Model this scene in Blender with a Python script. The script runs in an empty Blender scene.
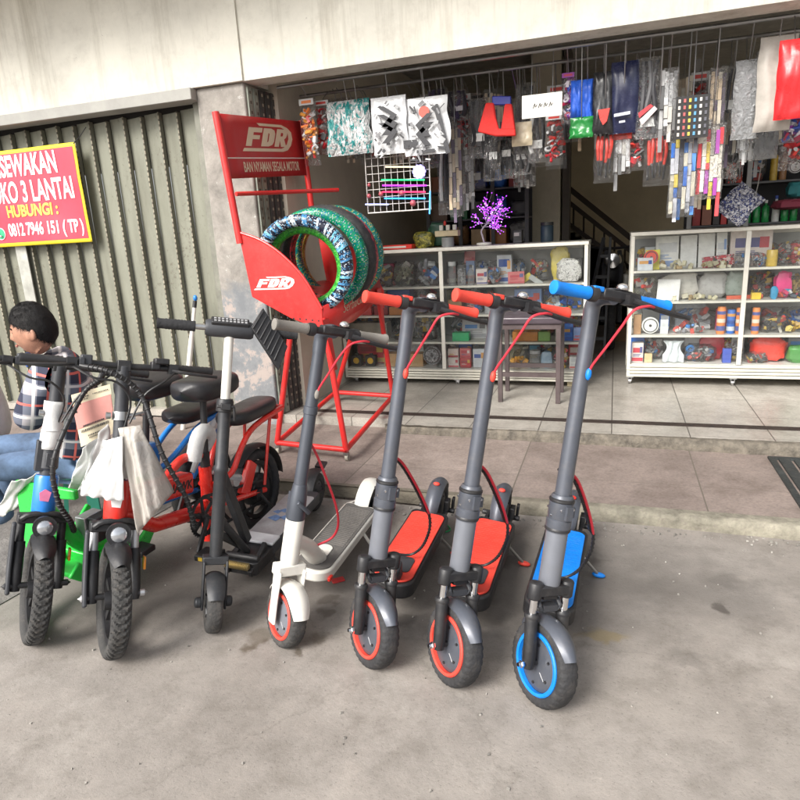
import bpy, bmesh, math, random
from mathutils import Vector, Matrix, noise
PI = math.pi
R = math.radians
rnd = random.Random(11)
scn = bpy.context.scene
COL = scn.collection

# ------------------------------------------------------------------ camera
CAM_H = 1.35
AX = Vector((0.9490, 0.0300, -0.3140)); AY = Vector((0.3110, -0.2570, 0.9150))
AY.normalize(); AX = (AX - AY * AX.dot(AY)).normalized(); AZ = AX.cross(AY)
AZ = Vector((-0.053, -0.966, -0.253)); AZ = (AZ - AY * AZ.dot(AY) - AX * AZ.dot(AX)).normalized()
F_PX = 635.0
CAMP = Vector((0, 0, CAM_H))
def ray(px, py):
    d = Vector((px - 400, py - 400, F_PX))
    return Vector((AX.dot(d), AY.dot(d), AZ.dot(d)))
def at(px, py, y):                       # the point on the vertical plane y
    r = ray(px, py); return CAMP + r * (y / r.y)
def atz(px, py, z=0.0):                  # the point on the level z
    r = ray(px, py); return CAMP + r * ((z - CAM_H) / r.z)
def atx(px, py, x):
    r = ray(px, py); return CAMP + r * (x / r.x)
cam_d = bpy.data.cameras.new('camera'); cam = bpy.data.objects.new('camera', cam_d); COL.objects.link(cam)
right = Vector((AX.x, AY.x, AZ.x)); down = Vector((AX.y, AY.y, AZ.y)); fwd = Vector((AX.z, AY.z, AZ.z))
m = Matrix((right, -down, -fwd)).transposed().to_4x4(); m.translation = CAMP
cam.matrix_world = m
cam_d.sensor_width = 36; cam_d.lens = 36 * F_PX / 800; cam_d.clip_start = 0.05; cam_d.clip_end = 400
scn.camera = cam

# ------------------------------------------------------------------ mesh builder
class MB:
    def __init__(s): s.v = []; s.f = []; s.mi = []; s.M = Matrix(); s.cm = 0
    def add(s, vs, fs):
        b = len(s.v)
        s.v += [s.M @ Vector(v) for v in vs]
        s.f += [[i + b for i in f] for f in fs]; s.mi += [s.cm] * len(fs)
        return s
    def box(s, c, d, rot=None, top=1.0):
        x, y, z = d[0] / 2, d[1] / 2, d[2] / 2
        vs = [(-x, -y, -z), (x, -y, -z), (x, y, -z), (-x, y, -z), (-x * top, -y * top, z), (x * top, -y * top, z), (x * top, y * top, z), (-x * top, y * top, z)]
        vs = [Vector(v) for v in vs]
        if rot is not None: vs = [rot @ v for v in vs]
        vs = [v + Vector(c) for v in vs]
        return s.add(vs, [(3, 2, 1, 0), (4, 5, 6, 7), (0, 1, 5, 4), (1, 2, 6, 5), (2, 3, 7, 6), (3, 0, 4, 7)])
    def span(s, a, b):                    # box between two corners
        a = Vector(a); b = Vector(b)
        return s.box((a + b) / 2, [abs(b[i] - a[i]) for i in range(3)])
    def beam(s, a, b, w, h, up=(0, 0, 1)):
        a = Vector(a); b = Vector(b); d = (b - a); L = d.length; d.normalize()
        u = Vector(up); x = d.cross(u)
        if x.length < 1e-4: x = d.cross(Vector((1, 0, 0)))
        x.normalize(); z = x.cross(d).normalized()
        rot = Matrix((x, d, z)).transposed()
        return s.box((a + b) / 2, (w, L, h), rot)
    def tube(s, pts, r, n=10, caps=True, closed=False):
        pts = [Vector(p) for p in pts]; k = len(pts)
        rs = r if isinstance(r, (list, tuple)) else [r] * k
        tg = []
        for i in range(k):
            if closed: t = pts[(i + 1) % k] - pts[i - 1]
            else: t = pts[min(i + 1, k - 1)] - pts[max(i - 1, 0)]
            tg.append(t.normalized() if t.length > 1e-9 else Vector((0, 0, 1)))
        nrm = tg[0].orthogonal().normalized(); vs = []
        for i in range(k):
            if i:
                nrm = nrm - tg[i] * nrm.dot(tg[i])
                nrm = nrm.normalized() if nrm.length > 1e-6 else tg[i].orthogonal().normalized()
            bn = tg[i].cross(nrm)
            for j in range(n):
                a = 2 * PI * j / n
                vs.append(pts[i] + (nrm * math.cos(a) + bn * math.sin(a)) * rs[i])
        fs = []
        for i in range(k if closed else k - 1):
            for j in range(n):
                fs.append((i * n + j, i * n + (j + 1) % n, ((i + 1) % k) * n + (j + 1) % n, ((i + 1) % k) * n + j))
        if caps and not closed:
            fs.append(tuple(range(n))[::-1]); fs.append(tuple((k - 1) * n + j for j in range(n)))
        return s.add(vs, fs)
    def lathe(s, prof, n=24, axis='z', c=(0, 0, 0), closed=False):
        vs = []; c = Vector(c); k = len(prof)
        for (r, h) in prof:
            for j in range(n):
                a = 2 * PI * j / n; p = (r * math.cos(a), r * math.sin(a), h)
                if axis == 'x': p = (p[2], p[0], p[1])
                elif axis == 'y': p = (p[0], p[2], p[1])
                vs.append(c + Vector(p))
        fs = []
        for i in range(k if closed else k - 1):
            for j in range(n):
                fs.append((i * n + j, i * n + (j + 1) % n, ((i + 1) % k) * n + (j + 1) % n, ((i + 1) % k) * n + j))
        if not closed:
            if prof[0][0] > 1e-6: fs.append(tuple(range(n))[::-1])
            if prof[-1][0] > 1e-6: fs.append(tuple((k - 1) * n + j for j in range(n)))
        return s.add(vs, fs)
    def prism(s, pts, th, M=None):        # 2D outline (x, y) extruded along local z, 0..th
        n = len(pts); M = M or Matrix()
        vs = [M @ Vector((p[0], p[1], 0)) for p in pts] + [M @ Vector((p[0], p[1], th)) for p in pts]
        fs = [tuple(range(n))[::-1], tuple(range(n, 2 * n))] + [(i, (i + 1) % n, n + (i + 1) % n, n + i) for i in range(n)]
        return s.add(vs, fs)
    def grid(s, fn, nu, nv, cu=False, cv=False):
        vs = [fn(i / (nu if cu else nu - 1), j / (nv if cv else nv - 1)) for i in range(nu) for j in range(nv)]
        fs = []
        for i in range(nu if cu else nu - 1):
            for j in range(nv if cv else nv - 1):
                fs.append((i * nv + j, ((i + 1) % nu) * nv + j, ((i + 1) % nu) * nv + (j + 1) % nv, i * nv + (j + 1) % nv))
        return s.add(vs, fs)
    def ball(s, c, r, nu=14, nv=9):
        c = Vector(c); r = r if isinstance(r, (tuple, list)) else (r, r, r)
        return s.grid(lambda u, v: c + Vector((r[0] * math.cos(2 * PI * u) * math.sin(PI * (v * .998 + .001)), r[1] * math.sin(2 * PI * u) * math.sin(PI * (v * .998 + .001)), r[2] * math.cos(PI * v))), nu, nv, cu=True)
    def pieces(s):
        par = list(range(len(s.v)))
        def fd(i):
            while par[i] != i: par[i] = par[par[i]]; i = par[i]
            return i
        for f in s.f:
            a = fd(f[0])
            for i in f[1:]: par[fd(i)] = a
        gr = {}
        for f in s.f: gr.setdefault(fd(f[0]), []).append(f)
        out = []
        for fs in gr.values():
            ids = sorted({i for f in fs for i in f}); mp = {i: k for k, i in enumerate(ids)}
            m_ = MB(); m_.v = [s.v[i] for i in ids]; m_.f = [[mp[i] for i in f] for f in fs]; m_.mi = [0] * len(fs); out.append(m_)
        return out
    def each(s, name, mats, parent=None, **k):      # every separate piece becomes an object of its own
        return [MB.build(m_, name, mats, parent, **k) for m_ in s.pieces()]
    def build(s, name, mats, parent=None, smooth=40, bevel=0.0, solid=0.0, loc=None, fix=True, seg=2):
        me = bpy.data.meshes.new(name)
        org = Vector(loc) if loc is not None else Vector((0, 0, 0))
        me.from_pydata([v - org for v in s.v], [], s.f)
        mats = mats if isinstance(mats, (list, tuple)) else [mats]
        for mm in mats: me.materials.append(mm)
        me.polygons.foreach_set('material_index', s.mi)
        if fix:
            bm = bmesh.new(); bm.from_mesh(me); bmesh.ops.recalc_face_normals(bm, faces=bm.faces); bm.to_mesh(me); bm.free()
        if smooth:
            me.polygons.foreach_set('use_smooth', [True] * len(me.polygons))
            me.set_sharp_from_angle(angle=R(smooth))
        o = bpy.data.objects.new(name, me); COL.objects.link(o)
        if loc is not None: o.location = org
        if parent is not None: o.parent = parent
        if solid:
            md = o.modifiers.new('solid', 'SOLIDIFY'); md.thickness = solid; md.offset = 0
        if bevel:
            md = o.modifiers.new('bevel', 'BEVEL'); md.width = bevel; md.segments = seg; md.limit_method = 'ANGLE'; md.angle_limit = R(35); md.harden_normals = False
        return o

def tag(o, label, cat, group=None, kind=None):
    o['label'] = label; o['category'] = cat
    if group: o['group'] = group
    if kind: o['kind'] = kind
    return o
def thing(name, label, cat, loc=(0, 0, 0), rot=(0, 0, 0), group=None):
    o = bpy.data.objects.new(name, None); COL.objects.link(o); o.empty_display_size = .1
    o.location = loc; o.rotation_euler = rot
    return tag(o, label, cat, group)
def struct(o): o['kind'] = 'structure'; return o
def kids(o): return [c for c in bpy.data.objects if c.parent == o]
def copy_tree(o, parent=None):
    c = o.copy(); COL.objects.link(c); c.parent = parent
    for ch in kids(o): copy_tree(ch, c)
    return c
def bez(pts, n=24):                       # smooth curve through points (Catmull-Rom)
    P = [Vector(p) for p in pts]; P = [P[0] * 2 - P[1]] + P + [P[-1] * 2 - P[-2]]; out = []
    segs = len(P) - 3; per = max(2, n // segs)
    for i in range(segs):
        for k in range(per):
            t = k / per; a, b, c, d = P[i:i + 4]
            out.append(.5 * ((2 * b) + (c - a) * t + (2 * a - 5 * b + 4 * c - d) * t * t + (3 * b - a - 3 * c + d) * t ** 3))
    out.append(P[-2]); return out
def text(s, mat, parent, M, width=None, height=None, name='lettering', bold=0.0, shear=0.0, ext=.0008, spacing=1.0):
    cu = bpy.data.curves.new(name, 'FONT'); cu.body = s; cu.size = 1; cu.offset = bold; cu.shear = shear; cu.extrude = .01
    cu.align_x = 'CENTER'; cu.align_y = 'CENTER'; cu.resolution_u = 4; cu.space_character = spacing
    t = bpy.data.objects.new(name, cu); COL.objects.link(t)
    bpy.context.view_layer.update()
    dg = bpy.context.evaluated_depsgraph_get()
    me = bpy.data.meshes.new_from_object(t.evaluated_get(dg))
    COL.objects.unlink(t); bpy.data.objects.remove(t)
    xs = [v.co.x for v in me.vertices]; ys = [v.co.y for v in me.vertices]
    w = max(xs) - min(xs); h = max(ys) - min(ys); cx = (max(xs) + min(xs)) / 2; cy = (max(ys) + min(ys)) / 2
    sx = width / w if width else None; sy = height / h if height else None
    sx = sx or sy; sy = sy or sx
    for v in me.vertices: v.co = M @ Vector(((v.co.x - cx) * sx, (v.co.y - cy) * sy, ext if v.co.z > 0 else -.0005))
    me.materials.clear(); me.materials.append(mat); me.name = name
    o = bpy.data.objects.new(name, me); COL.objects.link(o); o.parent = parent
    return o
def frame(o, x, y):                       # 4x4 from origin and two axes (local x, local y), z = x cross y
    x = Vector(x).normalized(); y = Vector(y); y = (y - x * y.dot(x)).normalized(); z = x.cross(y)
    M = Matrix((x, y, z)).transposed().to_4x4(); M.translation = Vector(o); return M

# ------------------------------------------------------------------ materials
def nodes_of(name):
    mt = bpy.data.materials.new(name); mt.use_nodes = True; nt = mt.node_tree
    return mt, nt, nt.nodes['Principled BSDF'], nt.nodes['Material Output']
def N(nt, t, **kw):
    n = nt.nodes.new(t)
    for k, v in kw.items():
        if k.startswith('i_'): n.inputs[k[2:].replace('_', ' ')].default_value = v
        else: setattr(n, k, v)
    return n
def c4(c): return (c[0], c[1], c[2], 1)
def ramp(nt, stops, interp='LINEAR'):
    n = nt.nodes.new('ShaderNodeValToRGB'); cr = n.color_ramp; cr.interpolation = interp
    while len(cr.elements) < len(stops): cr.elements.new(.5)
    for e, (p, c) in zip(cr.elements, stops): e.position = p; e.color = c4(c)
    return n
def mix(nt, fac, a, b, mode='MIX'):
    n = nt.nodes.new('ShaderNodeMix'); n.data_type = 'RGBA'; n.blend_type = mode
    for sock, val in ((n.inputs[0], fac), (n.inputs[6], a), (n.inputs[7], b)):
        if hasattr(val, 'links') or hasattr(val, 'is_linked'): nt.links.new(val, sock)
        elif isinstance(val, (int, float)): sock.default_value = val
        else: sock.default_value = c4(val)
    return n.outputs[2]
def mat(name, col, rough=.5, metal=0.0, var=.18, vs=9.0, bump=0.0, bs=90.0, coat=0.0, dirt=0.0, spec=.5):
    mt, nt, b, out = nodes_of(name); L = nt.links.new
    tc = N(nt, 'ShaderNodeTexCoord')
    no = N(nt, 'ShaderNodeTexNoise', i_Scale=vs, i_Detail=6.0, i_Roughness=.65); L(tc.outputs['Object'], no.inputs['Vector'])
    lo = tuple(max(0, c * (1 - var)) for c in col); hi = tuple(min(1, c * (1 + var)) for c in col)
    rp = ramp(nt, [(.32, lo), (.68, hi)]); L(no.outputs['Fac'], rp.inputs['Fac'])
    colout = rp.outputs['Color']
    if dirt:
        n2 = N(nt, 'ShaderNodeTexNoise', i_Scale=vs * 3.1, i_Detail=8.0, i_Roughness=.75); L(tc.outputs['Object'], n2.inputs['Vector'])
        r2 = ramp(nt, [(.5, (0, 0, 0)), (.72, (1, 1, 1))]); L(n2.outputs['Fac'], r2.inputs['Fac'])
        mm = N(nt, 'ShaderNodeMath', operation='MULTIPLY'); L(r2.outputs['Color'], mm.inputs[0]); mm.inputs[1].default_value = dirt
        colout = mix(nt, mm.outputs[0], colout, (.19, .165, .14))
    L(colout, b.inputs['Base Color'])
    b.inputs['Roughness'].default_value = rough; b.inputs['Metallic'].default_value = metal
    b.inputs['Specular IOR Level'].default_value = spec
    rr = N(nt, 'ShaderNodeMapRange', i_From_Min=.3, i_From_Max=.7, i_To_Min=max(.03, rough - .1), i_To_Max=min(1, rough + .12)); L(no.outputs['Fac'], rr.inputs['Value']); L(rr.outputs[0], b.inputs['Roughness'])
    if coat: b.inputs['Coat Weight'].default_value = coat; b.inputs['Coat Roughness'].default_value = .12
    if bump:
        nb = N(nt, 'ShaderNodeTexNoise', i_Scale=bs, i_Detail=5.0); L(tc.outputs['Object'], nb.inputs['Vector'])
        bp = N(nt, 'ShaderNodeBump', i_Strength=bump, i_Distance=.01); L(nb.outputs['Fac'], bp.inputs['Height']); L(bp.outputs['Normal'], b.inputs['Normal'])
    return mt
def printed(name, cols, scale=18, rough=.3, stretch=(1, 1, 1), bump=.25, kind='voronoi'):
    """A printed, crinkled surface: coarse and fine patches of the given colours under a glossy film."""
    mt, nt, b, out = nodes_of(name); L = nt.links.new
    tc = N(nt, 'ShaderNodeTexCoord'); mp = N(nt, 'ShaderNodeMapping'); mp.inputs['Scale'].default_value = stretch
    oi = N(nt, 'ShaderNodeObjectInfo'); sc = N(nt, 'ShaderNodeVectorMath', operation='ADD'); L(tc.outputs['Object'], mp.inputs['Vector'])
    cb = N(nt, 'ShaderNodeCombineXYZ')
    for q in range(3): L(oi.outputs['Random'], cb.inputs[q])
    L(mp.outputs[0], sc.inputs[0]); L(cb.outputs[0], sc.inputs[1]); P = sc.outputs[0]
    nz = N(nt, 'ShaderNodeTexNoise', i_Scale=scale * 1.2, i_Detail=4.0); L(P, nz.inputs['Vector'])
    ad = N(nt, 'ShaderNodeMixRGB', blend_type='LINEAR_LIGHT'); ad.inputs[0].default_value = .9 / scale if kind != 'blocks' else .05 / scale; L(P, ad.inputs[1]); L(nz.outputs['Color'], ad.inputs[2])
    k = len(cols); res = []
    for mul, rot in ((1.0, 0), (2.9, .6)):
        vo = N(nt, 'ShaderNodeTexVoronoi', i_Scale=scale * mul); vo.distance = 'CHEBYCHEV' if kind == 'blocks' else 'MANHATTAN'; L(ad.outputs[0], vo.inputs['Vector'])
        sp = N(nt, 'ShaderNodeSeparateColor'); L(vo.outputs['Color'], sp.inputs[0])
        rp = ramp(nt, [(i / k, c) for i, c in enumerate(cols)], 'CONSTANT'); L(sp.outputs[0], rp.inputs['Fac']); res.append(rp.outputs['Color'])
    nm = N(nt, 'ShaderNodeTexNoise', i_Scale=scale * .9, i_Detail=2.0); L(P, nm.inputs['Vector'])
    rm = ramp(nt, [(.46, (0, 0, 0)), (.54, (1, 1, 1))]); L(nm.outputs['Fac'], rm.inputs['Fac'])
    c = mix(nt, rm.outputs['Color'], res[0], res[1])
    nf = N(nt, 'ShaderNodeTexNoise', i_Scale=34.0, i_Detail=5.0, i_Roughness=.7, i_Distortion=2.5); L(P, nf.inputs['Vector'])
    rf = ramp(nt, [(.35, (.55, .55, .55)), (.5, (1, 1, 1)), (.68, (1.25, 1.25, 1.25))]); L(nf.outputs['Fac'], rf.inputs['Fac'])
    c = mix(nt, .8, c, rf.outputs['Color'], 'MULTIPLY')
    L(c, b.inputs['Base Color']); b.inputs['Roughness'].default_value = rough
    if bump:
        b.inputs['Coat Weight'].default_value = min(1, bump * 1.4); b.inputs['Coat Roughness'].default_value = .1
        n3 = N(nt, 'ShaderNodeTexNoise', i_Scale=30.0, i_Detail=4.0, i_Distortion=2.2); L(P, n3.inputs['Vector'])
        bp = N(nt, 'ShaderNodeBump', i_Strength=min(1, bump * 1.3), i_Distance=.03); L(n3.outputs['Fac'], bp.inputs['Height']); L(bp.outputs['Normal'], b.inputs['Normal']); L(bp.outputs['Normal'], b.inputs['Coat Normal'])
    return mt
def clear_film(name, tint=(.85, .87, .88), body=.25, col=(.6, .6, .6), bump=.6):
    """Thin clear plastic: mostly see-through, with a hazy share and wrinkled glints."""
    mt, nt, b, out = nodes_of(name); L = nt.links.new
    tc = N(nt, 'ShaderNodeTexCoord'); n3 = N(nt, 'ShaderNodeTexNoise', i_Scale=26.0, i_Detail=3.0, i_Distortion=2.0); L(tc.outputs['Object'], n3.inputs['Vector'])
    bp = N(nt, 'ShaderNodeBump', i_Strength=bump, i_Distance=.03); L(n3.outputs['Fac'], bp.inputs['Height'])
    b.inputs['Base Color'].default_value = c4(col); b.inputs['Roughness'].default_value = .18; L(bp.outputs['Normal'], b.inputs['Normal'])
    tr = N(nt, 'ShaderNodeBsdfTransparent'); tr.inputs[0].default_value = c4(tint)
    gl = N(nt, 'ShaderNodeBsdfGlossy'); gl.inputs['Roughness'].default_value = .07; L(bp.outputs['Normal'], gl.inputs['Normal'])
    fr = N(nt, 'ShaderNodeFresnel', i_IOR=1.45); L(bp.outputs['Normal'], fr.inputs['Normal'])
    fm = N(nt, 'ShaderNodeMath', operation='MULTIPLY'); L(fr.outputs[0], fm.inputs[0]); fm.inputs[1].default_value = .7; fm.use_clamp = True
    m1 = N(nt, 'ShaderNodeMixShader'); L(fm.outputs[0], m1.inputs[0]); L(tr.outputs[0], m1.inputs[1]); L(gl.outputs[0], m1.inputs[2])
    m2 = N(nt, 'ShaderNodeMixShader'); m2.inputs[0].default_value = body; L(m1.outputs[0], m2.inputs[1]); L(b.outputs[0], m2.inputs[2])
    L(m2.outputs[0], out.inputs['Surface']); return mt
def glass(name, tint=(.93, .95, .94)):
    mt, nt, b, out = nodes_of(name); L = nt.links.new
    tr = N(nt, 'ShaderNodeBsdfTransparent'); tr.inputs[0].default_value = c4(tint)
    gl = N(nt, 'ShaderNodeBsdfGlossy'); gl.inputs['Roughness'].default_value = .02
    fr = N(nt, 'ShaderNodeFresnel', i_IOR=1.5); m1 = N(nt, 'ShaderNodeMixShader')
    L(fr.outputs[0], m1.inputs[0]); L(tr.outputs[0], m1.inputs[1]); L(gl.outputs[0], m1.inputs[2])
    df = N(nt, 'ShaderNodeBsdfDiffuse'); df.inputs[0].default_value = (.7, .7, .68, 1); tc = N(nt, 'ShaderNodeTexCoord')  # patchy white diffuse share paints a pale reflection haze onto the panes
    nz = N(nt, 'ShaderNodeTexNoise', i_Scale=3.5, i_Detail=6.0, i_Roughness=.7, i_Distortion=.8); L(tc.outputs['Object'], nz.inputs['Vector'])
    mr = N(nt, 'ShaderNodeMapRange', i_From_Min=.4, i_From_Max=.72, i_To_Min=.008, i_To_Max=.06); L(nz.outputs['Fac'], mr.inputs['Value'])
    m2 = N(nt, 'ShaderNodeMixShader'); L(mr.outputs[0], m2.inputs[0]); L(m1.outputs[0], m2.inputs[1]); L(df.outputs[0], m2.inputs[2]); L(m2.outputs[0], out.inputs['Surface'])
    return mt
def glow(name, col, s):
    mt, nt, b, out = nodes_of(name); b.inputs['Base Color'].default_value = c4(col)
    b.inputs['Emission Color'].default_value = c4(col); b.inputs['Emission Strength'].default_value = s; return mt

BLACK = mat('black plastic', (.018, .018, .02), .45, bump=.08, dirt=.12)
RUBBER = mat('rubber', (.028, .028, .03), .75, var=.3, bump=.25, bs=140, dirt=.22)
DRUBBER = mat('dusty rubber', (.042, .041, .04), .85, var=.35, bump=.3, bs=140, dirt=.4)
CHROME = mat('chrome', (.75, .75, .76), .16, 1.0, var=.05)
STEEL = mat('brushed steel', (.5, .5, .5), .35, 1.0, var=.15)
GREY = mat('grey enamel', (.084, .092, .112), .38, .3, var=.1, coat=.12, dirt=.2)
LGREY = mat('pale grey enamel', (.165, .175, .2), .4, .2, var=.08, dirt=.18)
WHITE = mat('white enamel', (.72, .7, .64), .35, var=.05, coat=.2, dirt=.1)
DARKGREY = mat('charcoal', (.04, .042, .048), .5, var=.12, bump=.06)
RED = mat('signal red', (.68, .03, .018), .42, var=.06, bump=.04, coat=.1)
REDRUB = mat('red grip rubber', (.76, .06, .038), .6, var=.1, bump=.14, bs=220, dirt=.14)
BLUERUB = mat('blue grip rubber', (.0, .2, .70), .55, var=.1, bump=.14, bs=220, dirt=.12)
REDCABLE = mat('red cable sheath', (.6, .03, .05), .4)
YELLOWP = mat('yellow plastic', (.75, .5, .03), .4)
# ------------------------------------------------------------------ ground materials
def concrete_mat():
    mt, nt, b, out = nodes_of('forecourt concrete'); L = nt.links.new
    tc = N(nt, 'ShaderNodeTexCoord'); O = tc.outputs['Object']
    n1 = N(nt, 'ShaderNodeTexNoise', i_Scale=1.1, i_Detail=9.0, i_Roughness=.72, i_Distortion=.15); L(O, n1.inputs['Vector'])
    n2 = N(nt, 'ShaderNodeTexNoise', i_Scale=7.0, i_Detail=9.0, i_Roughness=.72); L(O, n2.inputs['Vector'])
    n3 = N(nt, 'ShaderNodeTexNoise', i_Scale=95.0, i_Detail=3.0, i_Roughness=.8); L(O, n3.inputs['Vector'])
    r1 = ramp(nt, [(.3, (.20, .180, .161)), (.5, (.262, .238, .215)), (.7, (.318, .29, .263))]); L(n1.outputs['Fac'], r1.inputs['Fac'])
    r2 = ramp(nt, [(.3, (.74, .73, .71)), (.5, (.98, .98, .98)), (.7, (1.16, 1.15, 1.14))]); L(n2.outputs['Fac'], r2.inputs['Fac'])
    c = mix(nt, 1.0, r1.outputs['Color'], r2.outputs['Color'], 'MULTIPLY')
    r3 = ramp(nt, [(.30, (.35, .34, .33)), (.42, (1, 1, 1)), (.64, (1, 1, 1)), (.76, (1.7, 1.68, 1.64))]); L(n3.outputs['Fac'], r3.inputs['Fac'])
    c = mix(nt, .55, c, r3.outputs['Color'], 'MULTIPLY')
    # pale, worn patches
    n4 = N(nt, 'ShaderNodeTexNoise', i_Scale=2.0, i_Detail=11.0, i_Roughness=.82, i_Distortion=.2); mp = N(nt, 'ShaderNodeMapping'); mp.inputs['Location'].default_value = (4.2, 1.7, 0)
    L(O, mp.inputs['Vector']); L(mp.outputs[0], n4.inputs['Vector'])
    r4 = ramp(nt, [(.52, (0, 0, 0)), (.74, (.7, .7, .7))]); L(n4.outputs['Fac'], r4.inputs['Fac'])
    c = mix(nt, r4.outputs['Color'], c, (.4, .37, .335))
    # oil drips, wet marks and broad darker patches at fixed spots: (x, y, radius, stretch, strength, colour)
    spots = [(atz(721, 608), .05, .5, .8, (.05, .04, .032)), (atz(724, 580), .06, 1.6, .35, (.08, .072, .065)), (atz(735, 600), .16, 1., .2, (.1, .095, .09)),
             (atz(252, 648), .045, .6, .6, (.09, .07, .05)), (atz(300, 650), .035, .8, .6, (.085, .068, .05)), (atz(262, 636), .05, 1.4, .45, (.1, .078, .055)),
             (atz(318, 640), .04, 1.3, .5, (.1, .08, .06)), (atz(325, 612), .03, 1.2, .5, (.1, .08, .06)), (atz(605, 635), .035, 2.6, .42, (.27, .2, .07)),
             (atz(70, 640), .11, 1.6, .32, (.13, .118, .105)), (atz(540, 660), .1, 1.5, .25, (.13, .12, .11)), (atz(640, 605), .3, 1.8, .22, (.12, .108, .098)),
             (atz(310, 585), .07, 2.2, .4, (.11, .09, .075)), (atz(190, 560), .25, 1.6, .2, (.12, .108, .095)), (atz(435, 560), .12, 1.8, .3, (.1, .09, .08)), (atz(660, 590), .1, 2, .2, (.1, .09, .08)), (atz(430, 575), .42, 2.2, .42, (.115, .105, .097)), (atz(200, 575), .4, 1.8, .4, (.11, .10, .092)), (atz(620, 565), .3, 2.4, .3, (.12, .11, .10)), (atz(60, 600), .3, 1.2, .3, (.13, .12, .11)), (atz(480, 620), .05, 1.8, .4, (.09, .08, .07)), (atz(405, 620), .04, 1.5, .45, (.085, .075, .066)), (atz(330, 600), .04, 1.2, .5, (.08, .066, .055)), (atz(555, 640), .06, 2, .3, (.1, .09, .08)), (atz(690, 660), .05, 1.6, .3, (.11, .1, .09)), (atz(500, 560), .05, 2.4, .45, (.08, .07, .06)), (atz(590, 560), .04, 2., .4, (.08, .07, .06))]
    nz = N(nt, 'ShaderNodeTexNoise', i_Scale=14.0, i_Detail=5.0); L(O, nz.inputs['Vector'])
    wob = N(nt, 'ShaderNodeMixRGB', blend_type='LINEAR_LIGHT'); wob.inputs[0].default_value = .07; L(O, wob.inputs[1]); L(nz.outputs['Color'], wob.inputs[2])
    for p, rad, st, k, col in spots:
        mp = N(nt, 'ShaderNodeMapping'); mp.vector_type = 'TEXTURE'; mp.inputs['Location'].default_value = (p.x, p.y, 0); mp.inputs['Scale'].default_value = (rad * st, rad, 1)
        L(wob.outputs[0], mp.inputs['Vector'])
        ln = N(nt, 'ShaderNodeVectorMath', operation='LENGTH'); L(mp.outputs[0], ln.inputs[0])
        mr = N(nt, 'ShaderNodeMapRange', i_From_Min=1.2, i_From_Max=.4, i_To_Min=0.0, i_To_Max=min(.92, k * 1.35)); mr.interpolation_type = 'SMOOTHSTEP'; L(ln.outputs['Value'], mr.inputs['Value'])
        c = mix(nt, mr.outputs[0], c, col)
    # hairline cracks
    vo = N(nt, 'ShaderNodeTexVoronoi', i_Scale=.9); vo.feature = 'DISTANCE_TO_EDGE'; L(wob.outputs[0], vo.inputs['Vector'])
    rc = ramp(nt, [(0, (.5, .48, .45)), (.006, (1, 1, 1))]); L(vo.outputs['Distance'], rc.inputs['Fac'])
    c = mix(nt, .25, c, rc.outputs['Color'], 'MULTIPLY')
    L(c, b.inputs['Base Color']); b.inputs['Roughness'].default_value = .86; b.inputs['Specular IOR Level'].default_value = .3
    hs_ = N(nt, 'ShaderNodeMath', operation='ADD'); L(n2.outputs['Fac'], hs_.inputs[0]); L(n3.outputs['Fac'], hs_.inputs[1])
    bp = N(nt, 'ShaderNodeBump', i_Strength=.3, i_Distance=.006); L(hs_.outputs[0], bp.inputs['Height']); L(bp.outputs['Normal'], b.inputs['Normal'])
    return mt
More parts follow.
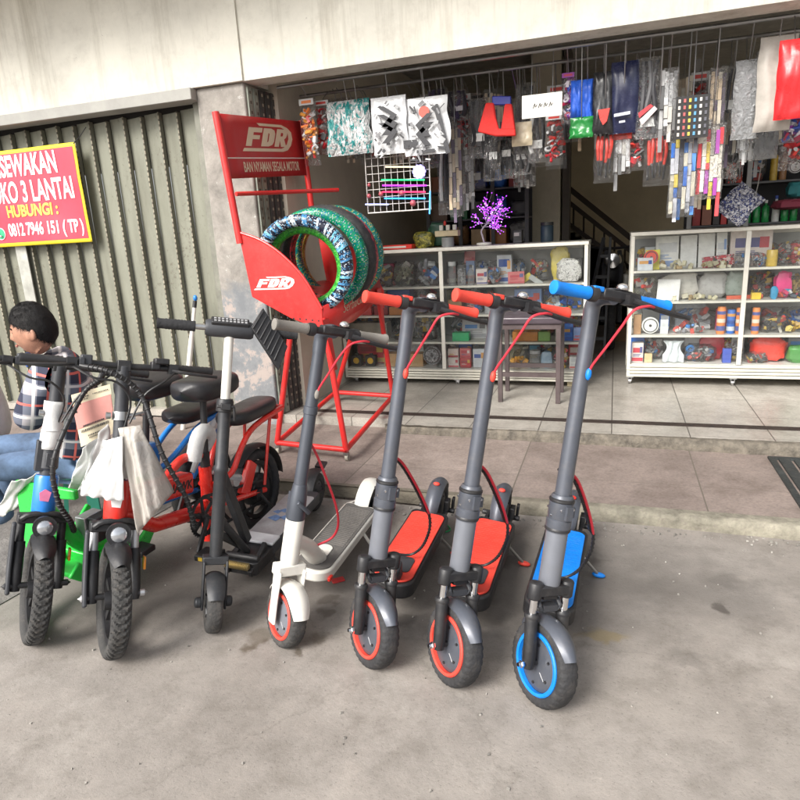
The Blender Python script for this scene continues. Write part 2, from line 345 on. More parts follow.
def tile_mat(name, base, lo, hi, x0, dx, y0, dy, gw, grout, rough, rowdash=False, stain=.4, stains=(.1, .08, .07)):
    mt, nt, b, out = nodes_of(name); L = nt.links.new
    tc = N(nt, 'ShaderNodeTexCoord'); O = tc.outputs['Object']; sp = N(nt, 'ShaderNodeSeparateXYZ'); L(O, sp.inputs[0])
    def line(sock, o0, d, wd):
        a = N(nt, 'ShaderNodeMath', operation='SUBTRACT'); L(sock, a.inputs[0]); a.inputs[1].default_value = o0 - 20 * d
        q = N(nt, 'ShaderNodeMath', operation='PINGPONG'); L(a.outputs[0], q.inputs[0]); q.inputs[1].default_value = d / 2
        r = N(nt, 'ShaderNodeMath', operation='LESS_THAN'); L(q.outputs[0], r.inputs[0]); r.inputs[1].default_value = wd
        fl = N(nt, 'ShaderNodeMath', operation='DIVIDE'); L(a.outputs[0], fl.inputs[0]); fl.inputs[1].default_value = d
        f2 = N(nt, 'ShaderNodeMath', operation='FLOOR'); L(fl.outputs[0], f2.inputs[0]); return r.outputs[0], f2.outputs[0]
    lx, ix = line(sp.outputs[0], x0, dx, gw); ly, iy = line(sp.outputs[1], y0, dy, gw * .8)
    cb = N(nt, 'ShaderNodeCombineXYZ'); L(ix, cb.inputs[0]); L(iy, cb.inputs[1])
    wn = N(nt, 'ShaderNodeTexWhiteNoise'); wn.noise_dimensions = '2D'; L(cb.outputs[0], wn.inputs['Vector'])
    rt = ramp(nt, [(0, lo), (1, hi)]); L(wn.outputs['Value'], rt.inputs['Fac'])
    n1 = N(nt, 'ShaderNodeTexNoise', i_Scale=4.0, i_Detail=10.0, i_Roughness=.75); L(O, n1.inputs['Vector'])
    r1 = ramp(nt, [(.32, (.62, .6, .58)), (.55, (1, 1, 1)), (.75, (1.2, 1.18, 1.16))]); L(n1.outputs['Fac'], r1.inputs['Fac'])
    c = mix(nt, 1.0, rt.outputs['Color'], r1.outputs['Color'], 'MULTIPLY')
    n2 = N(nt, 'ShaderNodeTexNoise', i_Scale=1.6, i_Detail=9.0, i_Roughness=.8, i_Distortion=.8); L(O, n2.inputs['Vector'])
    r2 = ramp(nt, [(.5, (0, 0, 0)), (.75, (stain, stain, stain))]); L(n2.outputs['Fac'], r2.inputs['Fac'])
    c = mix(nt, r2.outputs['Color'], c, stains)
    n3 = N(nt, 'ShaderNodeTexNoise', i_Scale=80.0, i_Detail=3.0); L(O, n3.inputs['Vector'])
    r3 = ramp(nt, [(.3, (.75, .75, .75)), (.5, (1, 1, 1)), (.72, (1.15, 1.15, 1.15))]); L(n3.outputs['Fac'], r3.inputs['Fac'])
    c = mix(nt, .7, c, r3.outputs['Color'], 'MULTIPLY')
    n4 = N(nt, 'ShaderNodeTexNoise', i_Scale=9.0, i_Detail=4.0); L(O, n4.inputs['Vector'])   # grout that comes and goes
    r4 = ramp(nt, [(.42, (.12, .12, .12)), (.6, (1, 1, 1))]); L(n4.outputs['Fac'], r4.inputs['Fac'])
    mx = N(nt, 'ShaderNodeMath', operation='MAXIMUM'); L(lx, mx.inputs[0])
    if rowdash:
        ml = N(nt, 'ShaderNodeMath', operation='MULTIPLY'); L(ly, ml.inputs[0]); L(r4.outputs['Color'], ml.inputs[1]); L(ml.outputs[0], mx.inputs[1])
    else:
        ml = N(nt, 'ShaderNodeMath', operation='MULTIPLY'); L(ly, ml.inputs[0]); ml.inputs[1].default_value = .6; L(ml.outputs[0], mx.inputs[1])
    c = mix(nt, mx.outputs[0], c, grout)
    L(c, b.inputs['Base Color'])
    rr = N(nt, 'ShaderNodeMapRange', i_To_Min=rough * .8, i_To_Max=min(1, rough * 1.4)); L(n1.outputs['Fac'], rr.inputs['Value']); L(rr.outputs[0], b.inputs['Roughness'])
    hh = N(nt, 'ShaderNodeMath', operation='SUBTRACT'); L(n3.outputs['Fac'], hh.inputs[0]); L(mx.outputs[0], hh.inputs[1])
    bp = N(nt, 'ShaderNodeBump', i_Strength=.2, i_Distance=.006); L(hh.outputs[0], bp.inputs['Height']); L(bp.outputs['Normal'], b.inputs['Normal'])
    return mt
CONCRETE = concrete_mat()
PAVE = tile_mat('red brown paving', None, (.23, .185, .163), (.285, .232, .205), .437, .897, 3.235, .56, .0035, (.13, .11, .09), .8, stain=.45, stains=(.115, .098, .085))
SHOPTILE = tile_mat('shop floor tiles', None, (.36, .337, .3), (.43, .403, .36), .014, .4345, 4.295, .43, .0032, (.09, .08, .07), .3, rowdash=True, stain=.3, stains=(.3, .265, .22))
def kerb_mat():
    mt = mat('mossy kerb concrete', (.22, .205, .16), .9, var=.5, vs=11, bump=.6, bs=60, dirt=.9); nt = mt.node_tree; b = nt.nodes['Principled BSDF']
    src = b.inputs['Base Color'].links[0].from_socket
    tc = N(nt, 'ShaderNodeTexCoord'); sp = N(nt, 'ShaderNodeSeparateXYZ'); nt.links.new(tc.outputs['Object'], sp.inputs[0])
    n1 = N(nt, 'ShaderNodeTexNoise', i_Scale=3.0, i_Detail=8.0, i_Roughness=.7); nt.links.new(tc.outputs['Object'], n1.inputs['Vector'])
    ad = N(nt, 'ShaderNodeMath', operation='MULTIPLY_ADD'); nt.links.new(n1.outputs['Fac'], ad.inputs[0]); ad.inputs[1].default_value = 1.6; nt.links.new(sp.outputs[0], ad.inputs[2])
    mr = N(nt, 'ShaderNodeMapRange', i_From_Min=.2, i_From_Max=.75, i_To_Min=.8, i_To_Max=.05); nt.links.new(ad.outputs[0], mr.inputs['Value'])
    nt.links.new(mix(nt, mr.outputs[0], src, (.135, .115, .088)), b.inputs['Base Color']); return mt
KERB = kerb_mat()
STEP = mat('rough step mortar', (.135, .118, .094), .92, var=.5, vs=16, bump=.9, bs=50, dirt=.5)

# ground sheet, rising nowhere: forecourt and street beyond, to the horizon
g = MB(); g.add([(-150, -150, 0), (150, -150, 0), (150, 2.86, 0), (-150, 2.86, 0)], [(0, 1, 2, 3)])
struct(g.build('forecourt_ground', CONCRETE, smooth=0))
def rough_ledge(name, ya, yb, z0, z1, mt, amp=.012, n=150, xa=-6.5, xb=4.5, slope=0.0):
    """A kerb-like ledge whose front face and edge are chipped."""
    b = MB()
    def fn(u, v):
        x = xa + (xb - xa) * u
        prof = [(ya, z0 - .01), (ya, z0 + (z1 - z0) * .5), (ya + .004, z1 - .012), (ya + .016, z1), ((ya + yb) / 2, z1 + .001), (yb, z1)]
        y, z = prof[int(round(v * 5))]
        k = noise.noise(Vector((x * 7, y * 9, 1.3))) + .6 * noise.noise(Vector((x * 21, z * 40, 4.1)))
        if v < .7: y += amp * k + slope * x
        z += (amp * .45 * noise.noise(Vector((x * 13, y * 11, 7.7)))) * (v > .2 and v < .9)
        return Vector((x, y, z))
    b.grid(fn, n, 6); return struct(b.build(name, mt, smooth=50))
rough_ledge('kerb', 2.865, 2.935, 0, .06, KERB, amp=.007, slope=-.035)
g = MB(); g.span((-6.5, 2.93, -.1), (-1.42, 3.945, .058)); g.span((-1.42, 2.93, -.1), (4.5, 3.82, .058)); struct(g.build('pavement', PAVE, smooth=0))
rough_ledge('shop_step', 3.785, 3.845, .058, .119, STEP, amp=.012, xa=-1.43, slope=-.03)
g = MB(); g.span((-1.415, 3.835, -.1), (4.5, 3.95, .0)); g.span((-6, 3.95, -.1), (4.5, 10, .0)); g.v = [Vector((v.x, v.y, v.z + .12)) for v in g.v]
struct(g.build('shop_floor', SHOPTILE, smooth=0))
g = MB(); g.span((-6.5, 3.86, -.1), (-2.3, 4.06, .052)); struct(g.build('shutter_threshold', STEP, smooth=0))
RAILM = mat('rusty rail', (.04, .028, .023), .7, .3, var=.5, vs=25, bump=.3)
g = MB(); g.span((-2.15, 4.045, .1), (4.5, 4.085, .124)); g.span((-2.15, 4.098, .1), (4.5, 4.112, .1235)); struct(g.build('gate_rail', RAILM))
# steel drain grate let into the pavement at the right
gr = thing('drain_grate', 'dark grey steel drain grate let into the pavement at the right edge', 'grate', (1.25, 3.3, .06))
GRM = mat('grate steel', (.055, .06, .06), .6, .5, var=.3, bump=.2, dirt=.3)
g = MB(); g.span((.825, 3.0, .05), (1.85, 3.03, .07)); g.span((.825, 3.69, .05), (1.85, 3.72, .07)); g.span((.825, 3.03, .05), (.855, 3.69, .07)); g.span((1.82, 3.03, .05), (1.85, 3.69, .07))
g.build('frame', GRM, gr, loc=None); gr.children
g2 = MB()
for i in range(13): g2.span((.872 + i * .07, 3.03, .05), (.925 + i * .07, 3.69, .0685))
g2.each('bar', GRM, gr)
for c in kids(gr): c.location = -Vector(gr.location)
# dark concrete slab beside the forecourt at the far left
SLAB = mat('dark slab', (.16, .15, .14), .9, var=.4, vs=6, bump=.5, dirt=.3)
g = MB(); g.add([(-2.29, 1.60, .004), (-2.20, 2.82, .004), (-6.5, 2.82, .004), (-6.5, 1.2, .004)], [(0, 1, 2, 3)]); struct(g.build('drain_slab', SLAB, smooth=0))

# ------------------------------------------------------------------ the shop building
CREAM = mat('cream paint', (.54, .5, .415), .8, var=.08, vs=3, bump=.12, bs=30, dirt=.12)
def lintel_mat():
    mt = mat('off white lintel paint', (.62, .6, .53), .85, var=.12, vs=2.0, bump=.2, bs=24, dirt=.22); nt = mt.node_tree; L = nt.links.new; b = nt.nodes['Principled BSDF']
    src = b.inputs['Base Color'].links[0].from_socket; tc = N(nt, 'ShaderNodeTexCoord'); mp = N(nt, 'ShaderNodeMapping'); mp.inputs['Scale'].default_value = (5, 5, .35); L(tc.outputs['Object'], mp.inputs['Vector'])
    n1 = N(nt, 'ShaderNodeTexNoise', i_Scale=1.4, i_Detail=8.0, i_Roughness=.75); L(mp.outputs[0], n1.inputs['Vector'])
    r1 = ramp(nt, [(.5, (0, 0, 0)), (.72, (.6, .6, .6))]); L(n1.outputs['Fac'], r1.inputs['Fac']); c = mix(nt, r1.outputs['Color'], src, (.30, .275, .22))
    n2 = N(nt, 'ShaderNodeTexNoise', i_Scale=4.5, i_Detail=10.0, i_Roughness=.85); L(tc.outputs['Object'], n2.inputs['Vector'])
    r2 = ramp(nt, [(.64, (0, 0, 0)), (.665, (.85, .85, .85))]); L(n2.outputs['Fac'], r2.inputs['Fac']); c = mix(nt, r2.outputs['Color'], c, (.36, .34, .3))
    L(c, b.inputs['Base Color']); return mt
LINTEL = lintel_mat()
BEAM = mat('grey beam paint', (.34, .335, .31), .7, var=.12, vs=5, dirt=.12)
def pillar_mat():
    mt, nt, b, out = nodes_of('stained pillar plaster'); L = nt.links.new
    tc = N(nt, 'ShaderNodeTexCoord'); O = tc.outputs['Object']; sp = N(nt, 'ShaderNodeSeparateXYZ'); L(O, sp.inputs[0])
    n1 = N(nt, 'ShaderNodeTexNoise', i_Scale=5.0, i_Detail=10.0, i_Roughness=.75, i_Distortion=.3); L(O, n1.inputs['Vector'])
    up = ramp(nt, [(.3, (.15, .14, .125)), (.5, (.27, .25, .225)), (.7, (.40, .37, .33))]); L(n1.outputs['Fac'], up.inputs['Fac'])
    n2 = N(nt, 'ShaderNodeTexNoise', i_Scale=2.6, i_Detail=10.0, i_Roughness=.75, i_Distortion=.2); L(O, n2.inputs['Vector'])
    lowc = ramp(nt, [(.40, (.17, .18, .19)), (.5, (.22, .228, .235)), (.53, (.37, .315, .285)), (.7, (.41, .355, .325))], 'LINEAR'); L(n2.outputs['Fac'], lowc.inputs['Fac'])
    ad = N(nt, 'ShaderNodeMath', operation='MULTIPLY_ADD'); L(n2.outputs['Fac'], ad.inputs[0]); ad.inputs[1].default_value = .7; L(sp.outputs[2], ad.inputs[2])
    st = N(nt, 'ShaderNodeMapRange', i_From_Min=1.30, i_From_Max=1.42); L(ad.outputs[0], st.inputs['Value'])
    c = mix(nt, st.outputs[0], lowc.outputs['Color'], up.outputs['Color'])
    # torn paper left on the upper half
    vo = N(nt, 'ShaderNodeTexNoise', i_Scale=11.0, i_Detail=8.0, i_Roughness=.9); L(O, vo.inputs['Vector'])
    pr = ramp(nt, [(.6, (0, 0, 0)), (.63, (1, 1, 1))]); L(vo.outputs['Fac'], pr.inputs['Fac'])
    mm = N(nt, 'ShaderNodeMath', operation='MULTIPLY'); L(pr.outputs['Color'], mm.inputs[0]); L(st.outputs[0], mm.inputs[1])
    c = mix(nt, mm.outputs[0], c, (.5, .49, .46)); L(c, b.inputs['Base Color']); b.inputs['Roughness'].default_value = .85
    bp = N(nt, 'ShaderNodeBump', i_Strength=.4, i_Distance=.01); L(n1.outputs['Fac'], bp.inputs['Height']); L(bp.outputs['Normal'], b.inputs['Normal'])
    return mt
bld = thing('shop_building', 'shophouse front with off white lintel, stained pillar and dark open shop room', 'building')
W = MB(); W.span((-6.5, 3.87, 2.335), (-2.26, 4.2, 3.25)); W.span((-2.26, 3.885, 2.335), (5.0, 4.06, 3.25)); W.build('lintel', LINTEL, bld)
W = MB(); W.span((-6.5, 3.84, 2.262), (-2.63, 3.98, 2.333)); W.build('beam', BEAM, bld, bevel=.004)
W = MB(); W.span((-2.632, 3.90, .02), (-2.275, 4.2, 2.333)); W.build('pillar', pillar_mat(), bld, bevel=.012)
W = MB(); W.span((-2.45, 4.203, .1), (-2.2, 5.6, 3.0)); W.build('side_wall', CREAM, bld)
W = MB(); W.span((-2.45, 5.6, .1), (-2.203, 9.2, 3.0)); W.build('inner_wall', CREAM, bld)
BACKW = mat('dim back wall paint', (.66, .58, .42), .85, var=.08, vs=2, dirt=.15)
W = MB(); W.span((-2.45, 9.2, .1), (4.6, 9.3, 3.4)); W.build('back_wall', BACKW, bld)
W = MB(); W.span((4.5, 4.062, .1), (4.6, 9.2, 3.4)); W.build('right_wall', CREAM, bld)
W = MB(); W.span((-6.5, 4.062, 3.0), (4.5, 9.2, 3.1)); W.build('ceiling', mat('ceiling board', (.5, .48, .44), .9), bld)
W = MB(); W.span((-7.5, 3.0, 3.252), (6, 4.06, 3.4)); W.build('added_shade_slab', LINTEL, bld)  # unseen overhang, added to shape the light falling on the shop front
W = MB(); W.span((-7.5, 3.5, 3.4), (6, 9.3, 7.5)); W.build('upper_storey', LINTEL, bld)
# inner column and the stair behind it
W = MB(); p0 = at(531, 200, 7.0); p1 = at(560, 200, 7.0); W.span((p0.x, 7.0, .12), (p1.x, 7.35, 3.0)); W.build('inner_column', mat('column paint', (.6, .55, .43), .8, var=.08, dirt=.1), bld, bevel=.01)
W = MB(); p1 = at(562, 200, 7.0); p2 = at(569, 200, 7.0); W.span((p1.x, 7.05, .12), (p2.x, 7.3, 3.0)); W.build('door_frame', mat('dark door frame', (.1, .085, .07), .6), bld)
STAIRM = mat('dark stair rail', (.05, .035, .026), .6, .2, var=.3)
stair = thing('stair_railing', 'dark brown handrail with thin balusters sloping down inside the shop', 'railing')
a0 = at(566, 186, 8.2); a1 = at(668, 268, 8.2); b0 = at(566, 200, 8.2); b1 = at(652, 268, 8.2); c0 = at(566, 222, 8.2); c1 = at(630, 268, 8.2)
W = MB(); W.beam(a0, a1, .05, .06); W.beam(b0, b1, .04, .05); W.build('handrail', STAIRM, stair)
W = MB(); W.beam(c0, c1, .05, .05); W.build('string', STAIRM, stair)
W = MB()
for i in range(8):
    t = .09 + i * .12; p = b0.lerp(b1, t); q = c0.lerp(c1, min(1, t * (b1.x - b0.x) / (c1.x - c0.x))); W.tube([p, (p.x, p.y, max(.15, q.z if t < .8 else p.z - .35))], .012, 6)
W.each('baluster', STAIRM, stair)
W = MB()
nst = 11
for i in range(nst):
    q = c0.lerp(c1, (i + .5) / nst); W.span((q.x - .08, 8.22, .12), (q.x + .08, 9.15, q.z - .05))
W.build('flight', mat('stair concrete', (.36, .32, .24), .9, dirt=.3), stair)

# ------------------------------------------------------------------ folding shutter
def shutter_mat():
    mt, nt, b, out = nodes_of('olive grey shutter paint'); L = nt.links.new
    tc = N(nt, 'ShaderNodeTexCoord'); O = tc.outputs['Object']
    mp = N(nt, 'ShaderNodeMapping'); mp.inputs['Scale'].default_value = (3, 3, .7); L(O, mp.inputs['Vector'])
    n1 = N(nt, 'ShaderNodeTexNoise', i_Scale=1.6, i_Detail=9.0, i_Roughness=.7); L(mp.outputs[0], n1.inputs['Vector'])
    r1 = ramp(nt, [(.3, (.16, .158, .122)), (.5, (.222, .224, .178)), (.72, (.27, .275, .222))]); L(n1.outputs['Fac'], r1.inputs['Fac'])
    n2 = N(nt, 'ShaderNodeTexNoise', i_Scale=38.0, i_Detail=6.0, i_Roughness=.7); L(O, n2.inputs['Vector'])
    n3 = N(nt, 'ShaderNodeTexNoise', i_Scale=2.2, i_Detail=4.0); L(O, n3.inputs['Vector'])
    ad = N(nt, 'ShaderNodeMath', operation='MULTIPLY_ADD'); L(n3.outputs['Fac'], ad.inputs[0]); ad.inputs[1].default_value = .45; L(n2.outputs['Fac'], ad.inputs[2])
    r2 = ramp(nt, [(.83, (0, 0, 0)), (.92, (.5, .5, .5))]); L(ad.outputs[0], r2.inputs['Fac'])
    c = mix(nt, r2.outputs['Color'], r1.outputs['Color'], (.085, .06, .04)); L(c, b.inputs['Base Color'])
    b.inputs['Roughness'].default_value = .55; b.inputs['Metallic'].default_value = .15
    bp = N(nt, 'ShaderNodeBump', i_Strength=.12, i_Distance=.01); L(n1.outputs['Fac'], bp.inputs['Height']); L(bp.outputs['Normal'], b.inputs['Normal'])
    return mt
SHUT = shutter_mat(); SHUTF = mat('shutter frame', (.2, .2, .165), .6, .2, var=.25, vs=12, dirt=.5)
def dashed(name, a, c, per, frac):
    mt, nt, b, out = nodes_of(name); L = nt.links.new; tc = N(nt, 'ShaderNodeTexCoord'); sp = N(nt, 'ShaderNodeSeparateXYZ'); L(tc.outputs['Object'], sp.inputs[0])
    q = N(nt, 'ShaderNodeMath', operation='PINGPONG'); L(sp.outputs[2], q.inputs[0]); q.inputs[1].default_value = per / 2
    lt = N(nt, 'ShaderNodeMath', operation='LESS_THAN'); L(q.outputs[0], lt.inputs[0]); lt.inputs[1].default_value = per / 2 * frac
    n1 = N(nt, 'ShaderNodeTexNoise', i_Scale=9.0, i_Detail=5.0); L(tc.outputs['Object'], n1.inputs['Vector']); r1 = ramp(nt, [(.35, tuple(x * .6 for x in a)), (.65, tuple(x * 1.2 for x in a))]); L(n1.outputs['Fac'], r1.inputs['Fac'])
    L(mix(nt, lt.outputs[0], r1.outputs['Color'], c), b.inputs['Base Color']); b.inputs['Roughness'].default_value = .7; return mt
SEAM = dashed('hinge lattice', (.30, .275, .205), (.09, .078, .056), .036, .42); RIVD = dashed('riveted dark leaf', (.085, .085, .08), (.34, .31, .24), .06, .3); RIVP = dashed('riveted pale leaf', (.27, .30, .25), (.1, .09, .07), .06, .3); SEAMD = mat('seam shadow gap', (.10, .088, .065), .8)
sh = thing('folding_shutter', 'closed olive grey folding steel shutter of tall narrow leaves beside the pillar', 'shutter')
xr = -2.71; pw = .15
for i in range(27):
    x1 = xr - i * pw; x0 = x1 - pw
    b = MB()
    n = 9
    pts = [(x0 + pw * t / (n - 1), 4.028 - .034 * (t / (n - 1)) + .004 * math.sin(3.1 * t / (n - 1)), ) for t in range(n)]
    # one leaf: a plate leaning forward on its right edge, folded back sharply
    top = 2.245 - (.012 if i % 2 else 0)
    vs = [(p[0], p[1], .06) for p in pts] + [(x1 - .004, 4.028, .06)] + [(p[0], p[1], top) for p in pts] + [(x1 - .004, 4.028, top)]
    m_ = n + 1; fs = [(k, k + 1, m_ + k + 1, m_ + k) for k in range(m_ - 1)]
    b.add(vs, fs); lf = b.build('leaf', SHUT, sh, smooth=25)
    # riveted hinge seam on the forward edge
    b = MB(); z = .08
    b.span((x1 - .010, 3.987, .06), (x1 - .001, 3.992, top))
    b.build('seam', SEAM, lf)
b = MB(); b.span((-2.70, 3.945, .05), (-2.634, 4.03, 2.262)); b.build('side_channel', SHUTF, sh, bevel=.004)
b = MB(); b.span((-6.3, 3.95, .048), (-2.705, 4.045, .066)); b.build('bottom_track', SHUTF, sh)
b = MB(); b.span((-7.2, 4.045, 1.9), (-2.71, 4.085, 2.36)); b.build('gap_shade_board', mat('painted recess shade', (.03, .028, .025), .9), sh)  # near-black board, its colour stands in for shade behind the leaf tops
# the lock post between two runs of leaves
b = MB(); xp = at(27, 280, 3.97).x
b.span((xp - .055, 3.966, .06), (xp + .055, 3.976, 2.05)); b.build('lock_post', mat('galvanised post', (.42, .42, .38), .5, .4, var=.2, dirt=.3), sh, bevel=.003)

# ------------------------------------------------------------------ bunched folding gate beside the pillar
fg = thing('folding_gate', 'dark folding gate bunched open against the wall behind the pillar', 'gate')
GATEM = mat('dark gate leaf', (.085, .085, .08), .6, .3, var=.3, vs=10, dirt=.35); GPALE = mat('pale gate leaf', (.27, .3, .25), .6, .1, var=.25, dirt=.35)
for k in range(7):
    x = -2.262 + .008 * k; y = 4.21 + .022 * (k % 2)
    yy = 3.925 + .062 * k
    b = MB(); b.span((x - .03, yy, .125), (x, yy + .008, 2.31)); b.span((x - .006, yy + .009, .125), (x, yy + .052, 2.31))
    lf = b.build('leaf', GPALE if k in (0, 1) else GATEM, fg)
    b = MB(); b.span((x + .0005, yy + .018, .13), (x + .003, yy + .034, 2.3)); b.build('rivet_strip', RIVP if k in (0, 1) else RIVD, lf)

# grit and crumbs swept along the kerb and over the forecourt
b = MB(); rr = random.Random(21)
for k in range(420):
    if k < 220: x, y = rr.uniform(-2.2, 1.3), 2.84 - abs(rr.gauss(0, .05)) - .01 - .03 * 0
    else: x, y = rr.uniform(-2.6, 1.1), rr.uniform(.75, 2.7)
    s_ = rr.uniform(.0015, .0045) * (1.4 if k < 220 else 1); b.box((x, y, s_ * .6), (s_ * 2, s_ * 1.6, s_ * 1.4), Matrix.Rotation(rr.uniform(0, 6), 3, Vector((rr.random(), rr.random(), rr.random() + .1)).normalized()), top=rr.uniform(.4, .9))
o = b.build('grit', mat('grit', (.26, .245, .22), .9, var=.6, vs=3), None, smooth=0, loc=(-.5, 2, 0)); tag(o, 'scattered grit and crumbs of mortar on the forecourt along the kerb', 'grit', kind='stuff')
# ------------------------------------------------------------------ banner on the shutter
BANRED = mat('banner red vinyl', (.70, .055, .09), .45, var=.16, vs=4)
BANYEL = mat('banner yellow', (.82, .66, .03), .5, var=.04); BANWHT = mat('banner white ink', (.82, .8, .82), .5, var=.04)
BANORG = mat('banner yellow ink', (.82, .6, .1), .5, var=.04); BANGRN = mat('banner green ink', (.04, .42, .2), .5)
tr_ = at(74, 137, 3.92); br_ = at(91, 240, 3.92); bl_ = at(0, 249, 3.92); tl_ = at(0, 156, 3.92)
bx1 = (tr_.x + br_.x) / 2; bz1 = (tr_.z + tl_.z) / 2; bz0 = (br_.z + bl_.z) / 2; BWID = 1.43; bx0 = bx1 - BWID
ban = thing('rental_banner', 'red vinyl banner with yellow edge and white rental notice on the shutter', 'banner', ((bx0 + bx1) / 2, 3.92, bz0))
BH = bz1 - bz0
def wav(x, z): return -.010 * math.sin(x * 7.3 + z * 3) * (.4 + .6 * math.sin(z * 5 + 1)) - .006 * noise.noise(Vector((x * 4, z * 5, 2)))
def bsheet(x0, z0, x1, z1, mtl, name, parent, off, nu=60, nv=40):
    b = MB(); b.grid(lambda u, v: Vector((x0 + (x1 - x0) * u, wav(x0 + (x1 - x0) * u, z0 + (z1 - z0) * v) - off, z0 + (z1 - z0) * v)), nu, nv)
    return b.build(name, mtl, parent, smooth=60, solid=.0012 if off == 0 else 0)
bsheet(-BWID / 2, 0, BWID / 2, BH, BANYEL, 'border', ban, 0)
pan = bsheet(-BWID / 2 + .03, .028, BWID / 2 - .026, BH - .026, BANRED, 'panel', ban, .003)
def bantext(s, px0, px1, pyc, h, mtl, bold=.03):
    # lettering lies on the banner: its place is read off the banner plane
    a = at(px0, pyc, 3.92); c = at(px1, pyc, 3.92)
    z = (a.z + c.z) / 2 - bz0; xc = (a.x + c.x) / 2 - ban.location.x
    o = text(s, mtl, ban, frame((xc, -.006, z), (1, 0, 0), (0, 0, 1)), width=abs(c.x - a.x), height=h, bold=bold)
    for v in o.data.vertices: v.co.y += wav(v.co.x, v.co.z)
    return o
ah = BH
bantext('DISEWAKAN', -11, 57, 165, .158, BANWHT, .03)
bantext('RUKO 3 LANTAI', -13, 74, 191, .158, BANWHT, .025)
bantext('HUBUNGI :', 8, 58, 210, .09, BANORG, .035)
bantext('0812 7946 151 ( TP )', 9, 84, 229.5, .126, BANWHT, .03)
b = MB(); c0 = at(1, 234, 3.92); cx = c0.x - ban.location.x; cz = c0.z - bz0
b.lathe([(0, 0), (.046, 0), (.046, .003), (0, .003)], 28, 'y', (cx, -.010 + wav(cx, cz), cz)); b.build('phone_badge', BANWHT, ban)
b = MB(); b.lathe([(0, 0), (.040, 0), (.040, .003), (0, .003)], 28, 'y', (cx, -.0125 + wav(cx, cz), cz)); gbad = b.build('badge_field', BANGRN, ban)
b = MB(); b.tube(bez([(cx - .016, -.014, cz + .017), (cx - .016, -.0145, cz - .004), (cx + .002, -.0145, cz - .017), (cx + .017, -.014, cz - .016)], 12), [.007] * 3 + [.0045] * 7 + [.007] * 3, 8); b.build('handset', BANWHT, ban)
for c in kids(ban):
    pass
CORD = mat('thin black cord', (.02, .02, .02), .7)
b = MB(); q = Vector((BWID / 2 - .01, -.003, BH - .01)); q2 = at(86, 127, 3.94) - ban.location
b.tube(bez([q, (q + q2) / 2 + Vector((0, 0, -.006)), q2], 10), .003, 6); b.build('tie_cord', CORD, ban)
# ------------------------------------------------------------------ kick scooters
PALEMARK = mat('pale mark', (.5, .5, .5), .5)
def tyre_mesh(b, r, w, tw, nu=168, nv=16, tread=.002, notch=0.0, chev=0):
    """Closed tyre ring round the x axis: outer radius r, width w, wall height tw; tread grooves cut as shape."""
    def fn(u, v):
        a = 2 * PI * u; t = 2 * PI * v
        cx = math.copysign(abs(math.cos(t)) ** .75, math.cos(t)) * w / 2
        cr = math.copysign(abs(math.sin(t)) ** .75, math.sin(t)) * tw / 2
        rr = r - tw / 2 + cr
        if cr > tw * .2:
            k = math.sin(a * nu / 5 + abs(cx) / w * 9)
            rr -= tread * (k > .25) * (1 - .4 * abs(cx) / (w / 2))
            if chev:
                k = math.sin(a * chev + abs(cx) / w * 14); rr -= .0055 * max(0, min(1, (k - .1) * 2.2)) * (abs(cx) > w * .04)
            if notch and abs(cx) > w * .3 and math.sin(a * nu / 5) > .1: rr -= notch
        return Vector((cx, math.cos(a) * rr, math.sin(a) * rr))
    b.grid(fn, nu, nv, cu=True, cv=True)
def steer_matrix(r, rake, phi, fwd_off=0.03):
    u = Vector((0, math.sin(R(rake)), math.cos(R(rake)))); p = Vector((0, fwd_off, r))
    S = Matrix.Translation(p) @ Matrix.Rotation(R(phi), 4, u) @ Matrix.Translation(-p)
    # frame whose z runs up the steering axis
    A = Matrix.Translation(p) @ Matrix.Rotation(-R(rake), 4, 'X')
    return S, S @ A
def arc_fender(b, r, w, a0, a1, n=18, th=.003, crown=.012, taper=0.0, m=7):
    """Curved mudguard round the x axis; angles from straight up towards the rear (+y)."""
    def fn(u, v, d=0):
        a = a0 + (a1 - a0) * u; s = (v - .5) * 2; ww = w * (1 - taper * abs(2 * u - 1) ** 3)
        rr = r + d - crown * s * s
        return Vector((s * ww / 2, math.sin(a) * rr, math.cos(a) * rr))
    b.grid(lambda u, v: fn(u, v), n, m); b.grid(lambda u, v: fn(u, v, th), n, m)
    for e in (0, 1):
        b.grid(lambda u, v: fn(u, e, th * v), n, 2); b.grid(lambda u, v: fn(e, v, th * u), 2, m)
def deck_outline(y0, y1, w, rf=.06, rb=.03, n=6):
    pts = []
    for cx, cy, a0, r in ((w / 2 - rf, y0 + rf, -90, rf), (w / 2 - rb, y1 - rb, 0, rb), (-w / 2 + rb, y1 - rb, 90, rb), (-w / 2 + rf, y0 + rf, 180, rf)):
        for k in range(n + 1):
            a = R(a0 + 90 * k / n); pts.append((cx + r * math.cos(a), cy + r * math.sin(a)))
    return pts
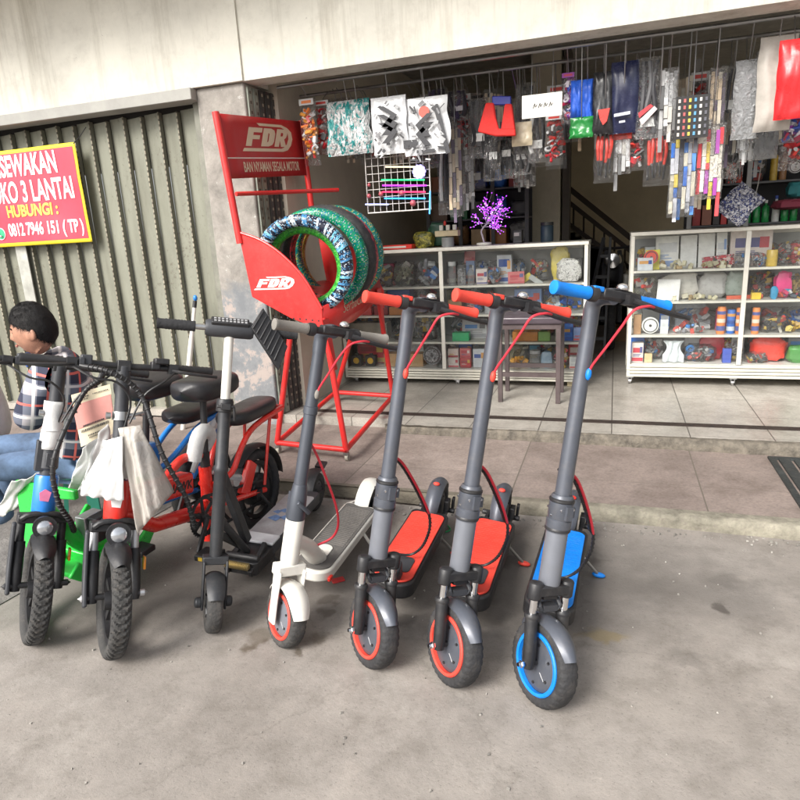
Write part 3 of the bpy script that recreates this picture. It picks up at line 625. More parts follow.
def wheel(name, parent, r, w, tw, disc_r, disc_mat, ring_mat, rub, M=Matrix(), notch=0.0, spokes=False, chev=0):
    wh = thing(name, '', '', (0, 0, 0)); del wh['label']; del wh['category']; wh.parent = parent
    wh.matrix_local = M
    b = MB(); tyre_mesh(b, r, w, tw, notch=notch, **(dict(chev=chev, nu=400, nv=26, tread=0) if chev else {})); b.build('tyre', rub, wh, smooth=35)
    b = MB()
    if not spokes:
        b.lathe([(0, -w * .44), (disc_r * .35, -w * .45), (disc_r * .8, -w * .40), (disc_r, -w * .3), (disc_r, w * .3), (disc_r * .8, w * .40), (disc_r * .35, w * .45), (0, w * .44)], 48, 'x')
        hub = b.build('hub_disc', disc_mat, wh, smooth=30)
        s = MB()
        for sg in (-1, 1):
            a = R(205); c_ = Vector((w * .455 * sg, math.cos(a) * disc_r * .5, math.sin(a) * disc_r * .5)); s.beam(c_ - Vector((0, .012, .006)), c_ + Vector((0, .012, .006)), .0015, .0012, up=(1, 0, 0))
        s.build('hub_mark', PALEMARK, wh); s = MB()
        for sg in (-1, 1):
            for k in range(6):
                a = R(60 * k + 20); s.lathe([(0, w * .47 * sg), (.0042, w * .47 * sg), (.0042, w * .3 * sg), (0, w * .3 * sg)], 8, 'x', (0, math.cos(a) * disc_r * .72, math.sin(a) * disc_r * .72))
        s.build('screws', BLACK, wh)
    else:
        b.lathe([(disc_r * 1.0, -w * .25), (disc_r * 1.0, w * .25), (disc_r * .86, w * .22), (disc_r * .86, -w * .22)], 40, 'x', closed=True)
        b.lathe([(0, -w * .5), (.032, -w * .5), (.034, 0), (.032, w * .5), (0, w * .5)], 16, 'x')
        for k in range(6):
            a = R(60 * k); b.beam((0, math.cos(a) * .03, math.sin(a) * .03), (0, math.cos(a) * disc_r * .9, math.sin(a) * disc_r * .9), .022, .014, up=(1, 0, 0))
        b.build('alloy_rim', disc_mat, wh, smooth=35)
    if ring_mat:
        b = MB()
        for sg in (-1, 1):
            b.lathe([(disc_r + .001, w * .30 * sg), (disc_r + .001, w * .50 * sg), (disc_r + .009, w * .53 * sg), (disc_r + .0125, w * .47 * sg), (disc_r + .0125, w * .30 * sg)], 56, 'x', closed=True)
        b.build('rim_ring', ring_mat, wh, smooth=30)
    return wh
def bar_kit(root, T, col, colname, stem_mat, L=.40, gl=.115, off=.075, cable_mat=None, grip_r=.0165, accent=True):
    """Handlebar group; T is the frame at the stem top (x along the bar, -y forward, z up the stem)."""
    b = MB(); b.M = T
    b.tube(bez([(0, 0, -.075), (0, 0, -.028), (0, -.016, -.006), (0, -.05, .002), (0, -off - .004, .002)], 16), [.0222] * 6 + [.0222] * 12, 14, True)
    b.build('stem_head', stem_mat, root, smooth=50)
    b = MB(); b.M = T; b.tube([(-L / 2 + .03, -off, 0), (L / 2 - .03, -off, 0)], .0115, 12); b.box((.02, -off + .002, .006), (.13, .034, .026)); hb = b.build('handlebar', BLACK, root, bevel=.005)
    b = MB(); b.M = T; b.span((-.008, -off - .012, .0192), (.052, -off + .016, .0212)); b.build('display', mat_gloss, hb)
    for s in (-1, 1):
        b = MB(); b.M = T
        x0 = s * (L / 2 - gl); x1 = s * L / 2; r = grip_r
        b.lathe([(0, x0), (r * 1.02, x0), (r * 1.08, x0 + s * .006), (r * .98, x0 + s * .012), (r, x0 + s * gl * .5), (r * .97, x1 - s * .012), (r * 1.12, x1 - s * .008), (r * 1.08, x1 - s * .001), (r * .9, x1), (0, x1)], 20, 'x', (0, -off, 0))
        b.build('grip', col, root, smooth=40)
        b = MB(); b.M = T; xx = s * (L / 2 - gl - .014); b.lathe([(0, xx - .012), (.019, xx - .012), (.021, xx - .006), (.021, xx + .008), (.018, xx + .012), (0, xx + .012)], 18, 'x', (0, -off, 0)); b.build('bar_clamp', BLACK, root, smooth=30)
    if accent:
        b = MB(); b.M = T; b.box((-.062, -off - .003, .014), (.034, .022, .014)); b.build('throttle_lever', col, root, bevel=.003)
    # brake lever and bell on the camera's right
    b = MB(); b.M = T; x = L / 2 - gl - .03
    b.box((x - .012, -off - .014, -.002), (.03, .034, .026)); b.tube(bez([(x - .012, -off - .03, -.004), (x + .03, -off - .045, -.012), (x + .085, -off - .05, -.02), (x + .15, -off - .046, -.024), (x + .178, -off - .052, -.026)], 16), [.0085] * 5 + [.0075] * 8 + [.0062] * 3 + [.007], 8)
    b.build('brake_lever', BLACK, root, smooth=40)
    b = MB(); b.M = T; b.lathe([(0, .0), (.014, .0), (.0165, .005), (.0145, .012), (.008, .017), (0, .018)], 18, 'z', (x - .03, -off - .002, .0225)); b.build('bell', CHROME, root, smooth=50)
    if cable_mat:
        b = MB(); b.M = T
        b.tube(bez([(x + .055, -off - .046, -.014), (x + .01, -off - .062, -.014), (x - .03, -off - .055, -.030), (.016, -off - .030, -.075), (.008, -.068, -.135), (.003, -.034, -.185), (.002, -.024, -.21)], 36), .0036, 8); b.build('brake_cable', cable_mat, root)
        b = MB(); b.M = T; b.ball((.001, -.026, -.212), (.009, .008, .017)); b.build('cable_grommet', col, root)
mat_gloss = mat('gloss black display', (.012, .012, .014), .12)

def spring_scooter(label, col, colname, px, py, phi, lean, yaw, group, hz=1.145, rake=11, L=.40, ring=None, cut=0):
    p = atz(px, py, 0)
    rt = thing('electric_scooter', label, 'electric scooter', (p.x, p.y, 0), (0, R(lean), R(yaw)), group)
    r = .125; S, A = steer_matrix(r, rake, phi); wb = .94
    fw = wheel('front_wheel', rt, r, .062, .040, .079, GREY, ring or col, RUBBER, S @ Matrix.Translation((0, 0, r)), notch=.0032)
    kinv = 1 / math.cos(R(rake)); top = (hz - r) * kinv
    # fork: dark lower legs, bright stanchions, crown (all in the steering frame, z up the axis)
    b = MB(); b.M = A
    for s in (-1, 1):
        b.tube([(s * .056, -.03, -.012), (s * .056, -.03, .02), (s * .056, -.014, .135)], [.017, .019, .0185], 14)
        b.lathe([(.0, .004), (.022, .004), (.023, .01), (.02, .016), (0, .016)], 14, 'z', (s * .056, -.014, .128))
    b.lathe([(0, -.075), (.009, -.075), (.009, .075), (0, .075)], 10, 'x', (0, -.03, 0)); b.build('fork_lower', BLACK, rt, smooth=40)
    b = MB(); b.M = A
    for s in (-1, 1):
        b.lathe([(0, s * .073), (.0115, s * .073), (.0115, s * .082), (.007, s * .084), (.0065, s * .092), (0, s * .092)], 6, 'x', (0, -.03, 0))
    b.each('axle_nut', CHROME, rt, smooth=20)
    b = MB(); b.M = A
    for s in (-1, 1): b.tube([(s * .056, -.014, .13), (s * .056, -.012, .205)], .0125, 14)
    b.each('stanchion', CHROME, rt)
    b = MB(); b.M = A
    for s in (-1, 1): b.lathe([(0, .186), (.0195, .186), (.021, .192), (.021, .232), (.017, .238), (0, .238)], 16, 'z', (s * .056, -.012, 0))
    b.box((0, -.006, .212), (.11, .052, .03)); b.box((0, .006, .195), (.05, .05, .03)); b.build('fork_crown', BLACK, rt, bevel=.004)
    b = MB(); b.M = A
    for s in (-1, 1): b.tube(bez([(s * .03, .01, .19), (s * .036, -.02, .165), (s * .02, -.015, .148), (0, -.012, .15)], 8), .006, 7)
    b.box((0, -.01, .158), (.05, .03, .018)); b.build('fender_bracket', DARKGREY, rt)
    b = MB(); b.M = S @ Matrix.Translation((0, 0, r)); arc_fender(b, .138, .066, R(-50), R(64), taper=.4, crown=.018); b.build('front_fender', GREY, rt, smooth=50)
    # head tube, hinge collar, stem
    b = MB(); b.M = A; b.lathe([(0, .222), (.030, .222), (.0315, .228), (.0315, .385), (0, .385)], 24); b.build('head_tube', LGREY, rt, smooth=40)
    b = MB(); b.M = A; b.lathe([(0, .384), (.0350, .384), (.036, .388), (.036, .418), (.0332, .421), (.0342, .424), (.035, .468), (.0324, .471), (.0324, .486), (.028, .492), (0, .492)], 26)
    b.box((.0, -.0355, .445), (.022, .014, .04)); b.box((.0355, .0, .44), (.012, .03, .03)); hcol = b.build('hinge_collar', DARKGREY if cut else GREY, rt, smooth=40)
    s_ = MB(); s_.M = A
    for k in range(8):
        a = R(45 * k + 10); s_.lathe([(0, 0), (.0042, 0), (.0042, .006), (0, .006)], 8, 'y', (.0340 * math.cos(a), .0340 * math.sin(a) - .003, .433 + .018 * (k % 2)))
    s_.build('collar_screws', CHROME if not cut else STEEL, hcol)
    s_ = MB(); s_.M = A; s_.lathe([(.0347, .3855), (.037, .388), (.037, .394), (.0347, .397)], 26, closed=True); s_.lathe([(.0335, .470), (.0363, .473), (.0363, .479), (.032, .482)], 26, closed=True); s_.each('collar_ring', BLACK, hcol)
    b = MB(); b.M = A; b.tube([(0, 0, .485), (0, 0, top - .05)], [.0235, .0212], 22); b.build('stem', GREY, rt, smooth=50)
    T = A @ Matrix.Translation((0, 0, top))
    bar_kit(rt, T, col, colname, GREY, L=L, cable_mat=REDCABLE)
    # rear frame: neck, deck, mat
    b = MB(); b.prism([(-.03, 0), (.03, 0), (.045, .14), (-.045, .14)], .05, frame((0, .315, .148), (1, 0, 0), (0, -.145, .19)))
    b.build('deck_neck', DARKGREY, rt, bevel=.012)
    b = MB(); b.prism(deck_outline(.225, .835, .168), .058, Matrix.Translation((0, 0, .098))); b.build('deck', BLACK, rt, bevel=.006)
    b = MB(); b.prism(deck_outline(.238, .80, .146, .055, .03), .0065, Matrix.Translation((0, 0, .157)));
    dm = b.build('deck_mat', col, rt, bevel=.002)
    b = MB(); b.prism(deck_outline(.30, .405, .075, .02, .02), .003, Matrix.Translation((0.012, 0, .164))); b.build('mat_patch', DARKGREY, dm)
    b = MB()
    for k in range(22): b.span((-.06, .425 + k * .016, .1634), (.06, .431 + k * .016, .1646))
    b.build('mat_ribs', col, dm)
    wheel('rear_wheel', rt, r, .062, .052, .082, DARKGREY, None, RUBBER, Matrix.Translation((0, wb, r)))
    b = MB(); b.M = Matrix.Translation((0, wb, r)); arc_fender(b, .14, .07, R(-82), R(62), n=22, taper=.25, crown=.02); b.build('rear_fender', GREY, rt, smooth=50)
    b = MB(); b.M = Matrix.Translation((0, wb, r)); b.ball((0, math.sin(R(-18)) * .145, math.cos(R(-18)) * .145), (.015, .012, .008)); b.build('tail_light', col if colname == 'red' else RED, rt)
    b = MB(); b.box((.052, wb - .02, .16), (.022, .05, .05)); b.tube([(.055, wb, r), (.085, wb, r)], .012, 10); b.box((.07, wb + .03, .15), (.012, .03, .055)); b.tube([(-.055, wb, r), (-.08, wb, r)], .012, 10)
    for s in (-1, 1): b.beam((s * .05, .82, .125), (s * .05, wb, r), .016, .028)
    b.build('rear_caliper', BLACK, rt, bevel=.003)
    # lower cable: red sheath with a black spiral, from the collar round to the deck
    c0 = (A @ Vector((.01, .036, .56))); c1 = A @ Vector((.035, .02, .45))
    pts = bez([c0, c0 + Vector((.055, .03, -.05)), Vector((.10, .33, .40)), Vector((.088, .37, .27)), Vector((.035, .39, .19)), Vector((-.04, .34, .205))], 40)
    b = MB(); b.tube(pts[:26], .0045, 8); b.build('lower_cable', REDCABLE, rt)
    b = MB(); b.tube([p + Vector((-.008, .004, -.006)) for p in pts[:16]] + pts[16:], .005, 8)
    for k in range(4, 30): b.lathe([(.0042, -.0022), (.0068, -.0012), (.0068, .0012), (.0042, .0022)], 8, 'z', pts[k] + (Vector((-.008, .004, -.006)) if k < 16 else Vector()))
    b.build('wire_loom', BLACK, rt)
    # side stand
    b = MB(); b.tube([(.075, .70, .115), (.142, .735, .016 + .142 * math.tan(R(lean)))], .006, 8); b.box((.07, .695, .11), (.03, .04, .025)); b.build('side_stand', STEEL, rt)
    b = MB(); b.ball((.146, .737, .012 + .146 * math.tan(R(lean))), (.026, .014, .010)); b.build('stand_foot', col, rt)
    return rt

GRP = 'electric scooters lined up on the forecourt'
spring_scooter('grey scooter with blue grips, blue deck and blue wheel ring, parked at the right end', BLUERUB, 'blue', 531, 697, 44, 6.8, -2, GRP, hz=1.16)
spring_scooter('grey red-gripped scooter with red deck standing next to the blue one', REDRUB, 'red', 443, 677, 45, 7.5, -.5, GRP, hz=1.145)
spring_scooter('grey red-gripped scooter with red deck standing beside the white scooter', REDRUB, 'red', 364, 660, 47, 7.5, 1, GRP, hz=1.145)

# ---- white scooter with grey grips
def white_scooter():
    p = atz(277, 641, 0)
    rt = thing('electric_scooter', 'white scooter with dark grey stem, taupe grips and grey deck mat', 'electric scooter', (p.x, p.y, 0), (0, R(9.3), R(1.5)), GRP)
    r = .108; rake = 11; S, A = steer_matrix(r, rake, 52); hz = 1.07; top = (hz - r) / math.cos(R(rake)); wb = .93
    TAUPE = mat('taupe grip rubber', (.2, .185, .165), .75, var=.1, bump=.15, bs=200)
    STEMG = mat('slate enamel', (.07, .078, .095), .4, .3, var=.06, dirt=.05)
    wheel('front_wheel', rt, r, .056, .036, .067, LGREY, REDRUB, DRUBBER, S @ Matrix.Translation((0, 0, r)), notch=.003)
    b = MB(); b.M = A
    for s in (-1, 1):
        b.prism([(-.021, -.03), (.021, -.03), (.024, .06), (.03, .155), (-.02, .155), (-.018, .06)], .012, frame((s * .047 - .006 * 1, -.022, 0), (0, 1, 0), (0, 0, 1)))
    b.box((0, -.006, .155), (.108, .052, .04)); b.build('fork', WHITE, rt, bevel=.006)
    b = MB(); b.M = S @ Matrix.Translation((0, 0, r)); arc_fender(b, .121, .078, R(-62), R(66), taper=.3, crown=.014); b.build('front_fender', WHITE, rt, smooth=50)
    b = MB(); b.M = A; b.lathe([(0, .165), (.028, .165), (.032, .185), (.0325, .33), (0, .33)], 22); b.build('head_tube', WHITE, rt, smooth=40)
    b = MB(); b.M = A; b.lathe([(0, .329), (.031, .329), (.0325, .335), (.030, .40), (.027, .43), (.0235, .455), (0, .455)], 22); b.box((.006, .034, .37), (.036, .036, .09)); b.tube([(-.02, -.036, .40), (.03, -.036, .36)], .008, 8); b.build('fold_latch', STEMG, rt, bevel=.005)
    b = MB(); b.M = A; b.tube([(0, 0, .43), (0, 0, top - .05)], [.0225, .0205], 20)
    b.lathe([(.020, .695), (.0245, .698), (.0245, .722), (.020, .725)], 18); b.build('stem', STEMG, rt, smooth=50)
    bar_kit(rt, A @ Matrix.Translation((0, 0, top)), TAUPE, 'taupe', STEMG, L=.42, cable_mat=REDCABLE, accent=False)
    # neck and deck
    b = MB(); b.tube(bez([A @ Vector((0, .01, .25)), Vector((0, .20, .27)), Vector((0, .27, .20)), Vector((0, .33, .148))], 12), [.03] * 5 + [.034] * 8, 14); b.build('deck_neck', WHITE, rt, smooth=60)
    b = MB(); b.prism(deck_outline(.235, .84, .158, .065, .03), .046, Matrix.Translation((0, 0, .1))); b.build('deck', WHITE, rt, bevel=.008)
    b = MB(); b.prism(deck_outline(.25, .82, .138, .055, .02), .004, Matrix.Translation((0, 0, .1465))); dm = b.build('deck_mat', mat('grey deck rubber', (.10, .095, .09), .85, var=.25, bump=.3, dirt=.4), rt)
    b = MB(); b.prism(deck_outline(.335, .43, .058, .028, .028), .004, Matrix.Translation((.0, 0, .1505))); b.build('mat_badge', WHITE, dm, bevel=.001)
    b = MB()
    for k in range(24): b.span((-.058, .445 + k * .0145, .1505), (.058, .452 + k * .0145, .152))
    b.build('mat_ribs', mat('grey deck ribs', (.15, .14, .13), .85, dirt=.3), dm)
    wheel('rear_wheel', rt, r, .056, .046, .072, DARKGREY, None, DRUBBER, Matrix.Translation((0, wb, r)))
    b = MB(); b.M = Matrix.Translation((0, wb, r)); arc_fender(b, .125, .07, R(-88), R(55), n=22, taper=.1, crown=.010); b.box((0, -.125, .02), (.05, .02, .01)); b.build('rear_fender', WHITE, rt, smooth=50)
    b = MB(); b.box((.045, wb - .02, .13), (.03, .06, .045)); b.tube([(.05, wb, r), (.075, wb, r)], .011, 10); b.tube(bez([(.06, .85, .13), (.085, .88, .19), (.07, .93, .21), (.05, .96, .17)], 10), .005, 6); b.build('rear_caliper', BLACK, rt, bevel=.003)
    b = MB(); b.beam((.07, .83, .125), (.045, wb, r), .014, .03); b.beam((-.07, .83, .125), (-.045, wb, r), .014, .03); b.each('rear_arm', WHITE, rt)
    b = MB(); b.tube(bez([(.07, .66, .11), (.10, .665, .07), (.125, .68, .03), (.14, .70, .012)], 10), .007, 8); b.build('side_stand', WHITE, rt)
    for s in (1,):
        b = MB(); b.box((.079, .27, .115), (.012, .03, .016)); b.build('side_reflector', RED, rt, bevel=.003)
    b = MB(); c0 = A @ Vector((.012, .03, .62)); b.tube(bez([c0, c0 + Vector((.05, .02, -.1)), Vector((.085, .27, .40)), Vector((.07, .30, .28)), Vector((.0, .255, .232))], 26), .0045, 8); b.ball((0, .255, .232), .008); b.build('lower_cable', REDCABLE, rt)
    return rt
white_scooter()

# ---- black folding scooter
def black_scooter():
    p = atz(210, 628, 0)
    rt = thing('electric_scooter', 'black folding scooter with thin silver upper tube and foam grips', 'electric scooter', (p.x, p.y, 0), (0, R(5), R(4)), GRP)
    r = .1; rake = 12; S, A = steer_matrix(r, rake, 34); hz = 1.06; top = (hz - r) / math.cos(R(rake)); wb = 1.03
    STEMB = mat('black stem enamel', (.03, .032, .036), .5, .2, var=.15, dirt=.12)
    wheel('front_wheel', rt, r, .056, .046, .06, DARKGREY, None, DRUBBER, S @ Matrix.Translation((0, 0, r)))
    b = MB(); b.M = A
    for s in (-1, 1):
        b.prism([(-.02, -.026), (.02, -.026), (.018, .05), (.016, .15), (-.014, .15), (-.018, .05)], .009, frame((s * .04 - .004, -.018, 0), (0, 1, 0), (0, 0, 1)))
        b.lathe([(0, s * .042), (.019, s * .042), (.019, s * .062), (.012, s * .066), (0, s * .066)], 12, 'x', (0, -.02, 0))
    b.box((0, 0, .15), (.09, .045, .03)); b.tube([(0, 0, .15), (0, 0, .24)], .022, 14); b.build('fork', STEMB, rt, bevel=.004)
    b = MB(); b.M = S @ Matrix.Translation((0, 0, r)); arc_fender(b, .114, .066, R(-50), R(60), taper=.2); b.build('front_fender', STEMB, rt, smooth=50)
    b = MB(); b.M = A; b.tube([(0, 0, .22), (0, 0, .47), (0, 0, .475), (0, 0, .49), (0, 0, .495), (0, 0, .72)], [.0235, .0235, .026, .026, .0225, .022], 18); b.build('lower_stem', STEMB, rt, smooth=40)
    b = MB(); b.M = A; b.lathe([(0, .69), (.030, .69), (.030, .725), (.026, .735), (0, .735)], 16); b.box((.0, -.034, .71), (.034, .02, .022)); b.tube([(-.03, -.036, .71), (.03, -.036, .71)], .006, 8); b.tube([(.028, -.036, .71), (.034, -.03, .66)], .005, 8); b.build('height_clamp', BLACK, rt, bevel=.003)
    b = MB(); b.M = A; b.tube([(0, 0, .72), (0, 0, top)], .0165, 16); b.build('upper_stem', WHITE, rt)
    T = A @ Matrix.Translation((0, 0, top))
    b = MB(); b.M = T; b.tube([(-.16, 0, 0), (.16, 0, 0)], .0105, 12); b.build('handlebar', STEEL, rt)
    b = MB(); b.M = T; b.lathe([(0, -.082), (.026, -.082), (.031, -.072), (.031, .072), (.026, .082), (0, .082)], 18, 'x'); b.build('padded_control_box', DARKGREY, rt, smooth=40)
    b = MB(); b.M = T; b.box((.0, -.018, .023), (.13, .034, .02), Matrix.Rotation(R(38), 3, 'X')); cb = b.build('control_panel', BLACK, rt, bevel=.004)
    b = MB(); b.M = T
    for i in range(9):
        for j in range(2):
            b.box((-.052 + i * .013, -.023 - .009 * j, .034 - .008 * j), (.008, .006, .004), Matrix.Rotation(R(38), 3, 'X'))
    b.build('buttons', mat('grey buttons', (.35, .35, .36), .5), cb)
    FOAM = mat('black foam', (.022, .022, .024), .85, var=.2, bump=.3)
    for s in (-1, 1):
        b = MB(); b.M = T; pr = [(0, s * .115)]
        for k in range(26):
            x = .115 + .125 * k / 25; rr = .0175 + (.0016 if k % 2 else 0) * (k < 20) + (.0015 if k > 23 else 0); pr.append((rr, s * x))
        pr.append((0, s * .241)); b.lathe(pr, 18, 'x'); b.build('grip', FOAM, rt, smooth=60)
    # black ribbed diamond flap hanging from the bar
    b = MB(); Mf = T @ frame((.145, -.012, -.02), (.9, .1, .05), (-.05, .15, 1)); b.prism([(-.075, .035), (-.03, .105), (.055, -.03), (.02, -.115)], .02, Mf)
    for k in range(7):
        t = k / 7; b.M = Matrix(); a = Mf @ Vector((-.07 + .085 * t, .03 - .13 * t, .0215)); c = Mf @ Vector((-.03 + .08 * t, .095 - .12 * t, .0215)); b.tube([a, c], .0035, 6)
    b.build('ribbed_flap', BLACK, rt, bevel=.003)
    # folding linkage and deck
    b = MB(); a = A @ Vector((0, .02, .47)); b.beam(a, (0.0, .30, .20), .03, .035); b.beam((-.02, .14, .30), (-.02, .30, .17), .012, .03); b.tube([A @ Vector((0, .03, .30)), (0, .30, .15)], .016, 10); b.build('folding_linkage', STEMB, rt, bevel=.004)
    b = MB(); b.prism(deck_outline(.235, .42, .145, .02, .02), .055, Matrix.Translation((0, 0, .085))); b.beam((-.05, .22, .10), (-.05, .36, .16), .02, .03); b.beam((.05, .22, .10), (.05, .36, .16), .02, .03); b.tube([(-.07, .26, .15), (.07, .26, .15)], .014, 10); b.build('fold_housing', BLACK, rt, bevel=.004)
    b = MB(); pr = []
    for k in range(31): pr.append((.012 + .004 * (k % 2), -.05 + k * .0033))
    b.lathe([(0, -.05)] + pr + [(0, .05)], 10, 'x', (0, .215, .135)); b.build('suspension_spring', mat('brass spring', (.5, .4, .2), .35, .8), rt)
    DECKM = mat('worn silver deck', (.34, .345, .36), .5, .3, var=.2, vs=14, bump=.15, dirt=.35)
    b = MB(); b.prism(deck_outline(.38, .93, .15, .012, .03), .05, Matrix.Translation((0, 0, .10))); b.build('deck', DARKGREY, rt, bevel=.006)
    b = MB(); b.prism(deck_outline(.385, .86, .142, .012, .02), .003, Matrix.Translation((0, 0, .1502))); dm = b.build('deck_sheet', DECKM, rt)
    b = MB(); b.prism(deck_outline(.375, .45, .15, .006, .004), .012, Matrix.Translation((0, 0, .146))); b.build('front_lip', mat('pale lip', (.55, .56, .58), .45, dirt=.25), rt, bevel=.004)
    b = MB()
    for (x, y, s) in ((-.02, .60, .03), (.02, .615, .022), (-.01, .68, .02), (.03, .70, .016), (-.035, .66, .018)):
        b.prism([(x - s, y - s * .3), (x + s * .6, y - s), (x + s, y + s * .5), (x - s * .2, y + s)], .0006, Matrix.Translation((0, 0, .1535)))
    b.build('worn_print', mat('blue worn print', (.1, .17, .32), .6, var=.4, vs=60), dm)
    wheel('rear_wheel', rt, .1, .05, .046, .062, DARKGREY, None, RUBBER, Matrix.Translation((0, wb, .1)))
    b = MB(); b.M = Matrix.Translation((0, wb, .1)); arc_fender(b, .118, .064, R(-85), R(40), n=20, crown=.006); b.beam((0, .07, .105), (0, .118, .118), .05, .012); b.build('rear_fender', BLACK, rt, smooth=50)
    b = MB(); b.beam((.045, .88, .12), (.045, wb, .1), .012, .035); b.beam((-.045, .88, .12), (-.045, wb, .1), .012, .035); b.each('rear_arm', STEMB, rt)
    b = MB(); b.tube(bez([(.06, .40, .10), (.085, .40, .06), (.095, .41, .012)], 8), .006, 8); b.build('side_stand', BLACK, rt)
    return rt
black_scooter()
# ------------------------------------------------------------------ electric bicycles
SEATM = mat('black vinyl seat', (.02, .019, .021), .38, var=.15, bump=.08, bs=160)
BRED = mat('red bike paint', (.7, .028, .018), .3, var=.05, coat=.4); BBLUE = mat('blue bike paint', (.02, .2, .62), .3, var=.08, coat=.4)
BGREEN = mat('green bike paint', (.03, .6, .07), .3, var=.06, coat=.4); FOAMW = mat('white foam wrap', (.58, .58, .57), .75, var=.06, vs=14, bump=.25, bs=45)
FILMW = clear_film('tan plastic film', (.8, .77, .73), .6, (.62, .58, .53), .22)
AMBER = mat('amber reflector', (.7, .25, .03), .2); SILV = mat('silver paint', (.55, .55, .56), .35, .6); GOLDY = mat('yellow reflector', (.75, .5, .05), .35)
PAPERW = mat('white sticker', (.75, .75, .74), .6)
def cushion(b, L, W0, W1, H, c, n=20, m=18, dish=.012):
    """Padded saddle: length along y, nose width W0 to tail width W1."""
    c = Vector(c)
    def fn(u, v):
        t = 2 * PI * v; a = (u - .5) * 2; w = (W0 + (W1 - W0) * (u ** .8)) / 2 * (max(0, 1 - abs(a) ** 5) ** .5 * .98 + .02)
        cx = math.copysign(abs(math.cos(t)) ** .6, math.cos(t)); cz = math.copysign(abs(math.sin(t)) ** .6, math.sin(t))
        return c + Vector((cx * w, (u - .5) * L, cz * H / 2 * (max(0, 1 - abs(a) ** 6) ** .5 * .95 + .05) + dish * (a * a - .3)))
    b.grid(fn, n, m, cv=True)
def ebike(label, px, py, phi, lean, yaw, P):
    p = atz(px, py, 0)
    rt = thing('electric_bicycle', label, 'electric bicycle', (p.x, p.y, 0), (0, R(lean), R(yaw)), 'electric bicycles parked in front of the shutter')
    r = .195; rake = 17; S, A = steer_matrix(r, rake, phi, .05); wb = .99
    wheel('front_wheel', rt, r, .06, .05, .147, BLACK, None, DRUBBER, S @ Matrix.Translation((0, 0, r)), spokes=True, chev=44)
    # fork
    b = MB(); b.M = A
    for s in (-1, 1): b.tube([(s * .068, -.045, -.02), (s * .068, -.04, .02), (s * .066, -.012, .15)], [.017, .02, .0205], 12)
    b.lathe([(0, -.085), (.011, -.085), (.011, .085), (0, .085)], 10, 'x', (0, -.048, 0)); b.build('fork_lower', BLACK, rt)
    b = MB(); b.M = A
    b.prism([(-.045, -.05), (-.022, -.06), (.018, .03), (.02, .12), (-.004, .2), (-.02, .19), (-.016, .12), (-.022, .03)], .014, frame((-.098, -.035, .03), (0, 1, 0), (0, 0, 1))); b.build('fork_guard', DARKGREY, rt, bevel=.005)
    b = MB(); b.M = A
    for s in (-1, 1): b.tube([(s * .066, -.012, .148), (s * .066, -.006, .215)], .0145, 12); b.lathe([(0, s * .085), (.012, s * .085), (.012, s * .1), (.006, s * .104), (0, s * .112)], 8, 'x', (0, -.048, 0))
    b.each('stanchion', P['stan'], rt)
    b = MB(); b.M = A; b.box((0, 0, .232), (.16, .05, .034)); b.tube(bez([(-.07, -.02, .23), (-.04, -.03, .25), (.04, -.03, .25), (.07, -.02, .23)], 10), .012, 8); b.build('fork_crown', BLACK, rt, bevel=.006)
    b = MB(); b.M = S @ Matrix.Translation((0, 0, r)); arc_fender(b, .208, .078, R(-27), R(34), taper=.45, crown=.022); b.build('front_fender', BLACK, rt, smooth=50)
    b = MB(); b.M = A; b.lathe([(0, .04), (.026, .038), (.036, .015), (.04, -.012), (.04, -.02), (0, -.018)], 18, 'y', (.0, -.07, .215)); hl = b.build('headlight', BLACK, rt)
    b = MB(); b.M = A; b.lathe([(0, -.027), (.016, -.026), (.025, -.021), (.027, -.012), (0, -.012)], 18, 'y', (.0, -.074, .215)); b.build('lens', mat('headlight lens', (.5, .52, .55), .06, .7), hl)
    b = MB(); b.M = A; b.box((.098, -.03, .1), (.008, .03, .045)); b.build('side_reflector', AMBER, rt, bevel=.003)
    # head tube, folding stem, bar
    b = MB(); b.M = A; b.lathe([(0, .25), (.036, .25), (.04, .26), (.04, .38), (.036, .39), (0, .39)], 20); b.build('head_tube', P['head'], rt, smooth=40)
    b = MB(); b.M = A; b.prism([(-.014, -.018), (.014, -.022), (.02, .012), (0, .024), (-.018, .01)], .002, frame((-.006, -.0405, .32), (1, 0, 0), (0, 0, 1))); b.build('emblem', mat('pink emblem', (.7, .2, .35), .4) if P['head'] is BBLUE else PAPERW, rt)
    top = .79
    b = MB(); b.M = A
    b.tube([(0, 0, .385), (0, 0, .41), (0, 0, .415), (0, 0, .50), (0, 0, .505), (0, 0, top)], [.026, .026, .033, .031, .0235, .0235], 16); b.box((-.03, .0, .46), (.03, .04, .11)); b.box((0, -.032, .45), (.03, .016, .05)); b.build('folding_stem', DARKGREY, rt, bevel=.003)
    b = MB(); b.M = A; b.lathe([(0, .60), (.029, .60), (.029, .63), (0, .63)], 14); b.box((.03, -.01, .615), (.03, .02, .022)); b.tube([(.02, -.03, .615), (.07, -.03, .63)], .006, 8); b.lathe([(0, -.05), (.012, -.05), (.012, -.035), (0, -.035)], 10, 'x', (0, -.01, .615)); b.build('stem_clamp', STEEL, rt)
    L = .62; b = MB(); b.M = A; b.tube(bez([(-L / 2, .02, top + .006), (-.18, .005, top + .004), (0, 0, top), (.18, .005, top + .004), (L / 2, .02, top + .006)], 16), .0118, 12); b.box((0, 0, top), (.045, .04, .04)); hb = b.build('handlebar', BLACK, rt, bevel=.003)
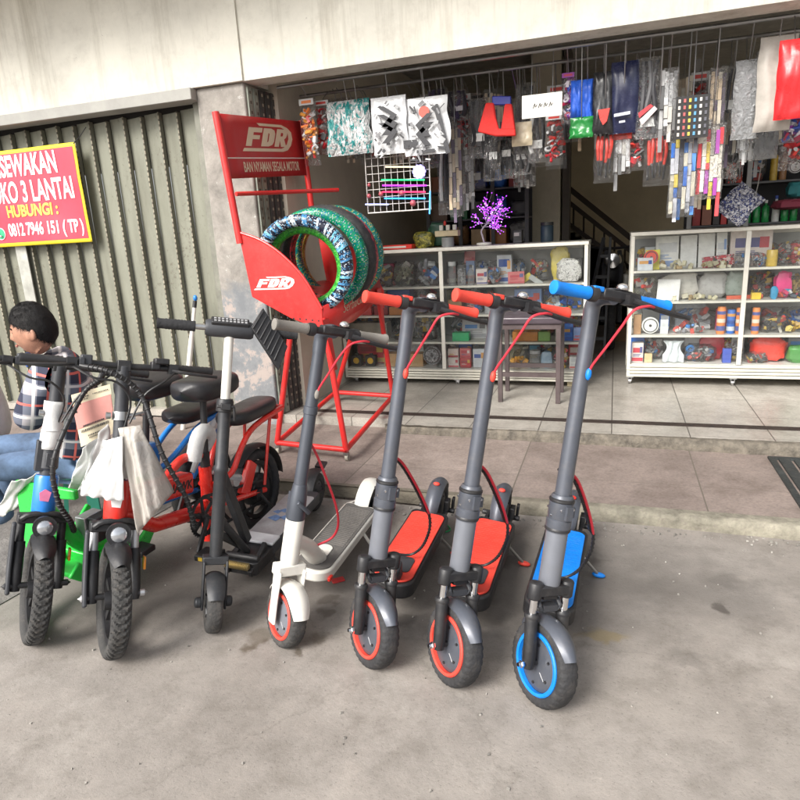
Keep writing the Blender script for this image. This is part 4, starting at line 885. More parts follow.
    for s in (-1, 1):
        b = MB(); b.M = A; prf = [(0, s * .19)]
        for k in range(18): prf.append((.0165 - .0018 * (k % 2), s * (.19 + .125 * k / 17)))
        prf.append((0, s * .316)); b.lathe(prf, 14, 'x', (0, .014, top + .005)); b.build('grip', BLACK, rt, smooth=60)
        b = MB(); b.M = A; b.box((s * .165, -.01, top), (.03, .045, .035)); b.tube(bez([(s * .16, -.03, top - .006), (s * .2, -.052, top - .012), (s * .26, -.058, top - .016), (s * .315, -.05, top - .018)], 12), .006, 8); b.build('brake_lever', BLACK, rt, smooth=40)
    b = MB(); b.M = A; b.box((.125, -.004, top + .026), (.05, .045, .022)); b.box((.105, 0, top + .01), (.03, .04, .03)); b.build('display', BLACK, hb, bevel=.004)
    b = MB(); b.M = A; b.box((-.12, -.004, top + .012), (.035, .04, .035)); b.box((-.135, -.02, top + .004), (.02, .02, .03)); b.build('switch_box', DARKGREY, hb, bevel=.004)
    # cable loom, spiral wrapped, sweeping from the bar to the frame
    loom = bez(P['loom'](A, top), 44); b = MB(); b.tube(loom, .0085, 8)
    for k in range(2, len(loom) - 1):
        t = (loom[k] - loom[k - 1]).normalized(); q = t.to_track_quat('Z', 'Y').to_matrix().to_4x4(); q.translation = loom[k]; sv = b.M; b.M = q; b.lathe([(.0086, -.003), (.0112, -.0015), (.0112, .0015), (.0086, .003)], 8, 'z', closed=True); b.M = sv
    b.build('cable_loom', BLACK, rt, smooth=60)
    b = MB(); b.M = A
    b.tube(bez([(-.17, -.03, top - .01), (-.10, -.07, top - .05), (-.03, -.07, top - .06), (.02, -.05, top - .12), (.01, -.03, .58)], 18), .004, 6); b.tube(bez([(.17, -.03, top - .01), (.12, -.08, top - .05), (.06, -.075, top - .10), (.02, -.05, top - .2)], 16), .004, 6); b.build('brake_cables', BLACK, rt)
    h0 = A @ Vector((0, .02, .28)); h1 = A @ Vector((0, .02, .36))
    # frame
    P['frame'](rt, A, h0, h1)
    # seats
    b = MB(); cushion(b, .28, .17, .26, .095, (0, .70, .775)); b.build('saddle', SEATM, rt, smooth=60)
    b = MB(); b.tube([(0, .64, .40), (0, .69, .72)], .0145, 12); b.tube([(0, .64, .40), (0, .652, .50)], .021, 12); b.build('seat_post', BLACK, rt)
    b = MB(); cushion(b, .38, .17, .17, .07, (0, 1.0, .585), dish=.006); b.build('rear_seat', SEATM, rt, smooth=60)
    # rear wheel, arm, fender, lamp
    wheel('rear_wheel', rt, r, .062, .052, .14, BLACK, None, RUBBER, Matrix.Translation((0, wb, r)), notch=.003, spokes=True)
    b = MB(); b.lathe([(0, -.04), (.07, -.04), (.08, -.025), (.08, .025), (.07, .04), (0, .04)], 24, 'x', (0, wb, r)); b.build('hub_motor', BLACK, rt)
    b = MB(); b.M = Matrix.Translation((0, wb, r)); arc_fender(b, .222, .085, R(-40), R(88), n=22, taper=.2); b.build('rear_fender', BLACK, rt, smooth=50)
    b = MB(); b.box((0, 1.215, .50), (.06, .02, .035)); b.build('tail_light', RED, rt, bevel=.004)
    # crank
    b = MB(); b.lathe([(.072, -.004), (.082, -.004), (.082, .004), (.072, .004)], 32, 'x', (.055, .52, .27), closed=True)
    for k in range(36):
        a = 2 * PI * k / 36; b.box((.055, .52 + .084 * math.sin(a), .27 + .084 * math.cos(a)), (.004, .006, .006), Matrix.Rotation(-a, 3, 'X'))
    for k in range(6):
        a = 2 * PI * k / 6; b.beam((.055, .52, .27), (.055, .52 + .074 * math.sin(a), .27 + .074 * math.cos(a)), .014, .006, up=(1, 0, 0))
    b.build('chainring', BLACK, rt)
    b = MB(); b.tube([(-.07, .52, .27), (.075, .52, .27)], .014, 10); b.beam((.075, .52, .27), (.085, .42, .16), .022, .012, up=(1, 0, 0)); b.beam((-.07, .52, .27), (-.08, .62, .38), .022, .012, up=(1, 0, 0)); b.build('crank', BLACK, rt, bevel=.003)
    for s, pp in ((1, (.14, .42, .16)), (-1, (-.13, .62, .38))):
        b = MB(); b.box(pp, (.095, .08, .026)); pd = b.build('pedal', BLACK, rt, bevel=.005)
        b = MB(); b.box((pp[0], pp[1] - .041, pp[2]), (.05, .004, .014)); b.box((pp[0], pp[1] + .041, pp[2]), (.05, .004, .014)); b.build('pedal_reflector', GOLDY, pd)
    b = MB(); b.beam((.055, .53, .352), (.05, wb, r + .05), .006, .012); b.beam((.055, .53, .188), (.05, wb, r - .05), .006, .012); b.build('chain', BLACK, rt)
    b = MB(); b.tube([(.06, wb - .06, .2), (.14, wb + .03, .012)], .009, 8); b.box((.055, wb - .07, .205), (.03, .05, .04)); b.build('side_stand', BLACK, rt)
    return rt
def red_frame(rt, A, h0, h1):
    b = MB(); b.beam(A @ Vector((0, .03, .30)), (0, .52, .42), .075, .085); fr = None; b.build('battery_box', BRED, rt, bevel=.014)
    b = MB(); b.tube([A @ Vector((0, .02, .27)), (0, .30, .33), (0, .56, .27)], [.03, .028, .03], 12); b.tube(bez([(0, .54, .26), (0, .60, .24), (0, .63, .30), (0, .64, .44)], 12), .027, 12); b.tube(bez([(0, .38, .47), (0, .50, .52), (0, .62, .50)], 10), .018, 10); b.tube([(.0, .60, .12), (0, .615, .30)], .023, 12)
    b.build('frame', BRED, rt, smooth=50)
    b = MB()
    for s in (-1, 1):
        b.tube(bez([(s * .03, .64, .36), (s * .06, .74, .38), (s * .07, .82, .47), (s * .07, .94, .53), (s * .07, 1.2, .55)], 18), .0135, 10); b.tube([(s * .07, 1.08, .54), (s * .055, .99, .22)], .008, 8); b.tube(bez([(s * .03, .60, .27), (s * .06, .75, .25), (s * .055, .99, .195)], 10), .013, 8)
    b.tube([(-.07, 1.2, .55), (.07, 1.2, .55)], .0135, 10); b.build('rear_carrier', BRED, rt)
    b = MB(); b.prism([(-.03, -.08), (.03, -.08), (.04, .08), (-.03, .08)], .03, frame((.06, .87, .30), (0, .6, -.5), (0, -.5, -.6))); b.build('side_panel', BRED, rt, bevel=.006)
    b = MB(); b.tube(bez([(.0, .70, .40), (.04, .74, .36), (.05, .80, .33)], 8), .02, 8); b.lathe([(0, -.04), (.028, -.04), (.028, .04), (0, .04)], 14, 'x', (.02, .77, .33)); b.build('shock_absorber', SILV, rt)
    a = A @ Vector((0, .03, .30)); c = Vector((0, .52, .42)); d = (c - a).normalized(); up = Vector((1, 0, 0)).cross(d) * 1
    o = a.lerp(c, .78) + Vector((.0385, 0, 0))
    text('HAWK', BLACK, rt, frame(o, d, Vector((1, 0, 0)).cross(d)), width=.13, height=.036, bold=.02, shear=.15)
    b = MB(); b.tube(bez([(0.02, .55, .50), (.03, .58, .58), (.02, .64, .60), (.0, .70, .56), (-.03, .68, .5)], 14), [.02, .03, .035, .035, .04, .04, .04, .04, .035, .03, .03, .028, .02][:13] if False else .032, 10); b.build('foam_wrap', FOAMW, rt, smooth=60)
def blue_frame(rt, A, h0, h1):
    # low step-through body, green below and blue above
    b = MB(); pts = bez([A @ Vector((0, .02, .27)), (0, .22, .30), (0, .30, .21), (0, .42, .18), (0, .55, .22), (0, .64, .40)], 24)
    b.tube(pts, .032, 12); b.build('frame', BGREEN, rt, smooth=60)
    b = MB(); b.prism([(.10, .20), (.18, .13), (.50, .13), (.56, .2), (.5, .215), (.45, .185), (.2, .185), (.15, .24)], .015, frame((-.115, 0, 0), (0, 1, 0), (0, 0, 1))); b.prism([(.10, .20), (.18, .13), (.50, .13), (.56, .2), (.5, .215), (.45, .185), (.2, .185), (.15, .24)], .015, frame((.10, 0, 0), (0, 1, 0), (0, 0, 1)))
    b.span((-.1, .18, .13), (.1, .48, .15)); b.prism([(-.30, .13), (-.23, .13), (-.21, .40), (.02, .43), (.02, .47), (-.30, .46)], .02, frame((0, .27, 0), (1, 0, 0), (0, 0, 1))); b.prism([(-.30, .13), (.0, .13), (.0, .185), (-.30, .20)], .03, frame((0, .30, 0), (1, 0, 0), (0, 0, 1))); b.span((-.27, .272, .13), (-.08, .50, .145)); b.prism([(.27, .13), (.50, .13), (.56, .22), (.54, .24), (.46, .17), (.27, .17)], .016, frame((-.27, 0, 0), (0, 1, 0), (0, 0, 1))); b.build('step_board', BGREEN, rt, bevel=.006)
    b = MB(); b.box((.02, .30, .31), (.05, .09, .09)); b.build('controller_box', SILV, rt, bevel=.004)
    b = MB(); b.box((.075, .31, .31), (.05, .1, .1)); b.box((.115, .30, .34), (.02, .05, .04)); b.build('battery_box', BLACK, rt, bevel=.006)
    b = MB(); b.beam((0, .46, .50), (0, .70, .46), .09, .12); b.build('side_case', BBLUE, rt, bevel=.018)
    b = MB(); b.beam((.0472, .48, .455), (.0472, .66, .43), .003, .05); b.build('side_decal', PAPERW, rt)
    text('MV', BBLUE, rt, frame((.0495, .57, .444), (0, 1, -.12), (0, .12, 1)), width=.075, height=.042, bold=.03, shear=.2)
    b = MB()
    for s in (-1, 1):
        b.tube(bez([(s * .03, .64, .38), (s * .06, .76, .44), (s * .07, .94, .53), (s * .07, 1.2, .55)], 16), .0135, 10); b.tube(bez([(s * .03, .56, .25), (s * .06, .75, .24), (s * .055, .99, .195)], 10), .013, 8)
    b.tube([(-.07, 1.2, .55), (.07, 1.2, .55)], .0135, 10); b.build('rear_carrier', BBLUE, rt)
    for off, mt_, nm in ((0, FOAMW, 'swoosh_panel'), (-.03, BBLUE, 'swoosh_stripe')):
        b = MB(); b.tube(bez([(.085, .84, .33 + off), (.095, .92, .44 + off), (.095, 1.02, .52 + off), (.09, 1.14, .55 + off)], 14), [.012 + .01 * math.sin(PI * k / 12) for k in range(13)], 8); b.build(nm, mt_, rt)
def loomR(A, top): return [A @ Vector((-.14, -.03, top - .01)), A @ Vector((-.05, -.09, top - .03)), A @ Vector((.05, -.07, top - .10)), Vector((.16, .22, .66)), Vector((.19, .27, .48)), Vector((.17, .32, .34)), Vector((.09, .42, .28))]
def loomL(A, top): return [A @ Vector((.14, -.03, top - .01)), A @ Vector((.12, -.09, top - .035)), A @ Vector((.07, -.08, top - .10)), Vector((.10, .12, .66)), Vector((.09, .12, .50)), Vector((.085, .16, .40)), Vector((.05, .20, .33))]
bikeR = ebike('red electric bicycle with white cloth tied round its head tube and black seats', 110, 649, 52, 0, -1, dict(head=BRED, stan=SILV, frame=red_frame, loom=loomR))
bikeL = ebike('blue and green electric bicycle with white foam sleeve on its stem', 31, 634, 56, 4, -3, dict(head=BBLUE, stan=BLACK, frame=blue_frame, loom=loomL))
bpy.context.view_layer.update()
# foam sleeve on the left bike's stem; sheet over its frame; cloth on the right bike
def world_of(rt, p): return rt.matrix_world @ Vector(p)
SL, AL = steer_matrix(.195, 17, 56, .05); SR, AR = steer_matrix(.195, 17, 52, .05)
b = MB(); b.M = bikeL.matrix_world @ AL; b.grid(lambda u, v: Vector(((.033 + .003 * math.sin(v * 9 + u * 12)) * math.cos(2 * PI * u), (.033 + .003 * math.sin(v * 9 + u * 12)) * math.sin(2 * PI * u), .485 + .175 * v)), 24, 14, cu=True)
b.grid(lambda u, v: Vector(((.0355) * math.cos(2 * PI * u), (.0355) * math.sin(2 * PI * u), .545 + .004 * v + .01 * u)), 24, 2)
tag(b.build('foam_sleeve', FOAMW, None, smooth=60, solid=.004, loc=world_of(bikeL, AL @ Vector((0, 0, .5)))), 'white foam sleeve wrapped around the stem of the blue bicycle', 'foam wrap')
def drape(name, corners, mtl, label, cat, amp=.012, seed=0, nu=26, nv=22, solid=.003):
    a, b_, c, d = [Vector(q) for q in corners]                    # top left, top right, bottom right, bottom left
    nrm = (b_ - a).cross(d - a).normalized()
    def fn(u, v):
        p = (a.lerp(b_, u)).lerp(d.lerp(c, u), v)
        return p + nrm * amp * ((math.sin(u * 9 + seed + 2 * v) + .4 * math.sin(u * 26 + v * 7 + seed)) * (.3 + v) + 1.4 * noise.noise(Vector((u * 3, v * 3, seed)))) + Vector((0, 0, -.25 * amp * 4 * u * (1 - u)))
    m_ = MB(); m_.grid(fn, nu, nv); o = m_.build(name, mtl, None, smooth=70, solid=solid, loc=(a + b_) / 2)
    return tag(o, label, cat)
drape('foam_sheet', [atz(12, 482, .5), at(46, 470, 1.80), at(45, 492, 1.76), at(-4, 515, 1.78)], FOAMW, 'white foam sheet hanging over the green frame at the left', 'foam wrap', seed=1.0)
drape('foam_sheet', [at(84, 448, 1.83), at(108, 424, 1.80), at(104, 478, 1.83), at(70, 492, 1.86)], FOAMW, 'grey white foam sheet rolled behind the paper sign', 'foam wrap', amp=.02, seed=4.0)
# tied cloth: neck band, a left and a right tail
Wn = bikeR.matrix_world @ AR
b = MB(); b.M = Wn; b.grid(lambda u, v: Vector(((.046 + .012 * abs(v - .5) + .004 * math.sin(u * 25)) * math.cos(2 * PI * u), (.046 + .012 * abs(v - .5) + .004 * math.sin(u * 25)) * math.sin(2 * PI * u), .40 + .13 * v)), 30, 10, cu=True)
cloth = b
cloth.M = Matrix()
def tail(top0, top1, bot0, bot1, amp, seed, depth):
    top0, top1, bot0, bot1 = map(Vector, (top0, top1, bot0, bot1))
    def fn(u, v):
        p = top0.lerp(top1, u).lerp(bot0.lerp(bot1, u), v); vv = v ** .8
        return p + Vector((.3, -.95, 0)) * (amp * vv * (math.sin(u * 8 + seed) + .55 * math.sin(u * 23 + seed * 2 + v * 3)) + depth * math.sin(PI * u) * vv + .01 * noise.noise(Vector((u * 4, v * 4, seed))))
    cloth.grid(fn, 26, 20)
kn = Wn @ Vector((0, -.05, .44))
yk = kn.y
tail(at(108, 440, yk), at(122, 436, yk - .01), at(80, 489, yk - .02), at(126, 498, yk - .04), .014, .5, .05)
wr = tag(cloth.build('cloth_wrap', FOAMW, None, smooth=70, solid=.003, loc=kn), 'white cloth knotted round the head tube of the red bicycle', 'cloth')
cloth = MB(); tail(at(118, 428, yk), at(140, 425, yk + .03), at(140, 531, yk - .02), at(172, 494, yk + .06), .018, 2.2, .06)
tag(cloth.build('plastic_wrap', FILMW, None, smooth=70, solid=.002, loc=kn), 'creased tan plastic film hanging down from the red bicycle beside the white cloth', 'plastic film')
# paper sign hanging from the bars
PAP = mat('cream paper', (.66, .58, .42), .8, var=.05); PAPP = mat('pink paper panel', (.6, .27, .24), .8, var=.08, vs=20); INK = mat('black print', (.05, .05, .05), .7)
ys = 1.86
q = [at(71, 395, ys), at(110, 384, ys), at(117, 432, ys), at(81, 447, ys)]
o0 = (q[0] + q[1] + q[2] + q[3]) / 4
ps = thing('paper_sign', 'cream printed paper with a pink panel hanging between the handlebars', 'paper sign', o0)
def pq(u, v, d=0.0): return q[0].lerp(q[1], u).lerp(q[3].lerp(q[2], u), v) + Vector((0, -d, 0)) + Vector((0, -.008, 0)) * math.sin(PI * u) - o0
def patch(u0, u1, v0, v1, d, mtl, name, n=8):
    m_ = MB(); m_.grid(lambda u, v: pq(u0 + (u1 - u0) * u, v0 + (v1 - v0) * v, d), n, n); return m_.build(name, mtl, ps, smooth=60)
patch(0, 1, 0, 1, 0, PAP, 'sheet', 12); patch(0, .99, .2, .66, .002, PAPP, 'pink_panel')
m_ = MB(); rr = random.Random(5)
for v0, u0, u1, h in ((.08, .08, .5, .03), (.13, .06, .45, .025), (.08, .6, .95, .02), (.62, .2, .75, .035), (.70, .12, .85, .05), (.83, .3, .75, .03), (.88, .32, .7, .025)):
    u = u0
    while u < u1:
        w_ = rr.uniform(.012, .03); m_.grid(lambda a, c: pq(u + w_ * a, v0 + h * c, .004), 2, 2); u += w_ + .012
m_.build('print', INK, ps, smooth=0)
# white pole with blue tip leaning on the shutter
pt = at(195.5, 296, 3.88); pl = at(186.5, 392, 3.74); d_ = (pl - pt); pb = pt + d_ * ((pt.z - .05) / -d_.z)
pole = thing('white_pole', 'slim white pole with a blue and black tip leaning on the shutter', 'pole', pb)
m_ = MB(); m_.tube([Vector((0, 0, 0)), (pt - pb) * .62, (pt - pb) * .85, (pt - pb) * .93], [.019, .019, .013, .012], 12); m_.build('tube', WHITE, pole)
m_ = MB(); m_.tube([(pt - pb) * .915, (pt - pb) * .965], .015, 10); m_.build('collar', BLACK, pole)
m_ = MB(); m_.ball((pt - pb) * .985, (.016, .016, .022)); m_.build('tip', BBLUE, pole)

# ------------------------------------------------------------------ people
SKIN = mat('skin', (.40, .205, .135), .55, var=.2, vs=14, bump=.12, bs=160); HAIR = mat('black hair', (.009, .008, .008), .7, var=.4, vs=40, bump=.25, bs=220, spec=.3)
def plaid():
    mt, nt, b, out = nodes_of('plaid shirt cloth'); L = nt.links.new
    tc = N(nt, 'ShaderNodeTexCoord'); sp = N(nt, 'ShaderNodeSeparateXYZ'); mp = N(nt, 'ShaderNodeMapping'); mp.inputs['Rotation'].default_value = (R(8), R(-10), R(38)); L(tc.outputs['Object'], mp.inputs['Vector']); L(mp.outputs[0], sp.inputs[0])
    def band(sock, per, wd, off=0.0):
        a = N(nt, 'ShaderNodeMath', operation='ADD'); L(sock, a.inputs[0]); a.inputs[1].default_value = 10 + off
        q = N(nt, 'ShaderNodeMath', operation='PINGPONG'); L(a.outputs[0], q.inputs[0]); q.inputs[1].default_value = per / 2
        r = N(nt, 'ShaderNodeMath', operation='LESS_THAN'); L(q.outputs[0], r.inputs[0]); r.inputs[1].default_value = wd / 2; return r.outputs[0]
    X, Z = sp.outputs[1], sp.outputs[2]
    base = (.34, .32, .34)
    wx, wz = band(X, .135, .085), band(Z, .135, .085)
    mu = N(nt, 'ShaderNodeMath', operation='MULTIPLY'); L(wx, mu.inputs[0]); L(wz, mu.inputs[1])
    sm = N(nt, 'ShaderNodeMath', operation='MAXIMUM'); L(wx, sm.inputs[0]); L(wz, sm.inputs[1])
    c = mix(nt, sm.outputs[0], base, (.12, .13, .17)); c = mix(nt, mu.outputs[0], c, (.022, .025, .05))
    for s, o, w_, col in ((X, 0, .01, (.6, .12, .1)), (Z, 0, .01, (.6, .12, .1)), (X, .055, .012, (.6, .57, .57)), (Z, .055, .012, (.6, .57, .57))):
        c = mix(nt, band(s, .135, w_, o), c, col)
    L(c, b.inputs['Base Color']); b.inputs['Roughness'].default_value = .85; return mt
PLAID = plaid(); DENIM = mat('blue denim', (.10, .155, .25), .9, var=.45, vs=9, bump=.35, bs=18); DENIMD = mat('dark denim', (.03, .07, .2), .9, var=.3, vs=18, bump=.3)
WSHIRT = mat('white shirt cloth', (.62, .63, .64), .85, var=.12, vs=12, bump=.2)
def skin_obj(name, chain, mtl, parent, sub=2, extra=None, voxel=None):
    """One surface grown round a skeleton: chain = [(point, radius, parent index)]"""
    me = bpy.data.meshes.new(name); me.from_pydata([Vector(c[0]) for c in chain], [(i, c[2]) for i, c in enumerate(chain) if c[2] is not None], [])
    o = bpy.data.objects.new(name, me); COL.objects.link(o)
    md = o.modifiers.new('skin', 'SKIN'); md.use_smooth_shade = True
    for i, c in enumerate(chain):
        r_ = c[1] if isinstance(c[1], tuple) else (c[1], c[1]); me.skin_vertices[0].data[i].radius = r_; me.skin_vertices[0].data[i].use_root = (i == 0)
    sb = o.modifiers.new('sub', 'SUBSURF'); sb.levels = sb.render_levels = sub
    bpy.context.view_layer.update(); dg = bpy.context.evaluated_depsgraph_get(); m2 = bpy.data.meshes.new_from_object(o.evaluated_get(dg))
    bpy.data.objects.remove(o); m2.name = name
    if extra:
        bm = bmesh.new(); bm.from_mesh(m2)
        for ex in extra:
            t = bpy.data.meshes.new('t'); t.from_pydata(ex.v, [], ex.f); bm.from_mesh(t); bpy.data.meshes.remove(t)
        bm.to_mesh(m2); bm.free()
    m2.materials.clear(); m2.materials.append(mtl); m2.polygons.foreach_set('use_smooth', [True] * len(m2.polygons)); m2.polygons.foreach_set('material_index', [0] * len(m2.polygons))
    o = bpy.data.objects.new(name, m2); COL.objects.link(o); o.parent = parent
    if voxel:
        rm = o.modifiers.new('fuse', 'REMESH'); rm.mode = 'VOXEL'; rm.voxel_size = voxel; rm.use_smooth_shade = True
        sm = o.modifiers.new('soft', 'SMOOTH'); sm.iterations = 3; sm.factor = .5
        bpy.context.view_layer.update(); m3 = bpy.data.meshes.new_from_object(o.evaluated_get(bpy.context.evaluated_depsgraph_get())); o.modifiers.clear(); o.data = m3
        bm = bmesh.new(); bm.from_mesh(m3); seen = set(); comps = []
        for v0 in bm.verts:
            if v0 in seen: continue
            st_ = [v0]; seen.add(v0); cp = []
            while st_:
                v_ = st_.pop(); cp.append(v_)
                for e_ in v_.link_edges:
                    w_ = e_.other_vert(v_)
                    if w_ not in seen: seen.add(w_); st_.append(w_)
            comps.append(cp)
        big = max(len(c_) for c_ in comps)
        bmesh.ops.delete(bm, geom=[v_ for c_ in comps if len(c_) < big for v_ in c_], context='VERTS'); bm.to_mesh(m3); bm.free()
    return o
def head_mesh(M, scale=1.0):
    """Head about its centre, face towards -y, height 0.235."""
    def fn(u, v):
        a = 2 * PI * u; t = PI * (v * .998 + .001)
        d = Vector((math.sin(a) * math.sin(t), -math.cos(a) * math.sin(t), math.cos(t)))
        x, y, z = d.x * .076, d.y * .094, d.z * .118
        if d.z < 0: x *= 1 - .32 * d.z * d.z; y *= 1 - (.12 if d.y < 0 else .30) * d.z * d.z
        f = max(0, -d.y) ** 2
        g = lambda c, w: math.exp(-((d.z - c) / w) ** 2)
        mid = math.exp(-(d.x / .16) ** 2); wide = math.exp(-(d.x / .4) ** 2)
        y -= f * (.024 * mid * g(-.22, .13) + .010 * mid * g(-.02, .12) + .007 * wide * g(.14, .08) + .009 * wide * g(-.48, .09) + .012 * wide * g(-.78, .12))
        y += f * (.009 * math.exp(-((abs(d.x) - .36) / .16) ** 2) * g(.03, .09) + .006 * wide * g(-.36, .035) + .006 * wide * g(-.62, .05))
        return M @ (Vector((x, y, z)) * scale)
    b = MB(); b.grid(fn, 72, 56, cu=True)
    for s in (-1, 1):                                             # ears
        def ear(u, v):
            a = 2 * PI * u; t = PI * (v * .998 + .001); q = Vector((.011 * math.cos(t), .021 * math.cos(a) * math.sin(t) + .006 * math.cos(t), .034 * math.sin(a) * math.sin(t)))
            q.x -= .006 * (1 - min(1, (abs(q.y) / .016) ** 2)) * (math.cos(t) > 0); return M @ (Vector((s * (.078 + q.x), .012 + q.y, -.012 + q.z)) * scale)
        b.grid(ear, 20, 12, cu=True)
    return b
def hand_chains(W, d, side, up):
    """Palm and five bent fingers from the wrist W along d; returns skin chains as separate meshes."""
    d = Vector(d).normalized(); up = Vector(up); s_ = d.cross(up).normalized(); up = s_.cross(d).normalized(); W = Vector(W); out = []
    for k, (l, o) in enumerate(((.066, -.03), (.076, -.010), (.072, .010), (.058, .029))):
        a = W + d * .03 + s_ * o * .7; b0 = W + d * .092 + s_ * o; b1 = b0 + d * l * .42 - up * .012; b2 = b1 + d * l * .25 - up * .02; b3 = b2 + d * l * .10 - up * .02
        out.append([(a, .010, None), (b0, .0095, 0), (b1, .0085, 1), (b2, .0078, 2), (b3, .0066, 3)])
    a = W + d * .03 - s_ * .02 * side; b0 = W + d * .055 - s_ * .047 * side - up * .006; b1 = b0 + d * .032 - s_ * .012 * side - up * .010; b2 = b1 + d * .026 - up * .01
    out.append([(a, .013, None), (b0, .0115, 0), (b1, .010, 1), (b2, .0078, 2)])
    return out
def seated_person(label, hip, f, shirt_m, jeans_m, name_hair=True, headturn=0.0, look=None):
    """Seated figure, forward f; hip = point on the seat; the left elbow rests forward."""
    rt = thing('person', label, 'person', (hip[0], hip[1], 0)); f = Vector((f[0], f[1], 0)).normalized(); l = Vector((-f.y, f.x, 0)); U = Vector((0, 0, 1)); hz = hip[2]
    def P(a, s, z): return f * a + l * s + U * z
    pel = P(0, 0, hz + .09); sp1 = P(.03, 0, hz + .25); ch = P(.02, 0, hz + .44); nk0 = P(.045, 0, hz + .545); nk = P(.075, 0, hz + .605); hd = P(.115, 0, hz + .705)
    shl = P(.05, .21, hz + .53); elL = P(.20, .27, hz + .25); wrL = P(.44, .12, hz + .28); shr = P(.05, -.21, hz + .53); elR = P(.28, -.22, hz + .27); wrR = P(.47, -.05, hz + .32)
    hpl = P(.06, .08, hz + .07); knL = P(.46, .12, hz + .10); anL = P(.34, .14, .09); hpr = P(.03, -.09, hz + .085); knR = P(.45, -.17, hz + .13); anR = P(.40, -.17, .09)
    body = [(pel, (.12, .10), None), (sp1, (.12, .095), 0), (ch, (.125, .10), 1), (nk0, (.075, .07), 2), (nk, .055, 3), (hd, .05, 4),
            (shl, .055, 2), (shl.lerp(elL, .5), .047, 6), (elL, .04, 7), (elL.lerp(wrL, .4), .04, 8), (wrL, .027, 9), (wrL.lerp(wrL + (wrL - elL).normalized() * .08, 1), (.036, .018), 10),
            (shr, .055, 2), (shr.lerp(elR, .5), .047, 12), (elR, .04, 13), (elR.lerp(wrR, .4), .04, 14), (wrR, .027, 15), (wrR + (wrR - elR).normalized() * .08, (.036, .018), 16),
            (hpl, .075, 0), (hpl.lerp(knL, .5), .062, 18), (knL, .052, 19), (knL.lerp(anL, .35), .05, 20), (anL, .036, 21), (anL + U * -.05 - f * .02, .034, 22), (P(.43, .15, .032), (.04, .026), 23), (P(.49, .155, .022), (.042, .017), 24),
            (hpr, .075, 0), (hpr.lerp(knR, .5), .062, 26), (knR, .052, 27), (knR.lerp(anR, .35), .05, 28), (anR, .036, 29), (anR + U * -.05 - f * .02, .034, 30), (P(.49, -.18, .032), (.04, .026), 31), (P(.55, -.185, .022), (.042, .017), 32)]
    lk = Vector((look[0], look[1], -.10)).normalized() if look else f
    hm = frame(hd, lk.cross(U) * -1 * -1, U) if False else None
    yv = -lk; xv = yv.cross(U).normalized(); zv = xv.cross(yv)
    HM = Matrix((xv, yv, zv)).transposed().to_4x4(); HM.translation = hd
    ex = [head_mesh(HM)]
    for (w0, e0, s_) in ((wrL, elL, 1), (wrR, elR, -1)):
        for ch_ in hand_chains(w0 + (w0 - e0).normalized() * .005, w0 - e0, s_, U):
            m_ = MB(); pts = bez([c[0] for c in ch_], 12); n_ = len(pts); rs = [ch_[0][1] + (ch_[-1][1] - ch_[0][1]) * k / (n_ - 1) for k in range(n_)]; m_.tube(pts, rs, 10); m_.ball(pts[-1], ch_[-1][1], 10, 6); ex.append(m_)
    for an, s0 in ((anL, .15), (anR, -.18)):                      # toes
        base_ = P(.49 if s0 > 0 else .55, s0, .02)
        for k in range(5):
            m_ = MB(); m_.tube([base_ + l * (.026 - .013 * k), base_ + l * (.03 - .0145 * k) + f * (.05 - .005 * k)], [.011, .0085 if k else .011], 8); m_.ball(base_ + l * (.03 - .0145 * k) + f * (.05 - .005 * k), .0095 if k else .0115, 8, 6); ex.append(m_)
    bd = skin_obj('body', body, SKIN, rt, extra=ex, voxel=.006)
    sh_ = [(P(.03, 0, hz + .02), (.22, .19), None), (sp1 - f * .03, (.19, .145), 0), (ch - f * .02, (.23, .155), 1), (P(.04, 0, hz + .53), (.135, .10), 2), (P(.06, 0, hz + .578), (.078, .072), 3), (shl, .08, 2), (shl.lerp(elL, .5), .074, 5), (shl.lerp(elL, .86), .07, 6), (shr, .072, 2), (shr.lerp(elR, .5), .068, 8), (shr.lerp(elR, .86), .064, 9)]
    skin_obj('shirt', sh_, shirt_m, rt)
    je = [(P(.0, 0, hz + .06), (.14, .11), None), (hpl, .09, 0), (hpl.lerp(knL, .5), .076, 1), (knL, .064, 2), (knL.lerp(anL, .45), .06, 3), (knL.lerp(anL, .88), .055, 4), (hpr, .09, 0), (hpr.lerp(knR, .5), .076, 6), (knR, .064, 7), (knR.lerp(anR, .45), .06, 8), (knR.lerp(anR, .88), .055, 9)]
    skin_obj('jeans', je, jeans_m, rt)
    # hair: a cap standing off the skull with a ragged hem
    def hr(u, v):
        a = 2 * PI * u; face = math.cos(a)                        # 1 at the forehead
        hem = (.34 + .12 * (1 - face) if face > 0 else .46 + .24 * (-face) ** .6) + .025 * noise.noise(Vector((a * 6, 0, 3)))
        t = PI * (.001 + v * hem); d = Vector((math.sin(a) * math.sin(t), -math.cos(a) * math.sin(t), math.cos(t)))
        th = .010 * (1 - v ** 5) + .003 + .003 * noise.noise(d * 5)
        x, y, z = d.x * (.076 + th), d.y * (.095 + th), d.z * (.118 + th * 1.3)
        if d.z < 0: y *= 1 - .16 * d.z * d.z
        return HM @ Vector((x, y, z))
    m_ = MB(); m_.grid(hr, 90, 30, cu=True); rq = random.Random(9)
